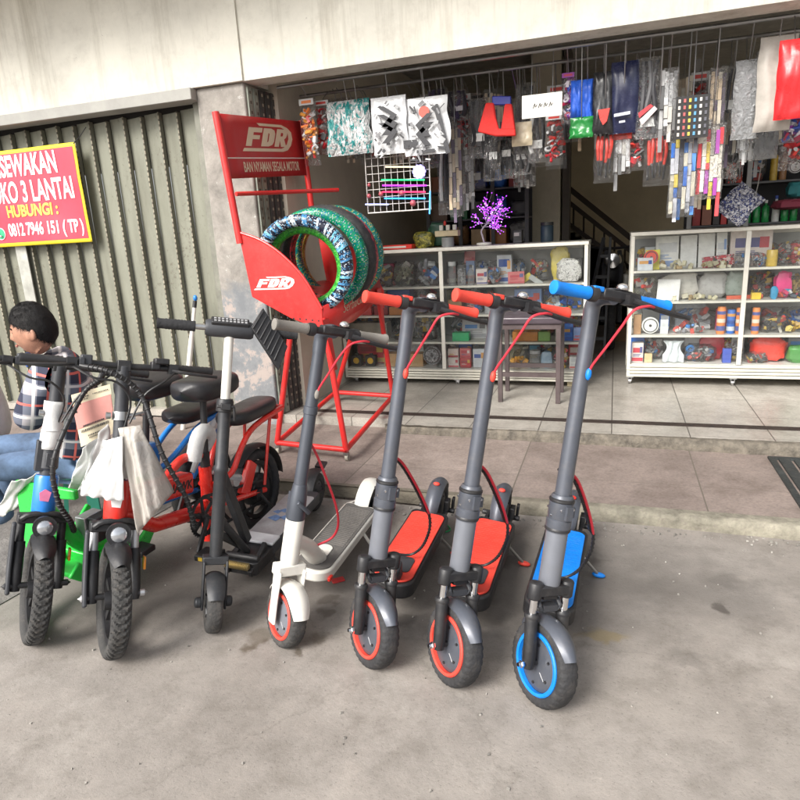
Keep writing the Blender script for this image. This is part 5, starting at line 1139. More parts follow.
    for k in range(4200):                                         # short strands lying over the cap
        u, v = rq.random(), rq.random() ** .7; p = hr(u, v); q = hr(u + rq.uniform(-.012, .012), min(1, v + .02)); n_ = (p - HM.translation).normalized(); d = (q - p)
        d = d.normalized() if d.length > 1e-6 else Vector((0, 0, -1)); sd_ = d.cross(n_).normalized() * .0016; L_ = rq.uniform(.02, .045)
        e = p + d * L_ + n_ * rq.uniform(.0, .0035) - n_ * L_ * .12 + sd_ * rq.uniform(-2.5, 2.5)
        m_.add([p - sd_ - n_ * .002, p + sd_ - n_ * .002, e], [(0, 1, 2)])
    m_.build('hair', HAIR, bd, smooth=80)
    # eyes, brow
    for s in (-1, 1):
        m_ = MB(); m_.M = HM; m_.ball((s * .031, -.0765, .004), (.012, .006, .0045)); m_.build('eye', mat('dark eye', (.03, .02, .018), .25), bd)
        m_ = MB(); m_.M = HM; m_.tube(bez([(s * .016, -.090, .021), (s * .034, -.086, .026), (s * .050, -.074, .021)], 8), .0032, 6); m_.build('eyebrow', HAIR, bd)
    m_ = MB(); m_.M = HM; m_.tube(bez([(-.022, -.083, -.062), (0, -.0945, -.058), (.022, -.083, -.062)], 8), .0042, 8); m_.build('lips', mat('lips', (.4, .15, .12), .5), bd)
    return rt, HM, P
pm, HM, Pm = seated_person('person in plaid shirt and blue jeans sitting with bare feet behind the bicycles', (-2.485, 2.345, .30), (-.80, -.60), PLAID, DENIM, look=(-.87, -.46))
# face mask pulled under the chin
MASK = mat('blue face mask', (.05, .13, .42), .8, var=.2, bump=.3)
m_ = MB(); m_.M = HM; m_.grid(lambda u, v: Vector((.058 * math.sin((u - .5) * 2.6), -.062 - .028 * math.cos((u - .5) * 2.6) + .02 * v, -.105 - .05 * v + .006 * math.sin(v * 18))), 16, 10)
mk = m_.build('face_mask', MASK, None, smooth=60, solid=.004); mk.matrix_world = Matrix.Translation(Vector(pm.location)); tag(mk, 'blue face mask pulled down under the chin of the person in plaid', 'face mask')
collar = MB()
st = thing('low_stool', 'low plastic stool under the seated person in plaid', 'stool', (-2.485, 2.345, 0))
STM = mat('green plastic stool', (.03, .2, .14), .5)
m_ = MB(); m_.lathe([(0, .285), (.14, .285), (.15, .295), (.15, .305), (.0, .308)], 20); m_.build('seat', STM, st)
for k in range(4):
    a = R(45 + 90 * k); m_ = MB(); m_.beam((.1 * math.cos(a), .1 * math.sin(a), .29), (.14 * math.cos(a), .14 * math.sin(a), .0), .05, .02, up=(math.cos(a), math.sin(a), 0)); m_.build('leg', STM, st)
p2, HM2, _ = seated_person('person in white shirt and dark jeans seated at the left edge', (-3.20, 2.40, .33), (-.6, -.8), WSHIRT, DENIMD)
st2 = copy_tree(st); st2.location = (-3.20, 2.40, .02); st2['label'] = 'low plastic stool under the person in the white shirt'
for s_ in (st, st2): s_['group'] = 'low plastic stools'
# ------------------------------------------------------------------ red tyre rack
RACKRED = mat('rack red enamel', (.62, .022, .02), .38, var=.12, vs=6, coat=.2, dirt=.16); SIGNRED = mat('sign red', (.42, .014, .016), .45, var=.06)
LOGOW = mat('logo white', (.78, .74, .68), .5, var=.03); LOGOT = mat('logo tan', (.66, .5, .36), .5, var=.05)
rack = thing('tyre_rack', 'red steel tyre display rack on castors with a lettered header sign', 'tyre rack', (-1.76, 3.8, .05))
O_ = Vector(rack.location)
class RB(MB):
    def build(s, name, mats, **k):
        par = k.pop('parent', rack); s.v = [v - O_ for v in s.v]; return MB.build(s, name, mats, par, **k)
fl = Vector((-1.965, 3.32, .13)); fr = Vector((-1.475, 3.265, .13)); rl = Vector((-2.02, 4.36, .19)); rr_ = Vector((-1.53, 4.30, .19))   # foot corners
tfl = at(291, 330, 3.40); tfr = at(323, 318, 3.32); trl = at(352, 335, 4.18); trr = at(377, 288, 4.25)
b = RB()
for a, c in ((fl, fr), (fr, rr_), (rr_, rl), (rl, fl)): b.tube([a, c], .017, 10)
b.build('base_frame', RACKRED)
for a, c in ((fl, tfl), (fr, tfr), (rl, trl), (rr_, trr)):
    b = RB(); b.tube([a, c], .0175, 12); b.build('leg', RACKRED)
for a in (fl, fr, rl, rr_):
    b = RB(); gz = .058 if a.y < 3.6 else .12
    b.box((a.x, a.y, a.z - .02), (.03, .03, .012)); b.box((a.x - .011, a.y + .004, (a.z + gz) / 2), (.003, .022, a.z - gz - .03)); b.box((a.x + .011, a.y + .004, (a.z + gz) / 2), (.003, .022, a.z - gz - .03)); cst = b.build('castor', STEEL)
    b = RB(); b.lathe([(0, -.009), (.022, -.009), (.022, .009), (0, .009)], 16, 'x', (a.x, a.y + .01, gz + .022)); b.build('castor_wheel', mat('pale castor rubber', (.4, .37, .3), .7, dirt=.4), parent=cst)
# cheek panel facing the street (plane y), with the logo
cy = 3.30
A0 = at(238, 232, cy); A1 = at(252, 297, cy); A2 = at(290, 318, cy); A3 = at(323, 331, cy); A4 = at(322, 309, cy); A5 = at(303, 277, cy); A6 = at(281, 254, cy); A7 = at(260, 240, cy)
b = RB(); pl = [(q.x, q.z) for q in (A0, A1, A2, A3, A4, A5, A6, A7)]
b.prism(pl, .012, frame((0, cy + .012, 0), (1, 0, 0), (0, 0, 1))); b.build('cheek_panel', RACKRED, bevel=.004)
b = RB(); b.prism([(q[0] + .0, q[1]) for q in pl], .012, frame((0, 4.36, 0), (1, 0, 0), (0, 0, 1))); b.build('cheek_panel', RACKRED, bevel=.004)
b = RB(); b.tube(bez([A0, A7, A6, A5, A4], 20), .008, 8); b.build('cheek_rim', RACKRED)
# perforated skirts, tray, lip
LA = A4 + Vector((0, .01, .012)); LB = at(379, 279, 4.32); LC = at(381, 297, 4.32); LD = A3 + Vector((0, .01, 0)); LM = at(343, 331, 3.6)
b = RB(); b.add([LA, LB, LC, at(352, 322, 3.85), LD], [(0, 1, 2, 3, 4)]); lip = b.build('front_lip', RACKRED, solid=.012)
b = RB(); b.add([A1 + Vector((0, .02, .01)), A3 + Vector((0, .02, .005)), LC, (A1.x, 4.32, A1.z + .01)], [(0, 1, 2, 3)]); b.build('tray', RACKRED, solid=.01)
n_ = (LB - LA).cross(LD - LA).normalized(); n_ = n_ if n_.x > 0 else -n_
xd = (LB - LA).normalized(); yd = n_.cross(xd)
text('SerbaGuna', LOGOT, rack, frame(LA.lerp(LB, .52).lerp(LD.lerp(LC, .5), .5) + n_ * .0075 - O_, xd, yd), width=.46, height=.058, shear=.35, bold=-.01)
for (q, s_) in ((tfr, 1), (trr, 1)):
    b = RB(); foot = fr if q is tfr else rr_; d = (foot - q).normalized(); b.prism([(-.055, 0), (.03, 0), (.012, .3), (-.012, .3)], .004, frame(q + Vector((0.02, -.0, -.005)), (0, 1, 0), d)); b.build('leg_gusset', RACKRED)
dots = RB()
for i in range(9):
    for j in range(3):
        q = at(269 + i * 6.2 + j * 2.4, 316 + i * .6 + j * 4.6, cy - .001)
        if q.z > A3.z - .02 and q.x < A3.x - .01: dots.lathe([(0, 0), (.0055, 0), (.0055, .0015), (0, .0015)], 8, 'y', (q.x, cy - .0015, q.z))
dots.build('perforations', BLACK)
# header: two posts, sign board, cross bar
S0 = atx(216, 113, -2.10); 
Pb0 = A0 + Vector((.0, .0, .0)); Pt0 = at(215.5, 112, 3.30); Pt1 = at(300.5, 121, 4.30); Pb1 = at(315, 235, 4.32)
b = RB(); b.tube([Pt0, Pb0, Pb0 + (Pb0 - Pt0) * .1], .0205, 14); b.build('post', RACKRED)
b = RB(); b.tube([Pt1, Pb1], .0205, 14); b.build('post', RACKRED)
q0 = Pt0 + (Pb0 - Pt0) * .01; q1 = Pt1 + (Pb1 - Pt1) * .005; q3 = at(237, 178, 3.30); q2 = at(308, 175, 4.30)
t3 = (q3.z - Pt0.z) / (Pb0.z - Pt0.z); q3 = Pt0.lerp(Pb0, t3); t2 = (q2.z - Pt1.z) / (Pb1.z - Pt1.z); q2 = Pt1.lerp(Pb1, t2)
b = RB(); b.grid(lambda u, v: q0.lerp(q1, u).lerp(q3.lerp(q2, u), v), 8, 8); sign = b.build('header_sign', SIGNRED, solid=.01)
nn = (q1 - q0).cross(q3 - q0).normalized(); nn = nn if nn.x > 0 else -nn
def sg(u, v, d=.0062): return q0.lerp(q1, u).lerp(q3.lerp(q2, u), v) + nn * d
b = RB(); b.tube([sg(.0, .68, .004), sg(1, .68, .004)], .0035, 6); b.build('sign_rule', LOGOW)
c0_ = at(236, 194, 3.42); c1_ = at(338, 190, 4.2); b = RB(); b.tube([c0_, c1_], .013, 10); b.build('cross_bar', RACKRED)
def poly_logo(place, mtl, field, name):
    """Slanted F D R inside a speed stripe; place(u, v, d) maps the unit logo box to the panel."""
    sh = lambda x, y: (x + .20 * (1 - y) - .1, y)
    glyphs = {
        'stripe': [[(-.14, .98), (.78, .98), (.90, .92), (1.0, .74), (1.06, .5), (1.05, .25), (.96, .1), (.82, .0), (.25, .0), (.30, .09), (.80, .09), (.90, .17), (.96, .3), (.96, .5), (.90, .7), (.82, .82), (.74, .87), (-.10, .87)]],
        'F': [[(.0, .80), (.0, .16), (.30, .16), (.30, .32), (.12, .32), (.12, .42), (.27, .42), (.27, .56), (.12, .56), (.12, .80)]],
        'D': [[(.33, .80), (.33, .16), (.50, .16), (.58, .22), (.61, .34), (.61, .62), (.58, .74), (.50, .80), (.45, .80), (.45, .66), (.48, .62), (.48, .36), (.45, .31), (.45, .80)]],
        'R': [[(.64, .80), (.64, .16), (.84, .16), (.90, .22), (.91, .34), (.89, .46), (.85, .52), (.93, .80), (.80, .80), (.745, .56), (.745, .80)], ]}
    out = {}
    for k, polys in glyphs.items():
        b = RB()
        for pg in polys:
            pg = [sh(x, y) if k != 'stripe' else (x, y) for x, y in pg]; n = len(pg)
            b.add([place(x, y, .0) for x, y in pg] + [place(x, y, .0012) for x, y in pg], [tuple(range(n))[::-1], tuple(range(n, 2 * n))] + [(i, (i + 1) % n, n + (i + 1) % n, n + i) for i in range(n)])
        o = b.build('logo_' + {'stripe': 'stripe', 'F': 'letter', 'D': 'letter', 'R': 'letter'}[k], mtl, smooth=0); out[k] = o
    b = RB(); pg = [sh(x, y) for x, y in ((.745, .42), (.745, .29), (.79, .29), (.80, .33), (.80, .38), (.79, .42))]; n = len(pg)
    b.add([place(x, y, .002) for x, y in pg], [tuple(range(n))]); b.build('letter_counter', field, smooth=0, parent=out['R']).matrix_parent_inverse = Matrix()
poly_logo(lambda u, v, d: sg(.27 + .53 * u, .10 + .48 * v, .0062 + d), LOGOT, SIGNRED, 'sign')
ln = text('BAN NYAMAN SEGALA MOTOR', LOGOT, rack, Matrix(), width=.70, height=.17, bold=.015)
for v in ln.data.vertices: v.co = sg(.53 + v.co.x, .825 - v.co.y, .0062 + max(0, v.co.z)) - O_
l0 = at(257, 279, cy); l1 = at(292, 277, cy); l3 = at(255, 292, cy)
poly_logo(lambda u, v, d: Vector((l0.x + (l1.x - l0.x) * u * .98 + .004, cy - .0005 - d, l0.z + (l3.z - l0.z) * (v - .0) + .01)), LOGOW, RACKRED, 'cheek')

# ------------------------------------------------------------------ tyres standing in the rack
def wrap(name, cols, ka, kr, speck=None, base=.35):
    """Printed tape wound round a tyre (axis y): bands by angle, small print by angle and radius."""
    mt, nt, b, out = nodes_of(name); L = nt.links.new; tc = N(nt, 'ShaderNodeTexCoord'); sp = N(nt, 'ShaderNodeSeparateXYZ'); L(tc.outputs['Object'], sp.inputs[0])
    at_ = N(nt, 'ShaderNodeMath', operation='ARCTAN2'); L(sp.outputs[0], at_.inputs[0]); L(sp.outputs[2], at_.inputs[1])
    ln = N(nt, 'ShaderNodeVectorMath', operation='LENGTH'); L(tc.outputs['Object'], ln.inputs[0])
    def fl(sock, k):
        m1 = N(nt, 'ShaderNodeMath', operation='MULTIPLY'); L(sock, m1.inputs[0]); m1.inputs[1].default_value = k
        m2 = N(nt, 'ShaderNodeMath', operation='FLOOR'); L(m1.outputs[0], m2.inputs[0]); return m2.outputs[0]
    sk = N(nt, 'ShaderNodeMath', operation='MULTIPLY_ADD'); L(ln.outputs['Value'], sk.inputs[0]); sk.inputs[1].default_value = .9; L(at_.outputs[0], sk.inputs[2])
    w1 = N(nt, 'ShaderNodeTexWhiteNoise'); w1.noise_dimensions = '1D'; L(fl(sk.outputs[0], ka), w1.inputs['W'])
    k = len(cols); rp = ramp(nt, [(i / k, c) for i, c in enumerate(cols)], 'CONSTANT'); L(w1.outputs['Value'], rp.inputs['Fac'])
    c = rp.outputs['Color']
    if speck:
        cb = N(nt, 'ShaderNodeCombineXYZ'); L(fl(sk.outputs[0], kr), cb.inputs[0]); L(fl(ln.outputs['Value'], 130), cb.inputs[1]); L(fl(sp.outputs[1], 110), cb.inputs[2])
        w2 = N(nt, 'ShaderNodeTexWhiteNoise'); w2.noise_dimensions = '3D'; L(cb.outputs[0], w2.inputs['Vector'])
        k2 = len(speck); r2 = ramp(nt, [(i / k2, q) for i, q in enumerate(speck)], 'CONSTANT'); L(w2.outputs['Color'], r2.inputs['Fac'])
        gt = N(nt, 'ShaderNodeMath', operation='GREATER_THAN'); L(w2.outputs['Value'], gt.inputs[0]); gt.inputs[1].default_value = base
        c = mix(nt, gt.outputs[0], r2.outputs['Color'], c)
    L(c, b.inputs['Base Color']); b.inputs['Roughness'].default_value = .22
    n3 = N(nt, 'ShaderNodeTexNoise', i_Scale=40.0, i_Detail=3.0, i_Distortion=1.5); L(tc.outputs['Object'], n3.inputs['Vector'])
    bp = N(nt, 'ShaderNodeBump', i_Strength=.35, i_Distance=.01); L(n3.outputs['Fac'], bp.inputs['Height']); L(bp.outputs['Normal'], b.inputs['Normal']); return mt
TW1 = wrap('blue white tyre wrap', [(.012, .015, .03), (.01, .013, .022), (.16, .45, .62), (.012, .016, .035), (.02, .03, .06), (.05, .2, .4), (.011, .014, .025), (.55, .6, .64), (.012, .015, .03)], 19, 60, [(.5, .55, .6), (.012, .015, .03), (.1, .3, .5), (.012, .015, .03)], .3)
TW2 = printed('green tyre wrap', [(.06, .45, .04), (.03, .32, .03), (.1, .55, .06), (.02, .2, .05)], 60, .3)
TW3 = wrap('teal tyre wrap', [(.004, .22, .11), (.003, .18, .09), (.006, .26, .12), (.004, .15, .14)], 30, 70, [(.004, .11, .26), (.36, .42, .4), (.004, .2, .1), (.3, .3, .06)], .28)
TW5 = printed('red edged tyre wrap', [(.5, .02, .04), (.3, .015, .02), (.55, .05, .06), (.02, .02, .02)], 60, .35)
TW6 = wrap('teal yellow tyre wrap', [(.004, .17, .13), (.003, .13, .12), (.006, .2, .15)], 30, 70, [(.5, .38, .04), (.004, .12, .2), (.35, .4, .36)], .25)
TWY = printed('yellow tyre wrap', [(.5, .33, .05), (.4, .25, .03), (.12, .09, .02), (.55, .42, .1)], 60, .35)
def tyre(name, label, c, ro, w, tw, mt, tilt=(0, 0, 0), blocks=False):
    b = MB(); M_ = Matrix.Rotation(PI / 2, 4, 'Z')
    b.M = M_; tyre_mesh(b, ro, w, tw, nu=132, nv=16, tread=.005 if blocks else .0015, notch=.004 if blocks else 0)
    o = b.build(name, mt, None, smooth=40); o.location = c; o.rotation_euler = [R(t) for t in tilt]
    return tag(o, label, 'tyre', 'motorcycle tyres standing in the red rack')
def tc_(px, py, y): return at(px, py, y)
ys_ = [3.40, 3.50, 3.62, 3.74, 3.90, 4.04, 4.16]
tyre('motorcycle_tyre', 'front tyre wrapped in blue white and black film in the red rack', tc_(304, 266, 3.39), .292, .085, .07, TW1, (6, 0, 8))
tyre('motorcycle_tyre', 'bright green wrapped tyre just behind the blue and white one', tc_(306, 267, 3.475), .278, .10, .085, TW2, (6, 0, 8))
tyre('motorcycle_tyre', 'teal and green wrapped tyre behind the bright green one', tc_(318, 261, 3.62), .315, .10, .07, TW3, (7, 0, 7))
tyre('motorcycle_tyre', 'bare black tyre with open tread between teal and red ones', tc_(326, 258, 3.76), .325, .12, .075, RUBBER, (7, 0, 6), True)
tyre('motorcycle_tyre', 'black tyre with red wrapped edge behind the bare black tyre', tc_(331, 257, 3.90), .318, .085, .065, TW5, (7, 0, 5))
tyre('motorcycle_tyre', 'rear teal and yellow wrapped tyre of the red rack', tc_(337, 255, 4.05), .325, .09, .07, TW6, (7, 0, 5))
tyre('motorcycle_tyre', 'yellow brown tyre at the back, seen through the others', tc_(340, 257, 4.17), .31, .06, .05, TWY, (7, 0, 5))
# ------------------------------------------------------------------ glass display cases
ALU = mat('cream white aluminium frame', (.66, .64, .57), .35, .15, var=.05, dirt=.12); ALUG = mat('ribbed plinth', (.58, .56, .48), .4, .1, var=.08, dirt=.2)
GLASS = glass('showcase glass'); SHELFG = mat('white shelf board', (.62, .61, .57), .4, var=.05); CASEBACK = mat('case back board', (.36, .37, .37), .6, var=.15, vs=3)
def display_case(label, x0, x1, y0, dep, z0, z1, shelves, mull, zp, wheels):
    rt = thing('display_case', label, 'display case', ((x0 + x1) / 2, y0 + dep / 2, .12)); o = Vector(rt.location)
    class CB(MB):
        def build(s, name, mats, **k): s.v = [v - o for v in s.v]; par = k.pop('parent', rt); return MB.build(s, name, mats, par, **k)
    t = .026; y1 = y0 + dep
    b = CB()
    for x in (x0, x1 - t):
        for y in (y0, y1 - t): b.span((x, y, z0), (x + t, y + t, z1 - .026))
    b.span((x0 - .004, y0 - .004, z1 - .026), (x1 + .004, y1, z1 + .004 - .004)); 
    for x in mull: b.span((x - .016, y0 + .001, zp), (x + .016, y0 + .022, z1 - .027))
    b.span((x0 + t, y1 - t, z1 - .06), (x1 - t, y1 - .002, z1 - .027)); b.build('frame', ALU, bevel=.003)
    b = CB()
    n = 4
    for k in range(n):
        za = z0 + (zp - z0) * k / n; b.span((x0 + .004, y0 - .006 + .004 * (k % 2), za + .001), (x1 - .004, y0 + .02, za + (zp - z0) / n - .004))
    b.span((x0 + .003, y0 + .021, z0), (x1 - .003, y1 - .003, zp - .012)); b.build('plinth', ALUG, bevel=.003)
    for z in shelves:
        b = CB(); b.span((x0 + t, y0 + .024, z - .01), (x1 - t, y1 - t - .002, z)); sh_ = b.build('shelf', SHELFG)
        b = CB(); b.span((x0 + t, y0 + .004, z - .014), (x1 - t, y0 + .0235, z + .002)); b.build('shelf_edge', ALU, parent=sh_).matrix_parent_inverse = Matrix()
    b = CB(); b.span((x0 + t, y1 - t, zp), (x1 - t, y1 - t + .006, z1 - .06)); b.build('back_board', CASEBACK)
    b = CB(); b.span((x0 + t, y0 + .026, zp - .011), (x1 - t, y1 - t - .002, zp)); b.build('floor_board', SHELFG)
    b = CB()
    xs_ = [x0 + t] + list(mull) + [x1 - t]
    for a, c in zip(xs_, xs_[1:]): b.add([(a + .012, y0 + .002, zp + .002), (c - .012, y0 + .002, zp + .002), (c - .012, y0 + .002, z1 - .028), (a + .012, y0 + .002, z1 - .028)], [(0, 1, 2, 3)])
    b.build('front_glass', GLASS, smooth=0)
    b = CB(); b.add([(x0 + .006, y0 + t, zp), (x0 + .006, y1 - t, zp), (x0 + .006, y1 - t, z1 - .027), (x0 + .006, y0 + t, z1 - .027)], [(0, 1, 2, 3)]); b.add([(x1 - .006, y0 + t, zp), (x1 - .006, y1 - t, zp), (x1 - .006, y1 - t, z1 - .027), (x1 - .006, y0 + t, z1 - .027)], [(0, 1, 2, 3)]); sgl = b.pieces()
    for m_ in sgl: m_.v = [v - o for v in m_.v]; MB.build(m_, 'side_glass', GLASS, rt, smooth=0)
    for (x, y) in wheels:
        b = CB(); b.box((x, y, z0 - .006), (.05, .05, .01)); b.box((x - .012, y, z0 - .025), (.004, .03, .03)); b.box((x + .012, y, z0 - .025), (.004, .03, .03)); b.lathe([(0, -.009), (.0215, -.009), (.0215, .009), (0, .009)], 14, 'x', (x, y + .01, .1425)); b.build('castor', STEEL)
    return rt
LC = dict(x0=-2.185, x1=-.185, y0=4.95, dep=.45, z0=.168, z1=1.225, zp=.255, shelves=(.477, .696, .925))
RC = dict(x0=.112, x1=1.95, y0=5.1, dep=.45, z0=.185, z1=1.266, zp=.285, shelves=(.505, .755, .985))
display_case('cream framed glass display case on castors, left one with the glowing tree on top', mull=(-1.3,), wheels=[(-.24, 5.0), (-.24, 5.35), (-1.2, 5.0), (-2.1, 5.35), (-2.1, 5.0)], **LC)
display_case('cream framed glass display case on castors at the right of the shop aisle', mull=(.885,), wheels=[(.14, 5.14), (.14, 5.5), (.86, 5.14), (1.9, 5.5), (1.9, 5.14)], **RC)

# ------------------------------------------------------------------ goods
def cmat(c, r=.45): return mat('goods colour', c, r, var=.12, vs=20, bump=.05)
CACHE = {}
def C(c, r=.45):
    k = (tuple(c), r)
    if k not in CACHE: CACHE[k] = cmat(c, r)
    return CACHE[k]
CLR = clear_film('clear packet', (.86, .88, .88), .22, (.62, .62, .62)); CLRD = clear_film('smoky packet', (.6, .6, .58), .35, (.25, .25, .24))
MIX_SILV = printed('silver parts in packets', [(.4, .4, .41), (.2, .2, .21), (.5, .5, .51), (.3, .3, .32), (.1, .1, .1)], 50, .25, bump=.6)
MIX_DARK = printed('dark parts in packets', [(.02, .02, .02), (.06, .06, .065), (.12, .12, .12), (.03, .035, .03), (.25, .24, .22)], 50, .3, bump=.6)
MIX_OLIVE = printed('olive parts in packets', [(.14, .14, .10), (.07, .075, .05), (.26, .25, .2), (.18, .17, .13), (.4, .4, .36)], 70, .3, bump=.7)
MIX_CREAM = printed('cream cartons', [(.6, .56, .4), (.68, .66, .52), (.5, .46, .3), (.62, .6, .5), (.3, .28, .2)], 42, .5, kind='blocks')
MIX_COL = printed('mixed colour goods', [(.5, .04, .12), (.02, .03, .05), (.03, .22, .35), (.6, .35, .04), (.05, .05, .05), (.5, .5, .5), (.55, .08, .04)], 36, .35, bump=.5)
MIX_BLUE = printed('blue printed cartons', [(.03, .12, .45), (.02, .07, .3), (.5, .55, .62), (.03, .16, .5), (.6, .3, .1)], 38, .4, kind='blocks')
MIX_RED = printed('red printed cartons', [(.55, .03, .04), (.42, .02, .05), (.65, .5, .48), (.5, .04, .06), (.05, .03, .03)], 38, .4, kind='blocks')
MIX_PINK = printed('pink printed cartons', [(.62, .12, .14), (.7, .45, .42), (.5, .05, .08), (.72, .65, .62)], 36, .4, kind='blocks')
MIX_WHITE = printed('white printed card', [(.72, .72, .7), (.68, .69, .7), (.74, .72, .68), (.45, .5, .58), (.72, .72, .72)], 24, .5, kind='blocks', bump=.1)
MIX_ORANGE = printed('orange cans', [(.75, .25, .08), (.6, .14, .05), (.1, .12, .3), (.7, .55, .45)], 40, .35, kind='blocks')
MIX_GOLD = printed('gold parts', [(.5, .33, .06), (.3, .18, .03), (.65, .5, .15), (.12, .08, .03)], 60, .3, bump=.5)
MIX_DOT = printed('dotted white packet', [(.74, .73, .7), (.72, .72, .7), (.7, .7, .68), (.74, .72, .7), (.12, .12, .12), (.72, .7, .7)], 70, .4)
def pillow(b, c, w, d, h, seed=0, lump=.25, n=16, m=14):
    c = Vector(c)
    def fn(u, v):
        a = 2 * PI * u; t = PI * (v * .998 + .001); dv = Vector((math.cos(a) * math.sin(t), math.sin(a) * math.sin(t), math.cos(t)))
        e = lambda q, p: math.copysign(abs(q) ** p, q)
        k = 1 + lump * noise.noise(dv * 1.7 + Vector((seed, seed * .37, 1))) + lump * .6 * noise.noise(dv * 4.3 + Vector((seed, 2, seed)))
        return c + Vector((e(dv.x, .6) * w / 2 * k, e(dv.y, .6) * d / 2 * k, e(dv.z, .6) * h / 2 * (1 + (k - 1) * .6)))
    b.grid(fn, n, m, cu=True)
PALS = {}
for mt_, cols_ in ((MIX_SILV, [(.45, .45, .46), (.25, .25, .27), (.66, .66, .66), (.1, .1, .1), (.6, .1, .08), (.05, .2, .5)]), (MIX_DARK, [(.02, .02, .02), (.05, .05, .055), (.14, .14, .14), (.42, .4, .36), (.5, .05, .04), (.6, .4, .05)]), (MIX_OLIVE, [(.2, .2, .13), (.09, .1, .06), (.42, .4, .3), (.05, .05, .04), (.4, .38, .34)]),
    (MIX_CREAM, [(.6, .56, .4), (.68, .64, .5), (.5, .46, .3), (.35, .25, .12)]), (MIX_COL, [(.5, .04, .12), (.02, .03, .05), (.03, .22, .35), (.6, .35, .04), (.5, .5, .5), (.55, .08, .04)]), (MIX_BLUE, [(.03, .14, .5), (.55, .58, .62), (.02, .07, .3), (.6, .3, .08)]),
    (MIX_RED, [(.5, .03, .04), (.65, .55, .5), (.3, .02, .03), (.6, .4, .05)]), (MIX_PINK, [(.6, .16, .16), (.7, .62, .58), (.5, .05, .07), (.1, .1, .25)]), (MIX_WHITE, [(.7, .7, .68), (.2, .3, .55), (.55, .56, .58), (.6, .1, .08)]), (MIX_ORANGE, [(.72, .24, .07), (.08, .1, .3), (.7, .6, .5)]), (MIX_GOLD, [(.5, .33, .06), (.3, .18, .03), (.62, .5, .15), (.1, .06, .03)])):
    PALS[mt_.name] = cols_
def fill_parts(b, w, d, h, ncol, n, seed, c=(0, 0, 0)):
    """Small boxes, rods and rings lying in a packet."""
    rr = random.Random(seed); c = Vector(c); s0 = (w * max(d, .02) * h / n) ** (1 / 3)
    for k in range(n):
        b.cm = rr.randrange(ncol); p = c + Vector((rr.uniform(-.4, .4) * w, rr.uniform(-.35, .35) * d, rr.uniform(-.42, .42) * h)); s_ = s0 * rr.uniform(.7, 1.25); t = rr.random()
        rot = Matrix.Rotation(rr.uniform(0, 6), 3, Vector((rr.gauss(0, 1), rr.gauss(0, 1), rr.gauss(0, 1))).normalized())
        if t < .45: b.box(p, (s_ * 1.2, s_ * .5, s_ * .9), rot)
        elif t < .8: q = rot @ Vector((s_ * .9, 0, 0)); b.tube([p - q, p + q], s_ * .28, 8)
        else:
            sv = b.M; b.M = sv @ Matrix.Translation(p) @ rot.to_4x4(); b.lathe([(s_ * .3, -s_ * .12), (s_ * .62, -s_ * .12), (s_ * .62, s_ * .12), (s_ * .3, s_ * .12)], 12, closed=True); b.M = sv
    b.cm = 0
def label_on(o, w, h, y, z0, cols, seed, M_=None):
    """Printed panels on the front of a carton: a title block, a band and small lines."""
    rr = random.Random(seed); b = MB(); b.M = M_ or Matrix(); k = len(cols)
    b.cm = rr.randrange(1, k); zz = z0 + h * rr.uniform(.45, .6); b.span((-w * .38, y - .0022, zz), (w * rr.uniform(.1, .4), y - .0003, zz + h * rr.uniform(.16, .3)))
    b.cm = rr.randrange(1, k); b.span((-w * .47, y - .0018, z0 + h * .06), (w * .47, y - .0003, z0 + h * rr.uniform(.14, .26)))
    b.cm = rr.randrange(1, k)
    for j in range(3): b.span((-w * .36, y - .0016, z0 + h * (.3 + .05 * j)), (w * rr.uniform(-.1, .34), y - .0003, z0 + h * (.325 + .05 * j)))
    b.cm = rr.randrange(1, k); b.span((w * .2, y - .0026, z0 + h * .5), (w * .42, y - .0003, z0 + h * .8))
    q = b.build('printed_label', [C(c) for c in cols], None, smooth=0); q.parent = o
BAGF = clear_film('crinkled bag film', (.95, .955, .96), .035, (.8, .8, .8), .8)
USED = {}
GN = [0]
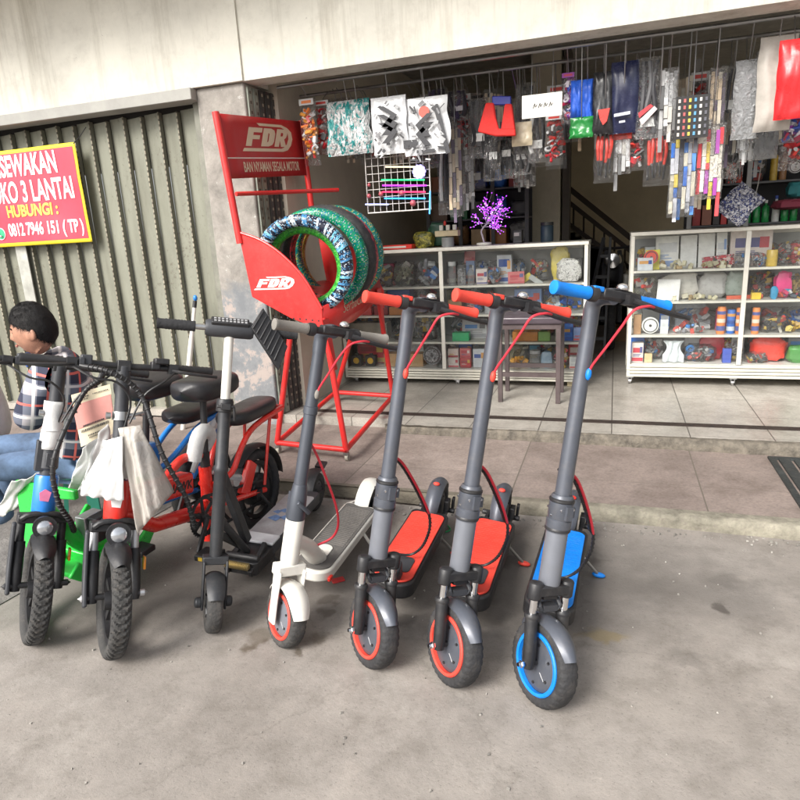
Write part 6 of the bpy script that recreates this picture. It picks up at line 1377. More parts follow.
def good(kind, x, z, w, h, y, mt, label, cat, group=None, d=None, rot=0.0, lid=None, name=None):
    """One piece of merchandise whose base stands at (x, y, z)."""
    GN[0] += 1; d = d or min(w, .12); b = MB(); o = None; base = (x, y, z)
    Rz = Matrix.Rotation(R(rot), 4, 'Z'); b.M = Matrix.Translation(base) @ Rz
    nm = name
    pal = PALS.get(mt.name)
    if pal and kind in ('box', 'card', 'can'): mt = C(pal[GN[0] % 2 if kind == 'box' else 0])
    if kind == 'box':
        b.box((0, 0, h / 2), (w, d, h)); o = b.build(nm or 'carton', mt, None, bevel=min(.003, w * .05), loc=base)
    elif kind == 'card':                                          # leaning flat packet or card
        b.M = b.M @ Matrix.Rotation(R(-12), 4, 'X'); b.box((0, 0, h / 2), (w, .012, h)); o = b.build(nm or 'flat_packet', mt, None, bevel=.002, loc=base)
    elif kind == 'bag':
        pillow(b, (0, 0, h / 2), w, d, h, GN[0] * 1.7); o = b.build(nm or 'plastic_bag', BAGF if pal else mt, None, smooth=32 if not pal else 60, loc=base)
        if pal:
            c = MB(); c.M = Rz; fill_parts(c, w * .86, d * .86, h * .86, len(pal), 26, GN[0], (0, 0, h / 2)); q = c.build('contents', [C(k_) for k_ in pal], None); q.parent = o
    elif kind == 'heap':
        rr = random.Random(GN[0])
        for k in range(14):
            s_ = rr.uniform(.18, .34) * min(w, .14); px_ = rr.uniform(-.42, .42) * w; b.box((px_, rr.uniform(-.4, .4) * d, rr.uniform(.15, .85) * h * (1 - abs(px_) / w)), (s_, s_ * .7, s_ * .6), Matrix.Rotation(rr.uniform(0, 3), 3, Vector((rr.random() - .5, rr.random() - .5, rr.random() - .5)).normalized()))
        if pal: b.mi = [(i // 6 * 7 // 3) % len(pal) for i in range(len(b.mi))]
        o = b.build(nm or 'parts_heap', [C(k_) for k_ in pal] if pal else mt, None, bevel=.002, loc=base)
    elif kind in ('can', 'bottle', 'jar'):
        r = w / 2
        prof = {'can': [(0, 0), (r * .93, 0), (r, h * .04), (r, h * .95), (r * .9, h), (0, h)], 'bottle': [(0, 0), (r * .95, 0), (r, h * .03), (r, h * .62), (r * .8, h * .72), (r * .36, h * .8), (r * .36, h * .88), (0, h * .88)], 'jar': [(0, 0), (r * .95, 0), (r, h * .05), (r, h * .78), (r * .85, h * .84), (0, h * .84)]}[kind]
        b.lathe(prof, 18); o = b.build(nm or {'can': 'can', 'bottle': 'bottle', 'jar': 'jar'}[kind], mt, None, loc=base)
        if kind != 'can':
            c = MB(); hh = .87 if kind == 'bottle' else .83; rc = r * (.42 if kind == 'bottle' else 1.0); c.lathe([(0, h * hh), (rc, h * hh), (rc, h), (0, h)], 16)
            l_ = c.build('lid', lid or C((.05, .05, .05)), None); l_.parent = o
    elif kind == 'disc':
        b.lathe([(0, -d / 2), (w / 2 * .96, -d / 2), (w / 2, -d * .3), (w / 2, d * .3), (w / 2 * .9, d / 2), (0, d / 2)], 28, 'y', (0, 0, h / 2)); o = b.build(nm or 'round_part', mt, None, loc=base)
        c = MB(); c.M = Rz; c.lathe([(w * .36, -d / 2 - .002), (w * .42, -d / 2 - .004), (w * .42, -d / 2 + .004), (w * .36, -d / 2 + .004)], 28, 'y', (0, 0, h / 2), closed=True); c.lathe([(0, -d / 2 - .006), (w * .08, -d / 2 - .004), (w * .08, -d / 2), (0, -d / 2)], 14, 'y', (0, 0, h / 2)); l_ = c.build('ring', lid or C((.06, .06, .06)), None); l_.parent = o
    elif kind == 'strip':
        b.M = b.M @ Matrix.Rotation(R(lid or 0), 4, 'Y'); b.box((0, 0, h / 2), (w, .02, h)); o = b.build(nm or 'strip', mt, None, bevel=.003, loc=base)
    if pal and kind == 'box': label_on(o, w, h, -d / 2, 0, pal, GN[0], Rz)
    if pal and kind == 'card': label_on(o, w, h, -.006, 0, pal, GN[0], Rz @ Matrix.Rotation(R(-12), 4, 'X'))
    if pal and kind == 'can':
        c = MB(); r = w / 2
        for j, (z0_, z1_) in enumerate(((.12, .3), (.42, .56), (.72, .84))): c.cm = 1 + j % (len(pal) - 1); c.lathe([(r * 1.0, h * z0_), (r * 1.012, h * z0_), (r * 1.012, h * z1_), (r * 1.0, h * z1_)], 18, closed=True)
        q = c.build('printed_bands', [C(k_) for k_ in pal], None); q.parent = o
    tag(o, label, cat, group)
    return o
BACKM = [MIX_DARK, MIX_SILV, MIX_COL, MIX_CREAM, MIX_BLUE, MIX_OLIVE, MIX_RED, MIX_WHITE]
BACKN = ['dark', 'silver', 'many coloured', 'cream', 'blue', 'olive', 'red', 'white']
def shelf_goods(case, rows, items, group):
    extra = []
    for i, it in enumerate(items):                                # a second row of goods stands behind the front one
        if it[0] in ('strip', 'disc') or it[5] > .1 or it[3] - it[2] < 7: continue
        q = (i * 5 + len(it[7])) % 8; kd = ('bag', 'box', 'bag')[i % 3]; nm = it[7]
        for cut in (' on the ', ' at the ', ', ', ' in the ', ' beside ', ' next to ', ' of the ', ' near ', ' seen ', ' behind ', ' right of ', ' left of ', ' under ', ' along '): nm = nm.split(cut)[0] if len(nm.split(cut)[0].split()) > 2 else nm
        rw = ['bottom', 'third', 'second', 'top'][it[1]]; sd = 'left' if case is LC else 'right'
        extra.append((kd, it[1], it[2] - 1, it[3] + 1, 22 + (i * 7) % 7, .2, BACKM[q], f'{BACKN[q]} {"packet" if kd == "bag" else "carton"} behind the {nm}, {rw} shelf, {sd} case', 'packet' if kd == 'bag' else 'carton'))
    for it in items + extra:
        kind, row, px0, px1, hpx, dy, mt, label, cat = it[:9]; kw = it[9] if len(it) > 9 else {}
        z = rows[row]; y = case['y0'] + .03 + dy
        # shelf height to a place along the shelf
        pyr = [p for p in range(200, 420)]
        best = min(pyr, key=lambda p: abs(at((px0 + px1) / 2, p, y).z - z))
        a = at(px0, best, y); c = at(px1, best, y); h = at((px0 + px1) / 2, best - hpx, y).z - z
        kw = dict(kw); dd = kw.pop('d', min(.12, max(.03, abs(c.x - a.x) * .7)))
        good(kind, (a.x + c.x) / 2, z + .001, abs(c.x - a.x) * .97, h, y + dd / 2, mt, label, cat, group, d=dd, **kw)
LROW = (LC['zp'], *LC['shelves']); RROW = (RC['zp'], *RC['shelves'])
LI = [
 # top shelf, left bay
 ('bag', 3, 350, 372, 24, .02, MIX_OLIVE, 'lumpy olive bag at the far left of the left case top shelf', 'plastic bag'),
 ('bag', 3, 371, 394, 21, .05, MIX_DARK, 'dark grey bag beside the olive bag on the left case top shelf', 'plastic bag'),
 ('bag', 3, 393, 414, 25, .02, MIX_OLIVE, 'tall olive bag in the middle of the left bay top shelf', 'plastic bag'),
 ('bag', 3, 414, 438, 25, .03, MIX_SILV, 'silver parts bag just left of the case mullion, top shelf', 'plastic bag'),
 # top shelf, right bay
 ('jar', 3, 448, 456, 24, .03, CLR, 'slim clear jar right of the mullion on the top shelf', 'jar', {'lid': C((.6, .6, .6))}),
 ('jar', 3, 457, 466, 20, .04, MIX_SILV, 'squat jar of metal bits on the left case top shelf', 'jar', {'lid': C((.1, .1, .1))}),
 ('card', 3, 463, 474, 33, .16, MIX_PINK, 'pink and white card behind the jars on the top shelf', 'card'),
 ('bottle', 3, 467, 474, 20, .03, CLR, 'clear bottle with dark cap in front of the pink card', 'bottle'),
 ('box', 3, 476, 488, 16, .05, MIX_PINK, 'small pink carton left of the blue packet, top shelf', 'carton'),
 ('bag', 3, 486, 500, 18, .02, MIX_SILV, 'crumpled silver packet under the blue packet', 'packet'),
 ('box', 3, 497, 512, 28, .12, MIX_BLUE, 'bright blue printed carton standing at the back of the top shelf', 'carton'),
 ('card', 3, 507, 524, 12, .01, MIX_PINK, 'pink flowered paper leaning on the top shelf front', 'paper', {'rot': 14}),
 ('strip', 3, 515, 534, 6, .08, C((.6, .5, .06)), 'yellow tool lying tilted on the top shelf', 'tool', {'lid': -35}),
 ('strip', 3, 526, 542, 5, .05, C((.4, .42, .42)), 'grey tool lying tilted beside the yellow one', 'tool', {'lid': 35}),
 ('bag', 3, 530, 548, 22, .14, MIX_DARK, 'dark packet behind the tilted tools', 'packet'),
 ('bag', 3, 550, 569, 34, .16, C((.7, .58, .12), .3), 'bright yellow bag near the right end of the left case', 'plastic bag'),
 ('bag', 3, 556, 581, 24, .02, MIX_DOT, 'white packet with black specks at the right end of the top shelf', 'packet'),
 # second shelf
 ('box', 2, 352, 372, 7, .03, C((.5, .03, .03)), 'flat red carton on the second shelf, left bay', 'carton'),
 ('box', 2, 374, 388, 9, .03, C((.3, .03, .03)), 'dark red carton next to the flat red one', 'carton'),
 ('box', 2, 389, 410, 8, .02, C((.65, .25, .06)), 'orange carton on the second shelf behind the red grip', 'carton'),
 ('bag', 2, 356, 392, 18, .18, MIX_DARK, 'black lumpy bag behind the red cartons on the second shelf', 'plastic bag'),
 ('bag', 2, 412, 438, 20, .06, MIX_DARK, 'black bag left of the mullion on the second shelf', 'plastic bag'),
 ('box', 2, 448, 462, 14, .04, C((.32, .17, .08)), 'brown carton right of the mullion, second shelf', 'carton'),
 ('bag', 2, 463, 484, 16, .06, MIX_SILV, 'silver packet next to the brown carton', 'packet'),
 ('can', 2, 484, 493, 16, .05, C((.4, .41, .43), .3), 'plain grey can on the second shelf', 'can'),
 ('box', 2, 515, 541, 9, .05, MIX_WHITE, 'white printed carton right of the grey can', 'carton'),
 ('box', 2, 541, 566, 5, .02, C((.08, .5, .5)), 'flat turquoise box on the second shelf under the blue grip', 'box'),
 ('heap', 2, 545, 583, 16, .16, MIX_BLUE, 'heap of blue and white packets at the right end, second shelf', 'packets'),
 # third shelf
 ('box', 1, 336, 350, 11, .04, C((.5, .47, .4)), 'pale carton at the far left of the third shelf', 'carton'),
 ('box', 1, 350, 388, 17, .06, C((.23, .2, .16)), 'long grey brown carton on the third shelf, left bay', 'carton'),
 ('bag', 1, 392, 414, 17, .04, MIX_DARK, 'glossy black bag beside the long grey brown carton', 'plastic bag'),
 ('bag', 1, 414, 438, 22, .06, MIX_DARK, 'tall black bag beside the mullion on the third shelf', 'plastic bag'),
 ('box', 1, 452, 469, 8, .03, C((.03, .42, .16)), 'green box on the third shelf right of the mullion', 'box', {'d': .08}),
 ('card', 1, 460, 486, 20, .10, MIX_SILV, 'grey striped packets leaning behind the green box', 'packet'),
 ('box', 1, 512, 538, 9, .03, C((.75, .3, .06)), 'orange box seen through the stool, third shelf', 'box'),
 ('box', 1, 538, 550, 9, .03, C((.35, .6, .18)), 'light green box next to the orange box', 'box'),
 ('box', 1, 555, 563, 13, .04, C((.6, .58, .5)), 'narrow cream carton on the third shelf near the right end', 'carton'),
 ('box', 1, 563, 573, 17, .05, MIX_BLUE, 'blue and white carton at the right of the third shelf', 'carton'),
 ('box', 1, 573, 583, 13, .03, MIX_WHITE, 'white carton at the right end of the third shelf', 'carton'),
 # bottom
 ('box', 0, 358, 386, 22, .16, MIX_RED, 'red printed carton behind the black lamps on the bottom shelf', 'carton'),
 ('box', 0, 384, 424, 13, .04, C((.42, .26, .12)), 'tan cardboard box on the bottom shelf, left bay', 'carton'),
 ('disc', 0, 423, 442, 23, .03, MIX_SILV, 'round silver lamp packet on the bottom shelf next to the mullion', 'round lamp', {'d': .05}),
 ('box', 0, 448, 459, 10, .03, MIX_PINK, 'pink carton at the lower left of the two by two stack', 'carton'),
 ('box', 0, 460, 471, 10, .03, MIX_RED, 'red carton at the lower right of the two by two stack', 'carton'),
 ('box', 0, 473, 485, 19, .05, MIX_BLUE, 'blue printed carton behind the red scooter stem, bottom shelf', 'carton'),
 ('heap', 0, 509, 528, 12, .05, C((.75, .36, .04)), 'heap of orange packets on the bottom shelf', 'packets'),
 ('jar', 0, 529, 540, 18, .04, CLR, 'clear square jar right of the orange packets', 'jar', {'lid': C((.5, .5, .5))}),
 ('bag', 0, 540, 552, 17, .04, C((.3, .42, .55), .3), 'pale blue packet right of the clear jar', 'packet'),
 ('bag', 0, 552, 568, 22, .03, MIX_RED, 'crimson packet near the stool leg on the bottom shelf', 'packet'),
 ('box', 0, 569, 582, 12, .05, MIX_WHITE, 'white carton at the right end of the bottom shelf', 'carton'),
]
shelf_goods(LC, LROW, LI, 'goods in the left display case')
for k, (p0, p1, m_, lb) in enumerate(((448, 459, MIX_RED, 'red carton at the upper left of the two by two stack'), (460, 471, MIX_PINK, 'pink carton at the upper right of the two by two stack'))):
    a = at(p0, 360, LC['y0'] + .03); c = at(p1, 360, LC['y0'] + .03); zt = LROW[0] + .0995 * .78
    base = [o for o in bpy.data.objects if o.get('label', '').startswith(('pink carton at the lower left', 'red carton at the lower right')[k])][0]
    zt = max(v[2] for v in base.bound_box) + base.location.z
    good('box', base.location.x, zt + .001, abs(c.x - a.x) * .95, .075, base.location.y, m_, lb, 'carton', 'goods in the left display case', d=.06)
# three black lamps with yellow faces
for px, lb in ((340.5, 'leftmost black lamp with a yellow face on the bottom shelf'), (357, 'middle black lamp with a yellow face on the bottom shelf'), (371, 'rightmost black lamp with a yellow face on the bottom shelf')):
    q = at(px, 366, 5.02); lp = thing('work_lamp', lb, 'lamp', (q.x, 5.04, LROW[0]), group='black lamps with yellow faces')
    b = MB(); b.box((0, 0, .05), (.095, .06, .09)); b.box((0, 0, .1), (.03, .03, .02)); b.build('body', BLACK, lp, bevel=.006)
    b = MB(); b.lathe([(0, -.036), (.024, -.036), (.028, -.03), (0, -.03)], 16, 'y', (0, 0, .05)); b.build('face', C((.75, .45, .04)), lp)
RI = [
 ('disc', 3, 643, 658, 27, .02, C((.66, .07, .05)), 'red oval tag hanging in the top left of the right case', 'tag', {'d': .012}),
 ('card', 3, 645, 660, 20, .05, C((.75, .68, .06)), 'yellow card under the red tag in the right case', 'card'),
 ('box', 3, 637, 653, 13, .01, MIX_BLUE, 'blue printed box at the left end of the right case top shelf', 'box'),
 ('card', 3, 655, 679, 33, .09, MIX_WHITE, 'white printed card with blue lines, leftmost of the row at the back', 'card'),
 ('card', 3, 680, 697, 34, .10, C((.66, .66, .65)), 'plain white card second from the left of the back row', 'card'),
 ('card', 3, 698, 715, 35, .10, C((.68, .68, .66)), 'plain white card third from the left of the back row', 'card'),
 ('card', 3, 716, 727, 35, .10, MIX_WHITE, 'narrow white card at the right end of the white back row', 'card'),
 ('heap', 3, 654, 700, 10, .02, MIX_CREAM, 'row of cream cartons along the left of the top shelf front', 'cartons'),
 ('heap', 3, 700, 735, 8, .03, MIX_CREAM, 'row of cream cartons under the red strip', 'cartons'),
 ('strip', 3, 703, 736, 12, .06, MIX_RED, 'long red packet lying on the cream cartons', 'packet', {'lid': -5}),
 ('box', 3, 728, 771, 36, .16, MIX_PINK, 'wide pink and red printed carton at the back of the top shelf', 'carton', {'d': .05}),
 ('bag', 3, 735, 752, 15, .02, MIX_SILV, 'silver crumpled bag left of the mullion on the top shelf', 'packet'),
 ('can', 3, 766, 778, 16, .04, C((.6, .42, .08), .25), 'gold can on the top shelf right of the mullion', 'can'),
 ('bag', 3, 753, 766, 14, .03, MIX_SILV, 'small silver bag next to the gold can', 'packet'),
 ('bag', 3, 778, 790, 24, .05, MIX_DARK, 'dark packet right of the gold can', 'packet'),
 ('bag', 3, 790, 806, 26, .03, MIX_RED, 'dark red packet at the right edge of the top shelf', 'packet'),
 ('bag', 2, 633, 655, 24, .05, MIX_DARK, 'grey foil bag at the left end of the second shelf, right case', 'packet'),
 ('card', 2, 656, 680, 21, .01, C((.68, .68, .67)), 'folded white paper leaning on the second shelf of the right case', 'paper', {'rot': -18}),
 ('bag', 2, 662, 700, 27, .12, C((.52, .5, .46), .3), 'wide pale packet on the second shelf of the right case', 'packet'),
 ('bag', 2, 698, 728, 26, .10, C((.42, .41, .4), .3), 'wide grey packet on the second shelf of the right case', 'packet'),
 ('heap', 2, 668, 722, 6, .02, MIX_CREAM, 'scattered cream packets at the front of the second shelf', 'packets'),
 ('bag', 2, 725, 746, 28, .08, C((.25, .29, .26), .3), 'grey green bag left of the mullion, second shelf', 'packet'),
 ('strip', 2, 727, 765, 4, .03, C((.65, .12, .06)), 'red screwdriver lying across behind the mullion', 'tool', {'lid': -2}),
 ('box', 2, 751, 761, 7, .03, C((.72, .5, .04)), 'small yellow box right of the mullion, second shelf', 'box'),
 ('bag', 2, 752, 772, 26, .14, MIX_DARK, 'dark netted bag behind the small yellow box', 'packet'),
 ('bag', 2, 774, 792, 26, .08, C((.65, .05, .2), .35), 'magenta packet on the second shelf of the right case', 'packet'),
 ('bag', 2, 770, 778, 12, .03, C((.03, .25, .45), .35), 'small blue packet under the magenta packet', 'packet'),
 ('heap', 2, 776, 808, 10, .02, MIX_COL, 'heap of mixed colour grips at the right of the second shelf', 'packets'),
 ('bag', 2, 786, 806, 20, .12, MIX_GOLD, 'gold brown packet at the right edge of the second shelf', 'packet'),
 ('box', 1, 633, 641, 19, .03, C((.35, .2, .1)), 'narrow brown carton at the left end of the third shelf, right case', 'carton'),
 ('disc', 1, 641, 659, 17, .03, C((.7, .7, .68)), 'round white clock on the third shelf of the right case', 'clock', {'d': .03}),
 ('box', 1, 660, 668, 14, .04, MIX_WHITE, 'small white carton beside the round clock', 'carton'),
 ('card', 1, 675, 706, 26, .20, C((.36, .4, .44), .25), 'blue grey sheet standing at the back of the third shelf', 'sheet'),
 ('heap', 1, 672, 716, 9, .02, MIX_SILV, 'heap of silver parts at the front of the third shelf', 'parts'),
 ('can', 1, 716, 725, 27, .03, MIX_ORANGE, 'orange striped can, leftmost of three on the third shelf', 'can'),
 ('can', 1, 726, 735, 24, .05, MIX_BLUE, 'blue striped can between the orange cans', 'can'),
 ('can', 1, 735, 743, 26, .03, MIX_ORANGE, 'orange striped can against the left of the mullion', 'can'),
 ('can', 1, 751, 759, 26, .03, MIX_ORANGE, 'tall orange can right of the mullion on the third shelf', 'can'),
 ('bag', 1, 760, 788, 17, .05, MIX_DARK, 'dark bag with tan bits on the third shelf, right bay', 'packet'),
 ('heap', 1, 786, 808, 13, .03, MIX_GOLD, 'heap of gold packets at the right edge of the third shelf', 'packets'),
 ('box', 0, 631, 643, 19, .03, MIX_PINK, 'red and white carton at the left end of the bottom shelf, right case', 'carton'),
 ('box', 0, 644, 652, 9, .03, C((.6, .45, .25)), 'small tan carton beside the red and white one', 'carton'),
 ('bag', 0, 646, 664, 22, .14, MIX_SILV, 'silver meshed bag behind the small tan carton', 'packet'),
 ('bag', 0, 684, 716, 17, .05, MIX_SILV, 'silver chain packets on the bottom shelf of the right case', 'packets'),
 ('bag', 0, 699, 724, 26, .16, C((.55, .05, .07), .35), 'dark red bag behind the silver chain packets', 'packet'),
 ('box', 0, 722, 731, 14, .04, C((.06, .1, .42)), 'dark blue box left of the mullion on the bottom shelf', 'box'),
 ('bag', 0, 731, 742, 20, .06, MIX_DARK, 'dark packet against the mullion on the bottom shelf', 'packet'),
 ('bag', 0, 746, 768, 11, .03, MIX_DARK, 'black packet under the bright red bag', 'packet'),
 ('bag', 0, 750, 787, 24, .08, C((.7, .05, .03), .3), 'large bright red bag on the bottom shelf of the right case', 'plastic bag'),
 ('bag', 0, 787, 806, 18, .05, C((.06, .24, .05), .4), 'leaf green bag at the right edge of the bottom shelf', 'plastic bag'),
]
shelf_goods(RC, RROW, RI, 'goods in the right display case')
# pale cloth on the bottom shelf, waisted like a vase
q = at(673, 362, 5.15); b = MB()
b.grid(lambda u, v: Vector((q.x + (u - .5) * (.148 - .055 * math.sin(PI * min(1, v * 1.5)) ) , 5.17 + .012 * math.sin(u * 14 + v * 3), RROW[0] + .004 + .165 * (1 - v))), 20, 16)
tag(b.build('cloth_towel', C((.62, .66, .68), .8), None, smooth=60, solid=.006, loc=(q.x, 5.17, RROW[0])), 'pale blue white cloth hanging on the bottom shelf of the right case', 'cloth', 'goods in the right display case')

# ------------------------------------------------------------------ stool in front of the left case
STW = mat('dark stool wood', (.075, .055, .055), .45, var=.25, bump=.1); STP = mat('purple brown vinyl', (.06, .045, .055), .35, var=.2, vs=5, bump=.08)
sx0, sx1 = -.778, -.337; sy0, sy1 = 4.47, 4.83
st = thing('bar_stool', 'dark square bar stool with dark vinyl seat in front of the left case', 'stool', ((sx0 + sx1) / 2, (sy0 + sy1) / 2, .12))
o = Vector(st.location)
b = MB(); b.box((0, 0, .595), (sx1 - sx0 + .03, sy1 - sy0 + .03, .055)); b.build('seat', STP, st, bevel=.014, seg=3)
b = MB(); b.span((sx0 - o.x, sy0 - o.y, .535), (sx1 - o.x, sy1 - o.y, .568)); b.build('apron', STW, st)
for x in (sx0 + .016, sx1 - .016):
    for y in (sy0 + .016, sy1 - .016):
        b = MB(); b.span((x - .016 - o.x, y - .016 - o.y, .001), (x + .016 - o.x, y + .016 - o.y, .535)); b.build('leg', STW, st, bevel=.002)
b = MB(); b.span((sx0 + .033 - o.x, sy0 + .006 - o.y, .19), (sx1 - .033 - o.x, sy0 + .026 - o.y, .222)); b.span((sx0 + .033 - o.x, sy1 - .026 - o.y, .19), (sx1 - .033 - o.x, sy1 - .006 - o.y, .222)); b.each('stretcher', STW, st)
# cream carton under the case behind the stool
good('box', at(571, 385, 5.0).x, .121, .06, .044, 5.03, C((.5, .42, .26)), 'small tan carton lying under the right end of the left case', 'carton', d=.06)

# ------------------------------------------------------------------ on top of the left case: glowing tree, lamp set, red tray
PURP = glow('purple tree lights', (.45, .05, .95), 1.5); PALEP = glow('pale tree lights', (.9, .6, 1.0), 1.6)
WIRE = mat('white wrapped twig', (.6, .55, .6), .5)
tz = LC['z1'] + .001; tq = at(484, 243, 5.12); tr = thing('light_tree', 'small wire tree with glowing purple lights on the left display case', 'light tree', (tq.x, 5.12, tz))
b = MB(); b.lathe([(0, 0), (.055, 0), (.06, .006), (.058, .02), (.0, .024)], 24); b.build('base', WHITE, tr)
b = MB(); trunk = bez([(0, 0, .02), (-.012, 0, .07), (-.02, 0, .11), (.012, 0, .15), (.055, .0, .19), (.06, 0, .22)], 20); NT = len(trunk); b.tube(trunk, [.007 - .0018 * k / NT for k in range(NT)], 8)
rr = random.Random(3); tips = []
for k in range(22):
    s0 = trunk[rr.randint(NT // 2, NT - 1)]; a = rr.uniform(-.25, 1.25) * PI; L_ = rr.uniform(.07, .19); e = s0 + Vector((math.cos(a) * L_ * .95, rr.uniform(-.07, .07), math.sin(a) * L_ * .8 + .02))
    mid = s0.lerp(e, .5) + Vector((rr.uniform(-.02, .02), 0, .018)); pts = bez([s0, mid, e], 8); b.tube(pts, .0022, 5); tips += pts[3:]
    for j in range(3):
        e2 = pts[rr.randint(4, len(pts) - 1)] + Vector((rr.uniform(-.05, .05), rr.uniform(-.03, .03), rr.uniform(-.01, .06))); b.tube([pts[5], e2], .0014, 4); tips += [e2, pts[5].lerp(e2, .5)]
b.build('branches', WIRE, tr)
b = MB(); b2 = MB()
for k, t in enumerate(tips): (b2 if k % 9 == 0 else b).ball(t + Vector((rr.uniform(-.006, .006), rr.uniform(-.006, .006), rr.uniform(-.006, .006))), .0042, 6, 4)
b.build('purple_lights', PURP, tr); b2.build('pale_lights', PALEP, tr)
lq = at(448, 246, 5.15); ls = thing('lamp_stand', 'cream box on a short grey post with small white lamps, left of the glowing tree', 'lamp set', (lq.x, 5.15, tz))
b = MB(); b.lathe([(0, 0), (.05, 0), (.05, .075), (0, .075)], 20); b.build('post', C((.25, .26, .26)), ls)
b = MB(); b.box((0, 0, .105), (.19, .09, .045)); b.build('cream_box', C((.62, .52, .33)), ls, bevel=.004)
for x in (-.05, .005, .06): b = MB(); b.box((x, 0, .15), (.03, .03, .042)); b.build('lamp_head', C((.7, .68, .62)), ls, bevel=.003)
b = MB(); b.ball((-.02, .0, .185), (.012, .012, .02)); b.build('red_bulb', C((.6, .05, .04)), ls)
rq = at(396, 250, 5.1); rt_ = thing('red_tray', 'flat red printed box on the left display case behind the tyres', 'box', (rq.x, 5.12, tz)); b = MB(); b.box((0, 0, .018), (.30, .12, .036)); b.build('carton', RED, rt_, bevel=.003); b = MB(); b.box((.0, -.0605, .018), (.2, .003, .014)); b.build('white_band', WHITE, rt_)
OLV = MIX_GOLD
good('bag', at(424, 240, 5.2).x, tz, .17, .13, 5.2, printed('olive yellow packets', [(.3, .27, .03), (.14, .15, .03), (.45, .4, .06), (.05, .06, .02)], 40, .4), 'olive yellow bunch of packets beside the red flat box', 'packets', d=.12)
good('bag', at(437, 222, 5.28).x, tz, .16, .20, 5.3, C((.03, .1, .06), .4), 'dark green bag behind the cream lamp box', 'plastic bag', d=.1)
good('jar', at(547, 238, 5.3).x, tz, .10, .15, 5.3, C((.02, .04, .06)), 'dark jar with white mark near the inner column', 'jar', lid=C((.02, .02, .02)))
good('box', at(518, 236, 5.3).x, tz, .07, .10, 5.3, MIX_DARK, 'dark carton on the left case behind the glowing tree', 'carton')
# ------------------------------------------------------------------ goods hanging in the shop front
HOOKM = mat('hook wire', (.3, .3, .3), .35, .9)
RAIL_Z = 2.325
def rail(y, x0, x1, label):
    t = thing('hanging_rail', label, 'rail', ((x0 + x1) / 2, y, RAIL_Z)); b = MB(); b.tube([(x0 - t.location.x, 0, 0), (x1 - t.location.x, 0, 0)], .011, 8); b.build('rod', HOOKM, t)
    b = MB(); n = 5
    for k in range(n):
        x = x0 + (x1 - x0) * (k + .5) / n - t.location.x; b.tube([(x, 0, 0), (x, 0, 2.99 - RAIL_Z)], .006, 6)
    b.each('hanger', HOOKM, t)
rail(4.12, -2.15, 4.3, 'front steel rod carrying the packets in the shop opening'); rail(4.45, -2.15, 4.3, 'second steel rod behind the front one')
def packet_mesh(b, w, h, th, seed, nu=16, nv=22, taper=0.0, flare=0.0, wr=1.0):
    """Bulging sealed packet hanging in the x-z plane, top edge at z=0."""
    def f(side):
        def fn(u, v):
            x = (u - .5) * w * (1 - taper * v + flare * v); z = -v * h
            e = min(u, 1 - u, v, 1 - v); k = min(1, e * 5) ** .6
            y = side * th / 2 * k * (.75 + .5 * noise.noise(Vector((u * 3, v * 3, seed)))) + wr * .006 * noise.noise(Vector((u * 9, v * 5 + side, seed * 1.3))) + .012 * math.sin(v * 5 + seed) * v
            x += .012 * w / .2 * noise.noise(Vector((seed, v * 4, u * 1.5)))
            return Vector((x, y, z))
        return fn
    b.grid(f(-1), nu, nv); b.grid(f(1), nu, nv)
HG = 'packets and goods hanging in the shop opening'
def hang(px0, px1, py0, py1, y, mt, label, cat='packet', th=.045, header=None, hook=True, name='hanging_packet', rot=0, **k):
    py1 += 3; c = at((px0 + px1) / 2, (py0 + py1) / 2, y); w = (at(px1, (py0 + py1) / 2, y) - at(px0, (py0 + py1) / 2, y)).length * 1.12
    bt = at((px0 + px1) / 2, py1, y); tp_ = at((px0 + px1) / 2, py0, y); xm = (bt.x + tp_.x) / 2; zt = tp_.z
    if py0 <= 100: zt = max(zt, 2.20 + .05 * math.sin(px0))
    h = zt - bt.z; GN[0] += 1
    b = MB(); b.M = Matrix.Translation((xm, y, zt)) @ Matrix.Rotation(R(rot), 4, 'Y'); packet_mesh(b, w, h, th, GN[0] * 2.3, **k)
    st_ = HSTY.get(mt.name)
    o = b.build(name, HFILM if st_ else mt, None, smooth=75, loc=(xm, y, zt)); tag(o, label, cat, HG)
    if st_: hang_contents(o, w, h, st_[0], st_[1], GN[0], rot)
    if header:
        c = MB(); c.box((0, -.0, -.02), (w * 1.02, th * .5, .055)); q = c.build('header_card', header, None, bevel=.002); q.parent = o
    if hook:
        ry = 4.12 if y < 4.3 else 4.45
        c = MB(); c.tube(bez([(0, 0, -.01), (0, (ry - y) * .3, .03), (0, ry - y, max(.05, RAIL_Z - zt + .012))], 8), .003, 5); q = c.build('hook', HOOKM, None); q.parent = o
    return o
F_TEAL = printed('teal silver foil', [(.5, .52, .52), (.01, .22, .22), (.6, .62, .62), (.02, .28, .27), (.35, .37, .37), (.7, .7, .7)], 24, .22, (1, 1, .5), .9)
F_BW = printed('black white print film', [(.68, .68, .68), (.6, .6, .6), (.02, .02, .02), (.7, .7, .7), (.06, .06, .06)], 30, .22, bump=.7)
F_DARK = printed('black rubber in film', [(.015, .015, .017), (.03, .03, .035), (.09, .09, .1), (.02, .02, .02), (.35, .35, .36)], 40, .2, (1, 1, .35), .9)
F_PURP = printed('purple black film', [(.02, .012, .035), (.05, .02, .1), (.01, .01, .015), (.15, .12, .2)], 36, .22, bump=.8)
F_TAN = printed('tan strip in film', [(.5, .38, .25), (.62, .55, .45), (.3, .24, .2), (.08, .07, .09), (.68, .65, .6)], 22, .2, (2, 2, .35), .9)
F_REDC = printed('red parts in film', [(.6, .05, .03), (.5, .5, .5), (.65, .09, .05), (.08, .08, .08), (.6, .6, .6)], 34, .2, (1.4, 1.4, .5), .8)
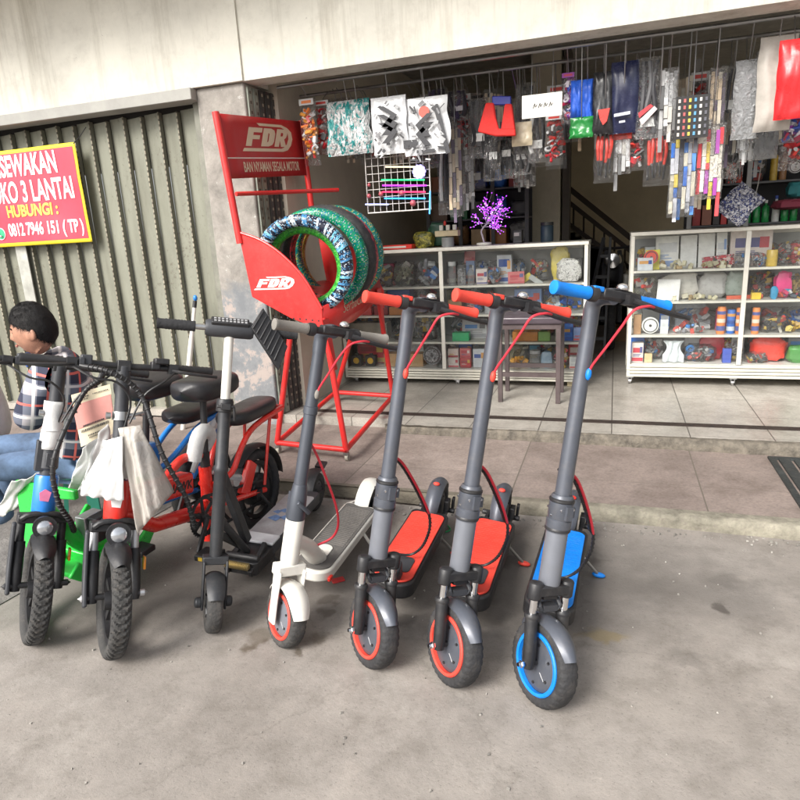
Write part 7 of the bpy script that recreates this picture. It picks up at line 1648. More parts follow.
F_ORNG = printed('orange parts in film', [(.8, .2, .03), (.6, .6, .6), (.5, .03, .03), (.12, .1, .1), (.55, .55, .55)], 34, .2, (1.2, 1.2, .6), .8)
F_STICK = printed('sticker strips blue yellow', [(.62, .58, .42), (.05, .15, .5), (.7, .68, .6), (.7, .5, .08), (.12, .12, .14), (.3, .32, .4)], 40, .25, (1.6, 1, .5), .7)
F_STICK2 = printed('sticker strips red yellow', [(.66, .62, .52), (.6, .05, .06), (.7, .67, .6), (.72, .5, .06), (.7, .68, .64), (.1, .08, .1)], 44, .25, (1.4, 1, .7), .7)
F_NAVY = printed('navy foil', [(.02, .03, .12), (.5, .52, .6), (.015, .02, .08), (.03, .05, .2), (.7, .7, .74)], 60, .18, bump=.9)
F_COLR = printed('red blue film', [(.5, .03, .06), (.3, .02, .2), (.04, .06, .3), (.6, .55, .58), (.05, .02, .05)], 36, .22, bump=.7)
F_CLEAR = clear_film('wrinkled clear bag', (.8, .82, .83), .4, (.5, .51, .52), .9)
F_GREY = printed('grey mesh film', [(.3, .3, .3), (.55, .55, .55), (.1, .1, .1), (.42, .41, .4)], 55, .25, bump=.9)
HFILM = clear_film('hanging bag film', (.94, .945, .95), .035, (.8, .8, .8), .8)
HSTY = {}
for mt_, k_, c_ in ((F_DARK, 'hoses', [(.018, .018, .02), (.035, .035, .04), (.09, .09, .095), (.3, .3, .3), (.6, .6, .58)]), (F_PURP, 'hoses', [(.03, .018, .06), (.015, .012, .02), (.09, .07, .14), (.4, .38, .42)]), (F_REDC, 'parts', [(.6, .04, .03), (.6, .6, .6), (.5, .02, .03), (.08, .08, .08)]),
    (F_ORNG, 'parts', [(.78, .2, .03), (.6, .6, .6), (.5, .03, .03), (.7, .3, .05)]), (F_COLR, 'parts', [(.45, .03, .08), (.25, .03, .3), (.04, .08, .4), (.6, .55, .6)]), (F_GREY, 'strips', [(.4, .4, .4), (.2, .2, .2), (.58, .58, .58), (.1, .1, .1), (.5, .48, .44)]),
    (F_STICK, 'strips', [(.03, .14, .5), (.66, .62, .5), (.65, .5, .06), (.55, .56, .6), (.06, .2, .55), (.1, .1, .12)]), (F_STICK2, 'strips', [(.6, .05, .06), (.68, .64, .55), (.68, .5, .05), (.66, .64, .6), (.3, .05, .3)]), (F_TAN, 'strips', [(.52, .4, .27), (.6, .54, .44), (.12, .09, .14), (.55, .45, .33)])):
    HSTY[mt_.name] = (k_, c_)
def hang_contents(o, w, h, style, cols, seed, rot):
    rr = random.Random(seed); b = MB(); b.M = Matrix.Rotation(R(rot), 4, 'Y'); nc = len(cols)
    if style == 'hoses':                                          # straps and hoses hanging straight, some looped
        n = max(3, int(w / .035))
        for k in range(n):
            b.cm = rr.choice([0, 0, 0, 1, 1, 2, nc - 1 if k % 3 == 0 else 0]); x = (k + .5 - n / 2) * w * .86 / n; e = -h * rr.uniform(.7, .95); r_ = w * rr.uniform(.28, .42) / n
            b.tube(bez([(x + rr.uniform(-.01, .01), 0, -h * .05), (x + rr.uniform(-.015, .015), rr.uniform(-.012, .006), -h * .35), (x + rr.uniform(-.015, .015), rr.uniform(-.012, .006), -h * .65), (x, 0, e)], 10), r_, 7)
        b.cm = nc - 1; b.box((0, -.014, -h * rr.uniform(.12, .8)), (w * .6, .003, min(.05, h * .16)))
    elif style == 'strips':                                       # printed strips hanging side by side
        n = max(4, int(w / .022))
        for k in range(n):
            x = (k + .5 - n / 2) * w * .9 / n; z = -h * rr.uniform(.03, .12); ze = -h * rr.uniform(.82, .97); y0 = rr.uniform(-.014, .010)
            while z > ze:
                L_ = rr.uniform(.02, .15); b.cm = (k * 2 + rr.randrange(2)) % nc if rr.random() < .8 else rr.randrange(nc); b.box((x + rr.uniform(-.002, .002), y0 + .008 * math.sin(z * 20 + k), z - L_ / 2), (w * .82 / n, .003, L_ * .96), Matrix.Rotation(rr.uniform(-.2, .2), 3, 'Z')); z -= L_
    else:
        fill_parts(b, w * .82, .05, h * .84, nc, max(16, int(w * h * 1300)), seed, (0, 0, -h / 2))
        b.cm = 1 % nc; b.box((0, -.022, -h * .06), (w * .9, .003, h * .09)); b.cm = 0; b.box((0, -.0245, -h * .06), (w * .6, .002, h * .04))
    q = b.build('contents', [C(c) for c in cols], None, smooth=40); q.parent = o
WFILM = mat('white printed film', (.66, .67, .68), .18, var=.06, vs=12, bump=.5, bs=30, coat=.8)
hang(303, 317, 98, 163, 4.22, F_ORNG, 'clear packet with orange parts hanging on the cream wall', th=.04)
hang(317, 331, 100, 152, 4.3, F_REDC, 'red and white packet beside the orange one on the cream wall', th=.04)
hang(331, 368, 100, 152, 4.18, F_TEAL, 'large silver packet with teal leaf pattern', th=.06, flare=.1)
o1 = hang(374, 405, 100, 151, 4.15, WFILM, 'white packet with a black chevron right of the teal packet', th=.03, wr=.5)
o2 = hang(406, 446, 100, 152, 4.17, WFILM, 'wide white packet with black bars and a red round badge', th=.03, wr=.5)
WHT = C((.7, .7, .7), .3)
def chevrons(o, w, h, z0, flip=1, n=2):
    b = MB()
    for k in range(n):
        zz = z0 - k * h * .22; s = flip
        pts = [(-w * .3 * s, zz), (-w * .1 * s, zz), (w * .3 * s, zz - h * .26), (w * .02 * s, zz - h * .56), (-w * .2 * s, zz - h * .56), (w * .1 * s, zz - h * .26)]
        b.prism(pts, .003, frame((0, -.034, 0), (1, 0, 0), (0, 0, 1)))
    q = b.build('printed_chevron', C((.025, .025, .03), .3), None); q.parent = o
chevrons(o1, .22, .22, -.06, 1, 3); chevrons(o2, .2, .24, -.10, -1, 2)
def bits(o, w, h, n, seed):
    rr = random.Random(seed); b = MB()
    for k in range(n):
        b.cm = rr.randrange(3); x = rr.uniform(-.42, .42) * w; z = -rr.uniform(.08, .93) * h; b.box((x, -.031 - .0008 * k / n, z), (w * rr.uniform(.04, .22), .004, h * rr.uniform(.008, .05)), Matrix.Rotation(rr.choice([.75, -.75, .1, 1.2]) + rr.uniform(-.1, .1), 3, 'Y'))
    q = b.build('printed_marks', [C((.03, .03, .035), .3), C((.2, .2, .21), .3), C((.4, .41, .42), .3)], None, smooth=0); q.parent = o
bits(o1, .22, .40, 34, 1); bits(o2, .28, .40, 46, 2)
b = MB(); b.lathe([(0, 0), (.034, 0), (.034, .004), (0, .004)], 24, 'y', (0, -.034, -.09)); q = b.build('red_badge', C((.62, .1, .07)), None); q.parent = o2
b = MB(); b.box((.11, -.028, -.2), (.03, .006, .3), Matrix.Rotation(R(-14), 3, 'Y')); b.box((-.1, -.028, -.27), (.09, .005, .05)); b.box((.0, -.028, -.32), (.12, .005, .02)); q = b.build('printed_bars', C((.03, .03, .035), .3), None); q.parent = o2
hang(428, 447, 88, 122, 4.5, F_PURP, 'dark purple packet above the curved tan packet'); hang(449, 466, 90, 118, 4.5, F_PURP, 'second dark purple packet, right of the first')
hang(438, 452, 116, 212, 4.5, F_DARK, 'long narrow black packet left of the curved tan strip', th=.04)
hang(449, 462, 122, 214, 4.42, F_TAN, 'long clear packet holding a curved tan strip', th=.06)
hang(462, 474, 130, 200, 4.62, F_GREY, 'tall grey meshed packet right of the tan strip', th=.05)
hang(470, 492, 92, 150, 4.9, F_DARK, 'black packet hanging in shade behind the red cover')
# red fabric cover with two legs
c_ = at(496, 118, 4.3); t = thing('red_fabric_cover', 'bright red two legged fabric cover with blue top hanging mid opening', 'cover', (c_.x, 4.3, c_.z), group=HG)
def pw(px, py): q = at(px, py, 4.3); return (q.x - c_.x, q.z - c_.z)
b = MB(); b.prism([pw(486, 103), pw(494, 103), pw(496, 118), pw(499, 129), pw(515.5, 129), pw(516, 136), pw(496, 136.5), pw(478, 132), pw(480, 124)], .035, frame((0, 0.02, 0), (1, 0, 0), (0, 0, 1))); b.prism([pw(505, 104), pw(512, 104), pw(515.5, 130), pw(501, 130)], .035, frame((0, .022, 0), (1, 0, 0), (0, 0, 1))); b.build('red_legs', mat('red fabric', (.66, .03, .025), .8, var=.15, bump=.4, bs=60), t, bevel=.008)
b = MB(); b.prism([pw(492, 96), pw(511, 96), pw(511, 105), pw(492, 105)], .03, frame((0, .026, 0), (1, 0, 0), (0, 0, 1))); b.build('blue_top', C((.03, .04, .3)), t, bevel=.006)
b = MB(); b.tube([(0, 0, pw(500, 97)[1]), (0, .15, RAIL_Z - c_.z + .01)], .003, 5); b.build('hook', HOOKM, t)
hang(484, 500, 134, 178, 4.5, F_DARK, 'black hoses in a clear packet below the red cover', th=.06); hang(500, 513, 138, 176, 4.56, F_DARK, 'second black hose packet, right of the first')
hang(513, 531, 122, 143, 4.4, C((.55, .47, .33), .4), 'small tan card under the white sign', 'card', th=.02)
hang(514, 530, 142, 172, 4.55, F_DARK, 'black parts packet under the small tan card'); hang(529, 545, 112, 160, 4.45, F_DARK, 'black strap packet left of the red and white one')
hang(546, 562, 115, 162, 4.35, F_REDC, 'clear packet with red and white parts beside the inner column', th=.04)
# white paper sign with a scribble
a = at(522, 98, 4.08); d = at(562, 113, 4.08); c_ = (a + d) / 2; t = thing('white_sign', 'white paper sign with a handwritten scribble at the top of the opening', 'sign', c_, group=HG)
b = MB(); b.box((0, 0, 0), (abs(d.x - a.x), .004, abs(a.z - d.z) + .02)); b.build('card', C((.72, .7, .64), .7), t)
b = MB(); rr = random.Random(8)
for k in range(4):
    x = -.05 + k * .03; b.tube(bez([(x, -.004, -.012), (x + .01, -.004, .014), (x + .012, -.004, -.006), (x + .022, -.004, .008)], 9), .0018, 5)
b.build('scribble', BLACK, t)
b = MB(); b.tube([(-.06, 0, .05), (-.06, .04, RAIL_Z - c_.z)], .002, 5); b.tube([(.06, 0, .05), (.06, .04, RAIL_Z - c_.z)], .002, 5); b.each('string', HOOKM, t)
hang(562, 574, 100, 121, 4.25, F_COLR, 'purple and red packet right of the white sign')
hang(571, 592, 117, 135, 4.2, C((.015, .2, .04), .25), 'green packet under the pair of blue pads', th=.03)
hang(571, 581, 100, 116, 4.22, C((.03, .12, .6), .3), 'left one of two blue pads above the green packet', 'pad', th=.06); hang(582, 592, 100, 116, 4.22, C((.03, .12, .6), .3), 'right one of two blue pads above the green packet', 'pad', th=.06)
o3 = hang(594, 612, 100, 131, 4.2, C((.02, .02, .022), .25), 'black packet with a red shield shape', th=.05); o4 = hang(612, 636, 100, 130, 4.2, C((.018, .022, .06), .25), 'navy packet with a white stripe', th=.05); o5 = hang(637, 658, 100, 136, 4.2, F_DARK, 'dark packet with a slanted red and white label', th=.05)
def local_prism(o, pts, y, mt, name):
    b = MB(); L_ = [(at(px, py, o.location.y).x - o.location.x, at(px, py, o.location.y).z - o.location.z) for px, py in pts]; b.prism(L_, .004, frame((0, y, 0), (1, 0, 0), (0, 0, 1))); q = b.build(name, mt, None); q.parent = o
local_prism(o3, [(598, 111), (610, 109), (607, 122), (603, 126), (600, 120)], -.034, C((.66, .04, .03), .3), 'red_shield')
local_prism(o4, [(614, 115), (630, 112), (630, 115), (614, 118)], -.034, C((.6, .62, .68), .3), 'white_stripe'); local_prism(o4, [(619, 122), (625, 121), (625, 123), (619, 124)], -.034, C((.6, .62, .68), .3), 'white_mark')
local_prism(o5, [(639, 121), (654, 107), (657, 110), (642, 126)], -.036, C((.6, .5, .5), .3), 'pale_label'); local_prism(o5, [(638, 114), (650, 105), (653, 107), (639, 119)], -.034, C((.5, .04, .05), .3), 'red_label')
def hang_cyl(px0, px1, py0, py1, y, n, label, mt, film):
    """Red pieces with black ends in a clear bag."""
    o = hang(px0, px1, py0, py1, y, HFILM, label, 'packet', th=.07)
    w = (at(px1, py0, y) - at(px0, py0, y)).length; h = at(px0, py0, y).z - at(px0, py1, y).z; rr = random.Random(n + int(px0))
    for k in range(n):
        x = (k + .5 - n / 2) * w * .9 / n; e = rr.uniform(-.05, .05) * h; rad = w * .42 / n
        b = MB(); b.tube(bez([(x, 0, -h * .14 + e), (x + rr.uniform(-.006, .006), -.012, -h * .36 + e), (x + rr.uniform(-.006, .006), -.008, -h * .62 + e)], 8), [rad * .8, rad, rad, rad, rad, rad * .95, rad * .9, rad * .85, rad * .8][:9], 9); q = b.build('red_piece', mt, None); q.parent = o
        b = MB(); b.tube([(x, -.008, -h * .62 + e), (x + rr.uniform(-.008, .008), 0, -h * .92 + e)], [rad * .75, rad * .5], 8); b.tube([(x, 0, -h * .02), (x, 0, -h * .15 + e)], rad * .5, 8); q = b.build('black_end', BLACK, None); q.parent = o
REDG = C((.72, .05, .03), .3)
hang_cyl(595, 613, 130, 180, 4.25, 4, 'clear bag of red and black pieces hanging under the red shield packet', REDG, F_CLEAR)
hang(614, 630, 131, 171, 4.27, F_GREY, 'clear bag of small grey parts with a red header card', header=REDG, th=.05)
hang(629, 644, 128, 168, 4.3, F_REDC, 'narrow packet of red tubes between the grey and red bags', th=.05)
hang_cyl(645, 668, 132, 183, 4.25, 5, 'clear bag of five red and black pieces below the slanted label packet', REDG, F_CLEAR)
hang(659, 676, 96, 132, 4.2, F_GREY, 'clear packet of silver strips left of the coloured buttons card', th=.04)
# black card with rows of coloured buttons
a = at(676, 100, 4.12); d = at(708, 134, 4.12); c_ = (a + d) / 2; t = thing('button_card', 'black card with rows of small coloured buttons', 'card', c_, group=HG); w_ = abs(d.x - a.x); h_ = abs(a.z - d.z) * 1.15
b = MB(); b.box((0, 0, 0), (w_, .006, h_)); b.build('card', C((.015, .014, .014), .4), t)
cols_ = [(.6, .55, .5), (.45, .1, .1), (.7, .5, .05), (.05, .3, .5), (.6, .58, .55), (.1, .1, .12)]
rr = random.Random(4)
for i in range(6):
    b = MB()
    for j in range(6): b.box(((i - 2.5) * w_ / 6.4, -.005, (j - 2.5) * h_ / 6.4), (w_ / 15, .006, h_ / 12))
    b.build('button_row', C(cols_[i] if i not in (2, 3) else (.66, .5, .08) if i == 2 else (.1, .3, .5)), t)
b = MB(); b.tube([(0, 0, h_ / 2 - .01), (0, 0, RAIL_Z - c_.z + .01)], .003, 5); b.build('hook', HOOKM, t)
hang(670, 695, 133, 214, 4.2, F_STICK, 'long packet of blue and yellow sticker strips', th=.04); hang(697, 722, 124, 196, 4.22, F_STICK2, 'long packet of red and yellow sticker strips', th=.04)
hang(709, 724, 98, 126, 4.3, F_TAN, 'tan packet above the red and yellow stickers'); hang(722, 734, 96, 128, 4.4, F_DARK, 'black packet right of the tan packet')
hang(733, 756, 98, 136, 4.2, F_CLEAR, 'empty looking clear bag near the right end of the front rod', th=.07); hang(738, 750, 104, 150, 4.32, F_GREY, 'grey packet behind the clear bag')
hang(756, 790, 96, 128, 4.15, C((.42, .39, .35), .6), 'soft grey cushion pad hanging at the right', 'cushion', th=.1); hang(776, 803, 88, 116, 4.05, C((.68, .03, .035), .3), 'bright red bag at the top right corner', 'bag', th=.1)
hang(783, 803, 117, 140, 4.3, F_COLR, 'dark red packet below the bright red bag')
hang(737, 767, 190, 222, 4.9, F_NAVY, 'navy and silver foil packet hung by one corner over the right case', th=.05, rot=40)
# darker packets crowding the second rod
for px0, px1, py0, py1, y, mt_, lb in ((336, 352, 98, 140, 4.55, F_GREY, 'grey packet half hidden behind the teal packet'), (356, 376, 98, 150, 4.6, F_DARK, 'black packet between the teal and the white chevron packets'),
    (414, 430, 96, 140, 4.7, F_PURP, 'purple black packet behind the badge packet'), (462, 478, 94, 134, 4.75, F_DARK, 'black packet above the grey meshed packet'), (466, 482, 140, 180, 4.8, F_DARK, 'black packet low behind the red fabric cover'),
    (514, 524, 98, 126, 4.8, F_GREY, 'grey packet behind the left edge of the white sign'), (517, 533, 150, 178, 4.85, F_GREY, 'small grey packet low beside the inner column'), (532, 548, 120, 158, 4.7, F_DARK, 'black packet in shade left of the inner column top'),
    (560, 575, 96, 128, 4.6, F_DARK, 'black packet behind the purple and red packet'), (590, 600, 96, 124, 4.55, F_GREY, 'grey packet in the gap left of the red shield packet'), (606, 620, 98, 140, 4.65, F_DARK, 'black packet behind the red shield packet'), (628, 642, 98, 138, 4.6, F_COLR, 'red and blue packet behind the white stripe packet'),
    (652, 666, 98, 142, 4.6, F_DARK, 'black packet behind the slanted label packet'), (668, 680, 120, 170, 4.5, F_DARK, 'black packet left of the blue and yellow stickers'), (690, 702, 130, 186, 4.5, F_TAN, 'tan packet between the two sticker strip packets'),
    (704, 716, 96, 130, 4.55, F_DARK, 'black packet behind the tan packet at the right'), (716, 736, 120, 170, 4.6, F_DARK, 'large black packet right of the red and yellow stickers'), (742, 762, 118, 152, 4.55, F_GREY, 'grey packet low behind the clear bag'),
    (757, 775, 128, 150, 4.5, F_CLEAR, 'small clear bag under the soft grey cushion'), (770, 790, 116, 136, 4.6, F_DARK, 'black packet below the soft grey cushion'), (786, 806, 138, 152, 4.5, F_REDC, 'red and silver packet at the right edge under the red bag')):
    hang(px0 - 2, px1 + 2, py0, py1 + 6, y, mt_, lb)
# a third, crowded row at the back: packets seen in the gaps of the front ones
fronts = [(o, o['label'], o.location.x, o.location.z) for o in list(bpy.data.objects) if o.parent is None and o.get('group') == HG and o.location.y < 4.4]
rr = random.Random(33); seen_ = set(o['label'] for o in bpy.data.objects if o.get('label'))
CN = ((F_DARK, 'black'), (F_GREY, 'grey'), (F_REDC, 'red and white'), (F_PURP, 'dark purple'), (F_COLR, 'red and blue'), (F_TAN, 'tan'), (F_STICK, 'blue and yellow'), (F_STICK2, 'red and yellow'))
for k in range(30):
    px = 338 + k * 15.6; mt_, cn = CN[(k * 5 + k // 3) % 8]; y = 4.5 + .07 * (k % 3); bot = rr.uniform(120, 150) if 560 < px < 668 else rr.uniform(136, 168)
    c_ = at(px, 120, y); near = min(fronts, key=lambda f_: abs((at(px, 120, f_[0].location.y).x) - f_[2]))[1]; core = ' '.join(near.split()[:5])
    for cut in (' with', ' hanging', ' right', ' left', ' in', ' of', ' on', ' above', ' beside', ' a'):
        if core.endswith(cut): core = core[:-len(cut)]
    lb = f'{cn} packet in the back row, behind the {core}'
    if lb in seen_ or len(lb.split()) > 16: continue
    seen_.add(lb); hang(px - 9, px + 9, 98, bot, y, mt_, lb)
# ------------------------------------------------------------------ lit wire grid with light strips
GW = C((.6, .58, .55), .4); yq = 4.25
def g3(px, py): return at(px, py, yq)
c_ = g3(397, 180); t = thing('light_strip_grid', 'white wire grid with glowing coloured light strips', 'light grid', c_, group=HG)
L0, L1 = g3(364.5, 151), g3(431, 209); xl, xr_, zt, zb = L0.x - c_.x, L1.x - c_.x, L0.z - c_.z, L1.z - c_.z
b = MB(); b.tube([(xl, 0, zt), (xr_, 0, zt), (xr_, 0, zb), (xl, 0, zb)], .006, 6, closed=True); b.build('frame', GW, t)
b = MB()
for k in range(1, 10): x = xl + (xr_ - xl) * k / 10; b.tube([(x, .004, zt), (x, .004, zb)], .0022, 5)
for k in range(1, 8): z = zt + (zb - zt) * k / 8; b.tube([(xl, .008, z), (xr_, .008, z)], .0022, 5)
b.build('wires', GW, t)
for px0, px1, py, col, e in ((386, 423, 167, (1, .75, .5), .7), (382, 425, 180, (.02, .8, .16), .8), (383, 427, 185.5, (.5, .03, .9), 1.0), (383, 426, 192, (.9, .03, .1), .9), (385, 426, 198.5, (.03, .3, .9), .9), (366, 389, 204.5, (.4, .45, 1), 1.0)):
    a = g3(px0, py) - c_; d = g3(px1, py) - c_; b = MB(); b.tube([(a.x, -.012, a.z), (d.x, -.012, d.z)], .0048, 6); b.build('light_strip', glow('strip light', col, e), t)
a = g3(430.5, 191) - c_; d = g3(430, 214) - c_; b = MB(); b.tube([(a.x, -.012, a.z), (d.x, -.012, d.z)], .005, 6); b.build('light_strip', glow('strip light', (.08, .4, .95), .9), t)
a = g3(420, 172) - c_; b = MB(); 
for k in range(10): b.ball((a.x + .034 * math.cos(.628 * k), -.02, a.z + .034 * math.sin(.628 * k)), (.013, .008, .013), 8, 6)
b.ball((a.x, -.02, a.z), (.028, .012, .028), 12, 8); b.build('round_light', glow('round light', (.4, .36, .95), .8), t)
b = MB()
for x in (xl, xr_): b.tube([(x, 0, zt), (x, -.12, RAIL_Z - c_.z)], .003, 5)
b.each('string', HOOKM, t)
b = MB()
for px, py, r_ in ((369, 196, .016), (381, 194, .018), (402, 193, .02), (413, 203, .022), (369, 185, .012)): q = g3(px, py) - c_; b.ball((q.x, .0, q.z), r_, 8, 6)
b.each('small_lamp', C((.4, .08, .1), .3), t)

# ------------------------------------------------------------------ shelves and goods deep in the shop
SHM = mat('dark shelf steel', (.09, .09, .095), .5, .4, var=.2); SHMG = mat('grey shelf post', (.3, .3, .3), .5, .4)
def shelf_unit(label, px0, px1, y, dep, zs, posts, x0=None, x1=None, pm=SHM):
    x0 = at(px0, 200, y).x if x0 is None else x0; x1 = at(px1, 200, y).x if x1 is None else x1
    t = thing('shelf_unit', label, 'shelves', ((x0 + x1) / 2, y + dep / 2, .12), group='steel shelf units inside the shop'); o = Vector(t.location)
    for z in zs: b = MB(); b.span((x0 - o.x, y - o.y, z - .015 - o.z), (x1 - o.x, y + dep - o.y, z - o.z)); b.build('shelf', SHM, t)
    for k in range(posts):
        x = x0 + (x1 - x0) * k / (posts - 1); b = MB(); b.span((x - .018 - o.x, y - .022 - o.y, 0), (x + .018 - o.x, y - .001 - o.y, 2.55 - o.z)); b.build('post', pm, t)
    b = MB(); b.span((x0 - o.x, y + dep + .002 - o.y, .2), (x1 - o.x, y + dep + .02 - o.y, 2.5 - o.z)); b.build('back_panel', C((.045, .045, .05), .8), t)
    return x0, x1
SY = 6.3
sx0, sx1 = shelf_unit('dark steel shelf unit full of goods behind the left case', 428, 527, SY, .4, (.9, 1.2, 1.45, 1.72, 2.0, 2.28), 4)
lay = [(1.2, 0), (1.45, 1), (1.72, 2), (2.0, 3), (2.28, 4)]
lab = [[('orange', (.5, .2, .05)), ('brown', (.3, .16, .07)), ('tan', (.45, .3, .15)), ('dull orange', (.42, .17, .05)), ('grey', (.2, .2, .2))],
       [('dark brown', (.16, .09, .05)), ('green', (.03, .2, .07)), ('black', (.03, .03, .03)), ('blue', (.03, .1, .4)), ('dark grey', (.09, .09, .1))],
       [('rust', (.36, .12, .05)), ('black', (.025, .025, .03)), ('deep blue', (.03, .06, .3)), ('bright blue', (.04, .16, .55)), ('dark red', (.3, .03, .03))],
       [('black', (.03, .03, .03)), ('grey', (.16, .16, .17)), ('blue grey', (.1, .14, .2)), ('dark green', (.03, .1, .05)), ('brown', (.2, .12, .08))],
       [('black', (.03, .03, .03)), ('dark grey', (.08, .08, .08)), ('red', (.35, .04, .04)), ('silver', (.35, .35, .35)), ('navy', (.03, .04, .12))]]
pos = ['far left', 'left of middle', 'middle', 'right of middle', 'far right']; lev = ['lowest seen', 'second', 'third', 'fourth', 'top']
rr = random.Random(2)
for z, li in lay:
    for k in range(5):
        cn, cc = lab[li][k]; x = sx0 + (sx1 - sx0) * (k + .5) / 5; kind = rr.choice(['box', 'bag', 'box', 'bag'])
        good(kind, x, z + .001, (sx1 - sx0) / 5 * rr.uniform(.7, .9), rr.uniform(.13, .22), SY + .17, C(cc, .4), f'{cn} {"carton" if kind == "box" else "bag"} {pos[k]} on the {lev[li]} shelf behind the left case', 'carton' if kind == 'box' else 'bag', 'goods on the shelves behind the left case', d=.22)
RY = 6.0
rx0, rx1 = shelf_unit('steel shelf unit with bottles and caps behind the right case', 690, 870, RY, .4, (1.0, 1.28, 1.6, 1.92, 2.24), 4, pm=SHMG)
GRNB = C((.02, .28, .07), .25)
def rgood(kind, px0, px1, py0, pyb, mt, label, cat, y=RY + .06, z=None, **k):
    a = at(px0, pyb, y); c = at(px1, pyb, y); tp_ = at((px0 + px1) / 2, py0, y); zs = z if z is not None else min((1.0, 1.28, 1.6, 1.92, 2.24), key=lambda q: abs(q - a.z))
    good(kind, (a.x + c.x) / 2, zs + .001, abs(c.x - a.x) * .95, max(.04, min(.26, tp_.z - a.z)), y, mt, label, cat, 'goods on the shelves behind the right case', **k)
for k, (p0, p1) in enumerate(((742, 750), (751, 759), (760, 768), (779, 787), (788, 796))):
    rgood('bottle', p0, p1, 207, 229, GRNB, ['leftmost green bottle on the shelf behind the right case', 'second green bottle from the left behind the right case', 'green bottle just left of the white bottle', 'green bottle just right of the white bottle', 'rightmost green bottle behind the right case'][k], 'bottle', lid=C((.6, .6, .58)))
rgood('bottle', 770, 778, 203, 229, C((.68, .68, .66), .3), 'white bottle between the green bottles', 'bottle', lid=C((.05, .1, .4)))
for k, (p0, p1, mt_, cn) in enumerate(((691, 699, C((.35, .04, .04)), 'dark red'), (700, 710, C((.3, .12, .08)), 'brown'), (711, 718, C((.06, .05, .05)), 'black'), (719, 725, C((.55, .05, .05)), 'bright red'), (726, 733, C((.2, .2, .2)), 'grey'), (734, 741, C((.5, .46, .4)), 'pale'))):
    rgood('box', p0, p1, 211, 231, mt_, f'{cn} upright carton in the row left of the green bottles', 'carton', d=.1)
for k, (p0, p1) in enumerate(((770, 779), (780, 789), (790, 800))):
    rgood('box', p0, p1, 139, 153, C((.015, .02, .14), .4), ['left navy bin on the upper right shelf', 'middle navy bin on the upper right shelf', 'right navy bin on the upper right shelf'][k], 'bin')
rgood('bag', 749, 764, 151, 186, MIX_SILV, 'tall silver grey packet beside the shelf post at the right', 'packet'); rgood('bottle', 768, 776, 152, 190, C((.5, .34, .05), .3), 'yellow bottle on the shelf behind the right case', 'bottle', lid=C((.3, .05, .05))); rgood('bottle', 777, 785, 155, 190, C((.28, .14, .06), .3), 'brown bottle next to the yellow bottle', 'bottle')
rgood('disc', 787, 802, 152, 172, C((.68, .66, .66)), 'white round part with dark centre at the right shelf', 'round part', lid=C((.06, .03, .04)), d=.05, z=1.62)
rgood('bag', 772, 805, 196, 207, C((.26, .04, .07), .7), 'maroon cap lying on the right shelf', 'cap', y=RY - .08, z=1.37, d=.16); rgood('bag', 785, 805, 180, 196, C((.03, .2, .22), .7), 'teal cap lying above the maroon one', 'cap', y=RY + .0, z=1.46, d=.14)
for k, (p0, p1, p2, p3, mt_, lb) in enumerate(((694, 708, 170, 200, MIX_DARK, 'dark packet on the shelf left of the right steel post'), (709, 722, 168, 200, C((.07, .07, .08)), 'black box in the middle of the shelf row above the cartons'), (723, 740, 172, 200, F_REDC, 'red and silver packet on the shelf beside the black box'), (694, 712, 134, 160, C((.05, .05, .06)), 'black carton on the high shelf left of the post'), (714, 735, 130, 160, MIX_DARK, 'dark mixed packet on the high shelf beside the black carton'), (752, 768, 118, 140, C((.25, .05, .06)), 'maroon bag on the high shelf right of the post'))):
    rgood('bag' if k % 2 else 'box', p0, p1, p2, p3, mt_, lb, 'packet')
# cardboard box and a motorbike standing in the aisle
q = atz(619, 340, .12); good('box', q.x, .121, .19, .15, q.y, C((.3, .19, .1), .8), 'tan cardboard box on the floor of the shop aisle', 'cardboard box', d=.2)
my = 6.6; mq = at(612, 282, my); mo = thing('motorbike', 'dark motorbike with white side panel parked in the dim aisle', 'motorbike', (mq.x, my, .12))
b = MB(); tyre_mesh(b, .27, .09, .07, nu=72, nv=12); b.v = [Vector((v.x, v.y - .0, v.z + .27)) for v in b.v]; b.build('front_tyre', RUBBER, mo)
b = MB(); tyre_mesh(b, .27, .1, .08, nu=72, nv=12); b.v = [Vector((v.x, v.y + 1.2, v.z + .27)) for v in b.v]; b.build('rear_tyre', RUBBER, mo)
b = MB(); b.lathe([(.05, -.03), (.2, -.02), (.2, .02), (.05, .03)], 24, 'x', (0, 0, .27), closed=True); b.build('front_rim', STEEL, mo)
b = MB()
for s in (-1, 1): b.tube([(s * .08, 0, .27), (s * .08, .18, .8), (s * .06, .24, .95)], .022, 8)
b.build('fork', DARKGREY, mo)
b = MB(); b.tube(bez([(-.33, .34, 1.02), (-.12, .26, .98), (.12, .26, .98), (.33, .34, 1.02)], 12), .014, 8); b.build('handlebar', BLACK, mo)
b = MB(); b.lathe([(0, -.02), (.07, -.01), (.085, .04), (.05, .1), (0, .11)], 18, 'y', (0, .12, .86)); b.build('headlight', CHROME, mo)
b = MB(); cushion(b, .8, .2, .26, .12, (0, .95, .82)); b.build('seat', SEATM, mo)
b = MB(); pillow(b, (0, .5, .72), .26, .5, .24, 3.0, .1); b.build('tank', BLACK, mo); b = MB(); b.span((.1, .2, .4), (.16, .75, .72)); b.build('side_panel', WHITE, mo, bevel=.02); b = MB(); b.span((-.1, .42, .2), (.1, .85, .5)); b.build('engine', DARKGREY, mo, bevel=.03)
ld0 = at(607, 238, 6.2); ld1 = atz(589, 292, .12); ld = thing('step_ladder', 'narrow dark step ladder standing in the aisle by the left case', 'ladder', (at(598, 260, 6.2).x, 6.2, .12)); o = Vector(ld.location)
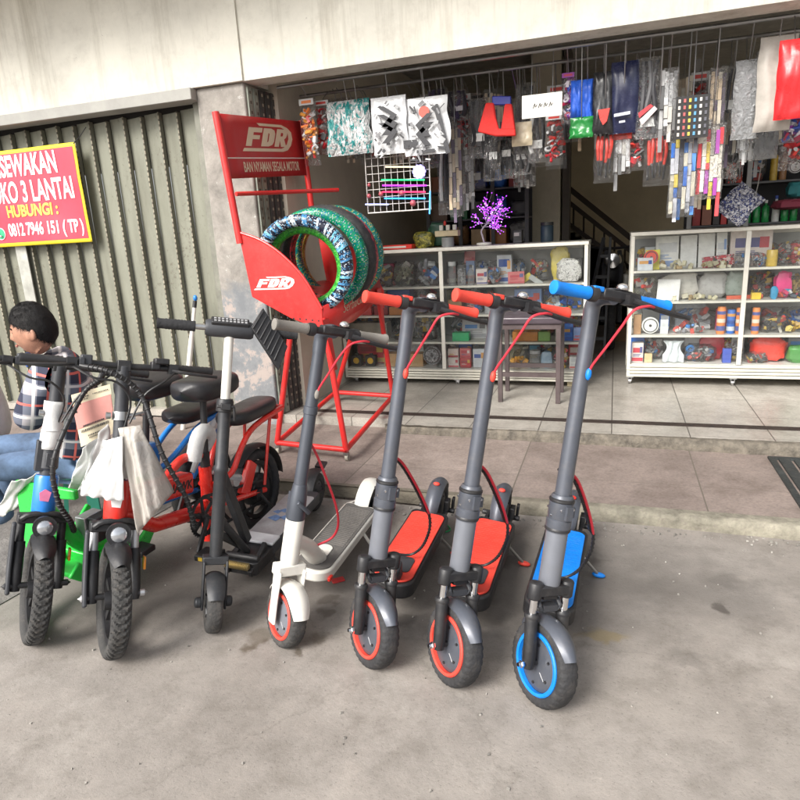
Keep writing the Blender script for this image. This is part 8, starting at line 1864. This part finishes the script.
b = MB(); A_ = Vector((ld0.x, 6.35, ld0.z)) - o; B_ = Vector((at(592, 290, 6.1).x, 6.1, .12)) - o
for s in (-.03, .03): b.beam(A_ + Vector((s, 0, 0)), B_ + Vector((s * 4, 0, 0)), .02, .03)
b.each('ladder_rail', DARKGREY, ld); b = MB()
for k in range(5):
    p = A_.lerp(B_, .15 + .17 * k); wv = .03 + .09 * (.15 + .17 * k); b.beam(p + Vector((-wv, 0, 0)), p + Vector((wv, 0, 0)), .02, .03)
b.each('tread', DARKGREY, ld)
# cables and scraps on the forecourt
b = MB(); c0 = atz(428, 523, .008); b.tube(bez([c0 + Vector((-.02, .08, 0)), c0 + Vector((.06, .03, 0)), c0 + Vector((.12, -.05, 0)), c0 + Vector((.04, -.10, 0)), c0 + Vector((-.05, -.06, 0))], 24), .004, 6); tag(b.build('green_cord', C((.02, .3, .1), .4), None, loc=c0), 'thin green cord lying behind the red decked scooters', 'cord')
b = MB(); c1 = atz(438, 530, .006); b.box((c1.x, c1.y, .006), (.06, .035, .008), Matrix.Rotation(.4, 3, 'Z')); tag(b.build('paper_scrap', C((.66, .66, .64), .7), None, loc=c1), 'crumpled white paper scrap on the ground beside the green cord', 'scrap')
b = MB(); c2 = atz(338, 580, .006); b.box((c2.x, c2.y, .006), (.05, .03, .006), Matrix.Rotation(.7, 3, 'Z')); tag(b.build('red_tag', C((.6, .05, .05), .5), None, loc=c2), 'small red tag lying on the ground beside the white scooter deck', 'scrap')
# ------------------------------------------------------------------ light
w = bpy.data.worlds.new('World'); scn.world = w; w.use_nodes = True
nt = w.node_tree; bg = nt.nodes['Background']
sky = nt.nodes.new('ShaderNodeTexSky'); sky.sky_type = 'NISHITA'; sky.sun_disc = False
SUN_EL, SUN_AZ = R(39), R(203)           # high behind the photographer, a little to the left
sky.sun_elevation = SUN_EL; sky.sun_rotation = SUN_AZ; sky.dust_density = 4.0; sky.air_density = 1.0; sky.ozone_density = 1.0
hs = nt.nodes.new('ShaderNodeHueSaturation'); hs.inputs['Saturation'].default_value = .3
nt.links.new(sky.outputs[0], hs.inputs['Color']); nt.links.new(hs.outputs[0], bg.inputs[0]); bg.inputs[1].default_value = .115
sd = bpy.data.lights.new('sun', 'SUN'); sd.energy = 1.85; sd.angle = R(25); sd.color = (1, .96, .9)
so = bpy.data.objects.new('sun', sd); COL.objects.link(so)
dirv = Vector((math.sin(SUN_AZ) * math.cos(SUN_EL), math.cos(SUN_AZ) * math.cos(SUN_EL), math.sin(SUN_EL)))
so.rotation_euler = dirv.to_track_quat('Z', 'Y').to_euler()
scn.view_settings.view_transform = 'Standard'; scn.view_settings.look = 'None'; scn.view_settings.gamma = 1
scn.view_settings.use_curve_mapping = False; scn.view_settings.exposure = 1.12
scn.cycles.max_bounces = 10; scn.cycles.transparent_max_bounces = 24
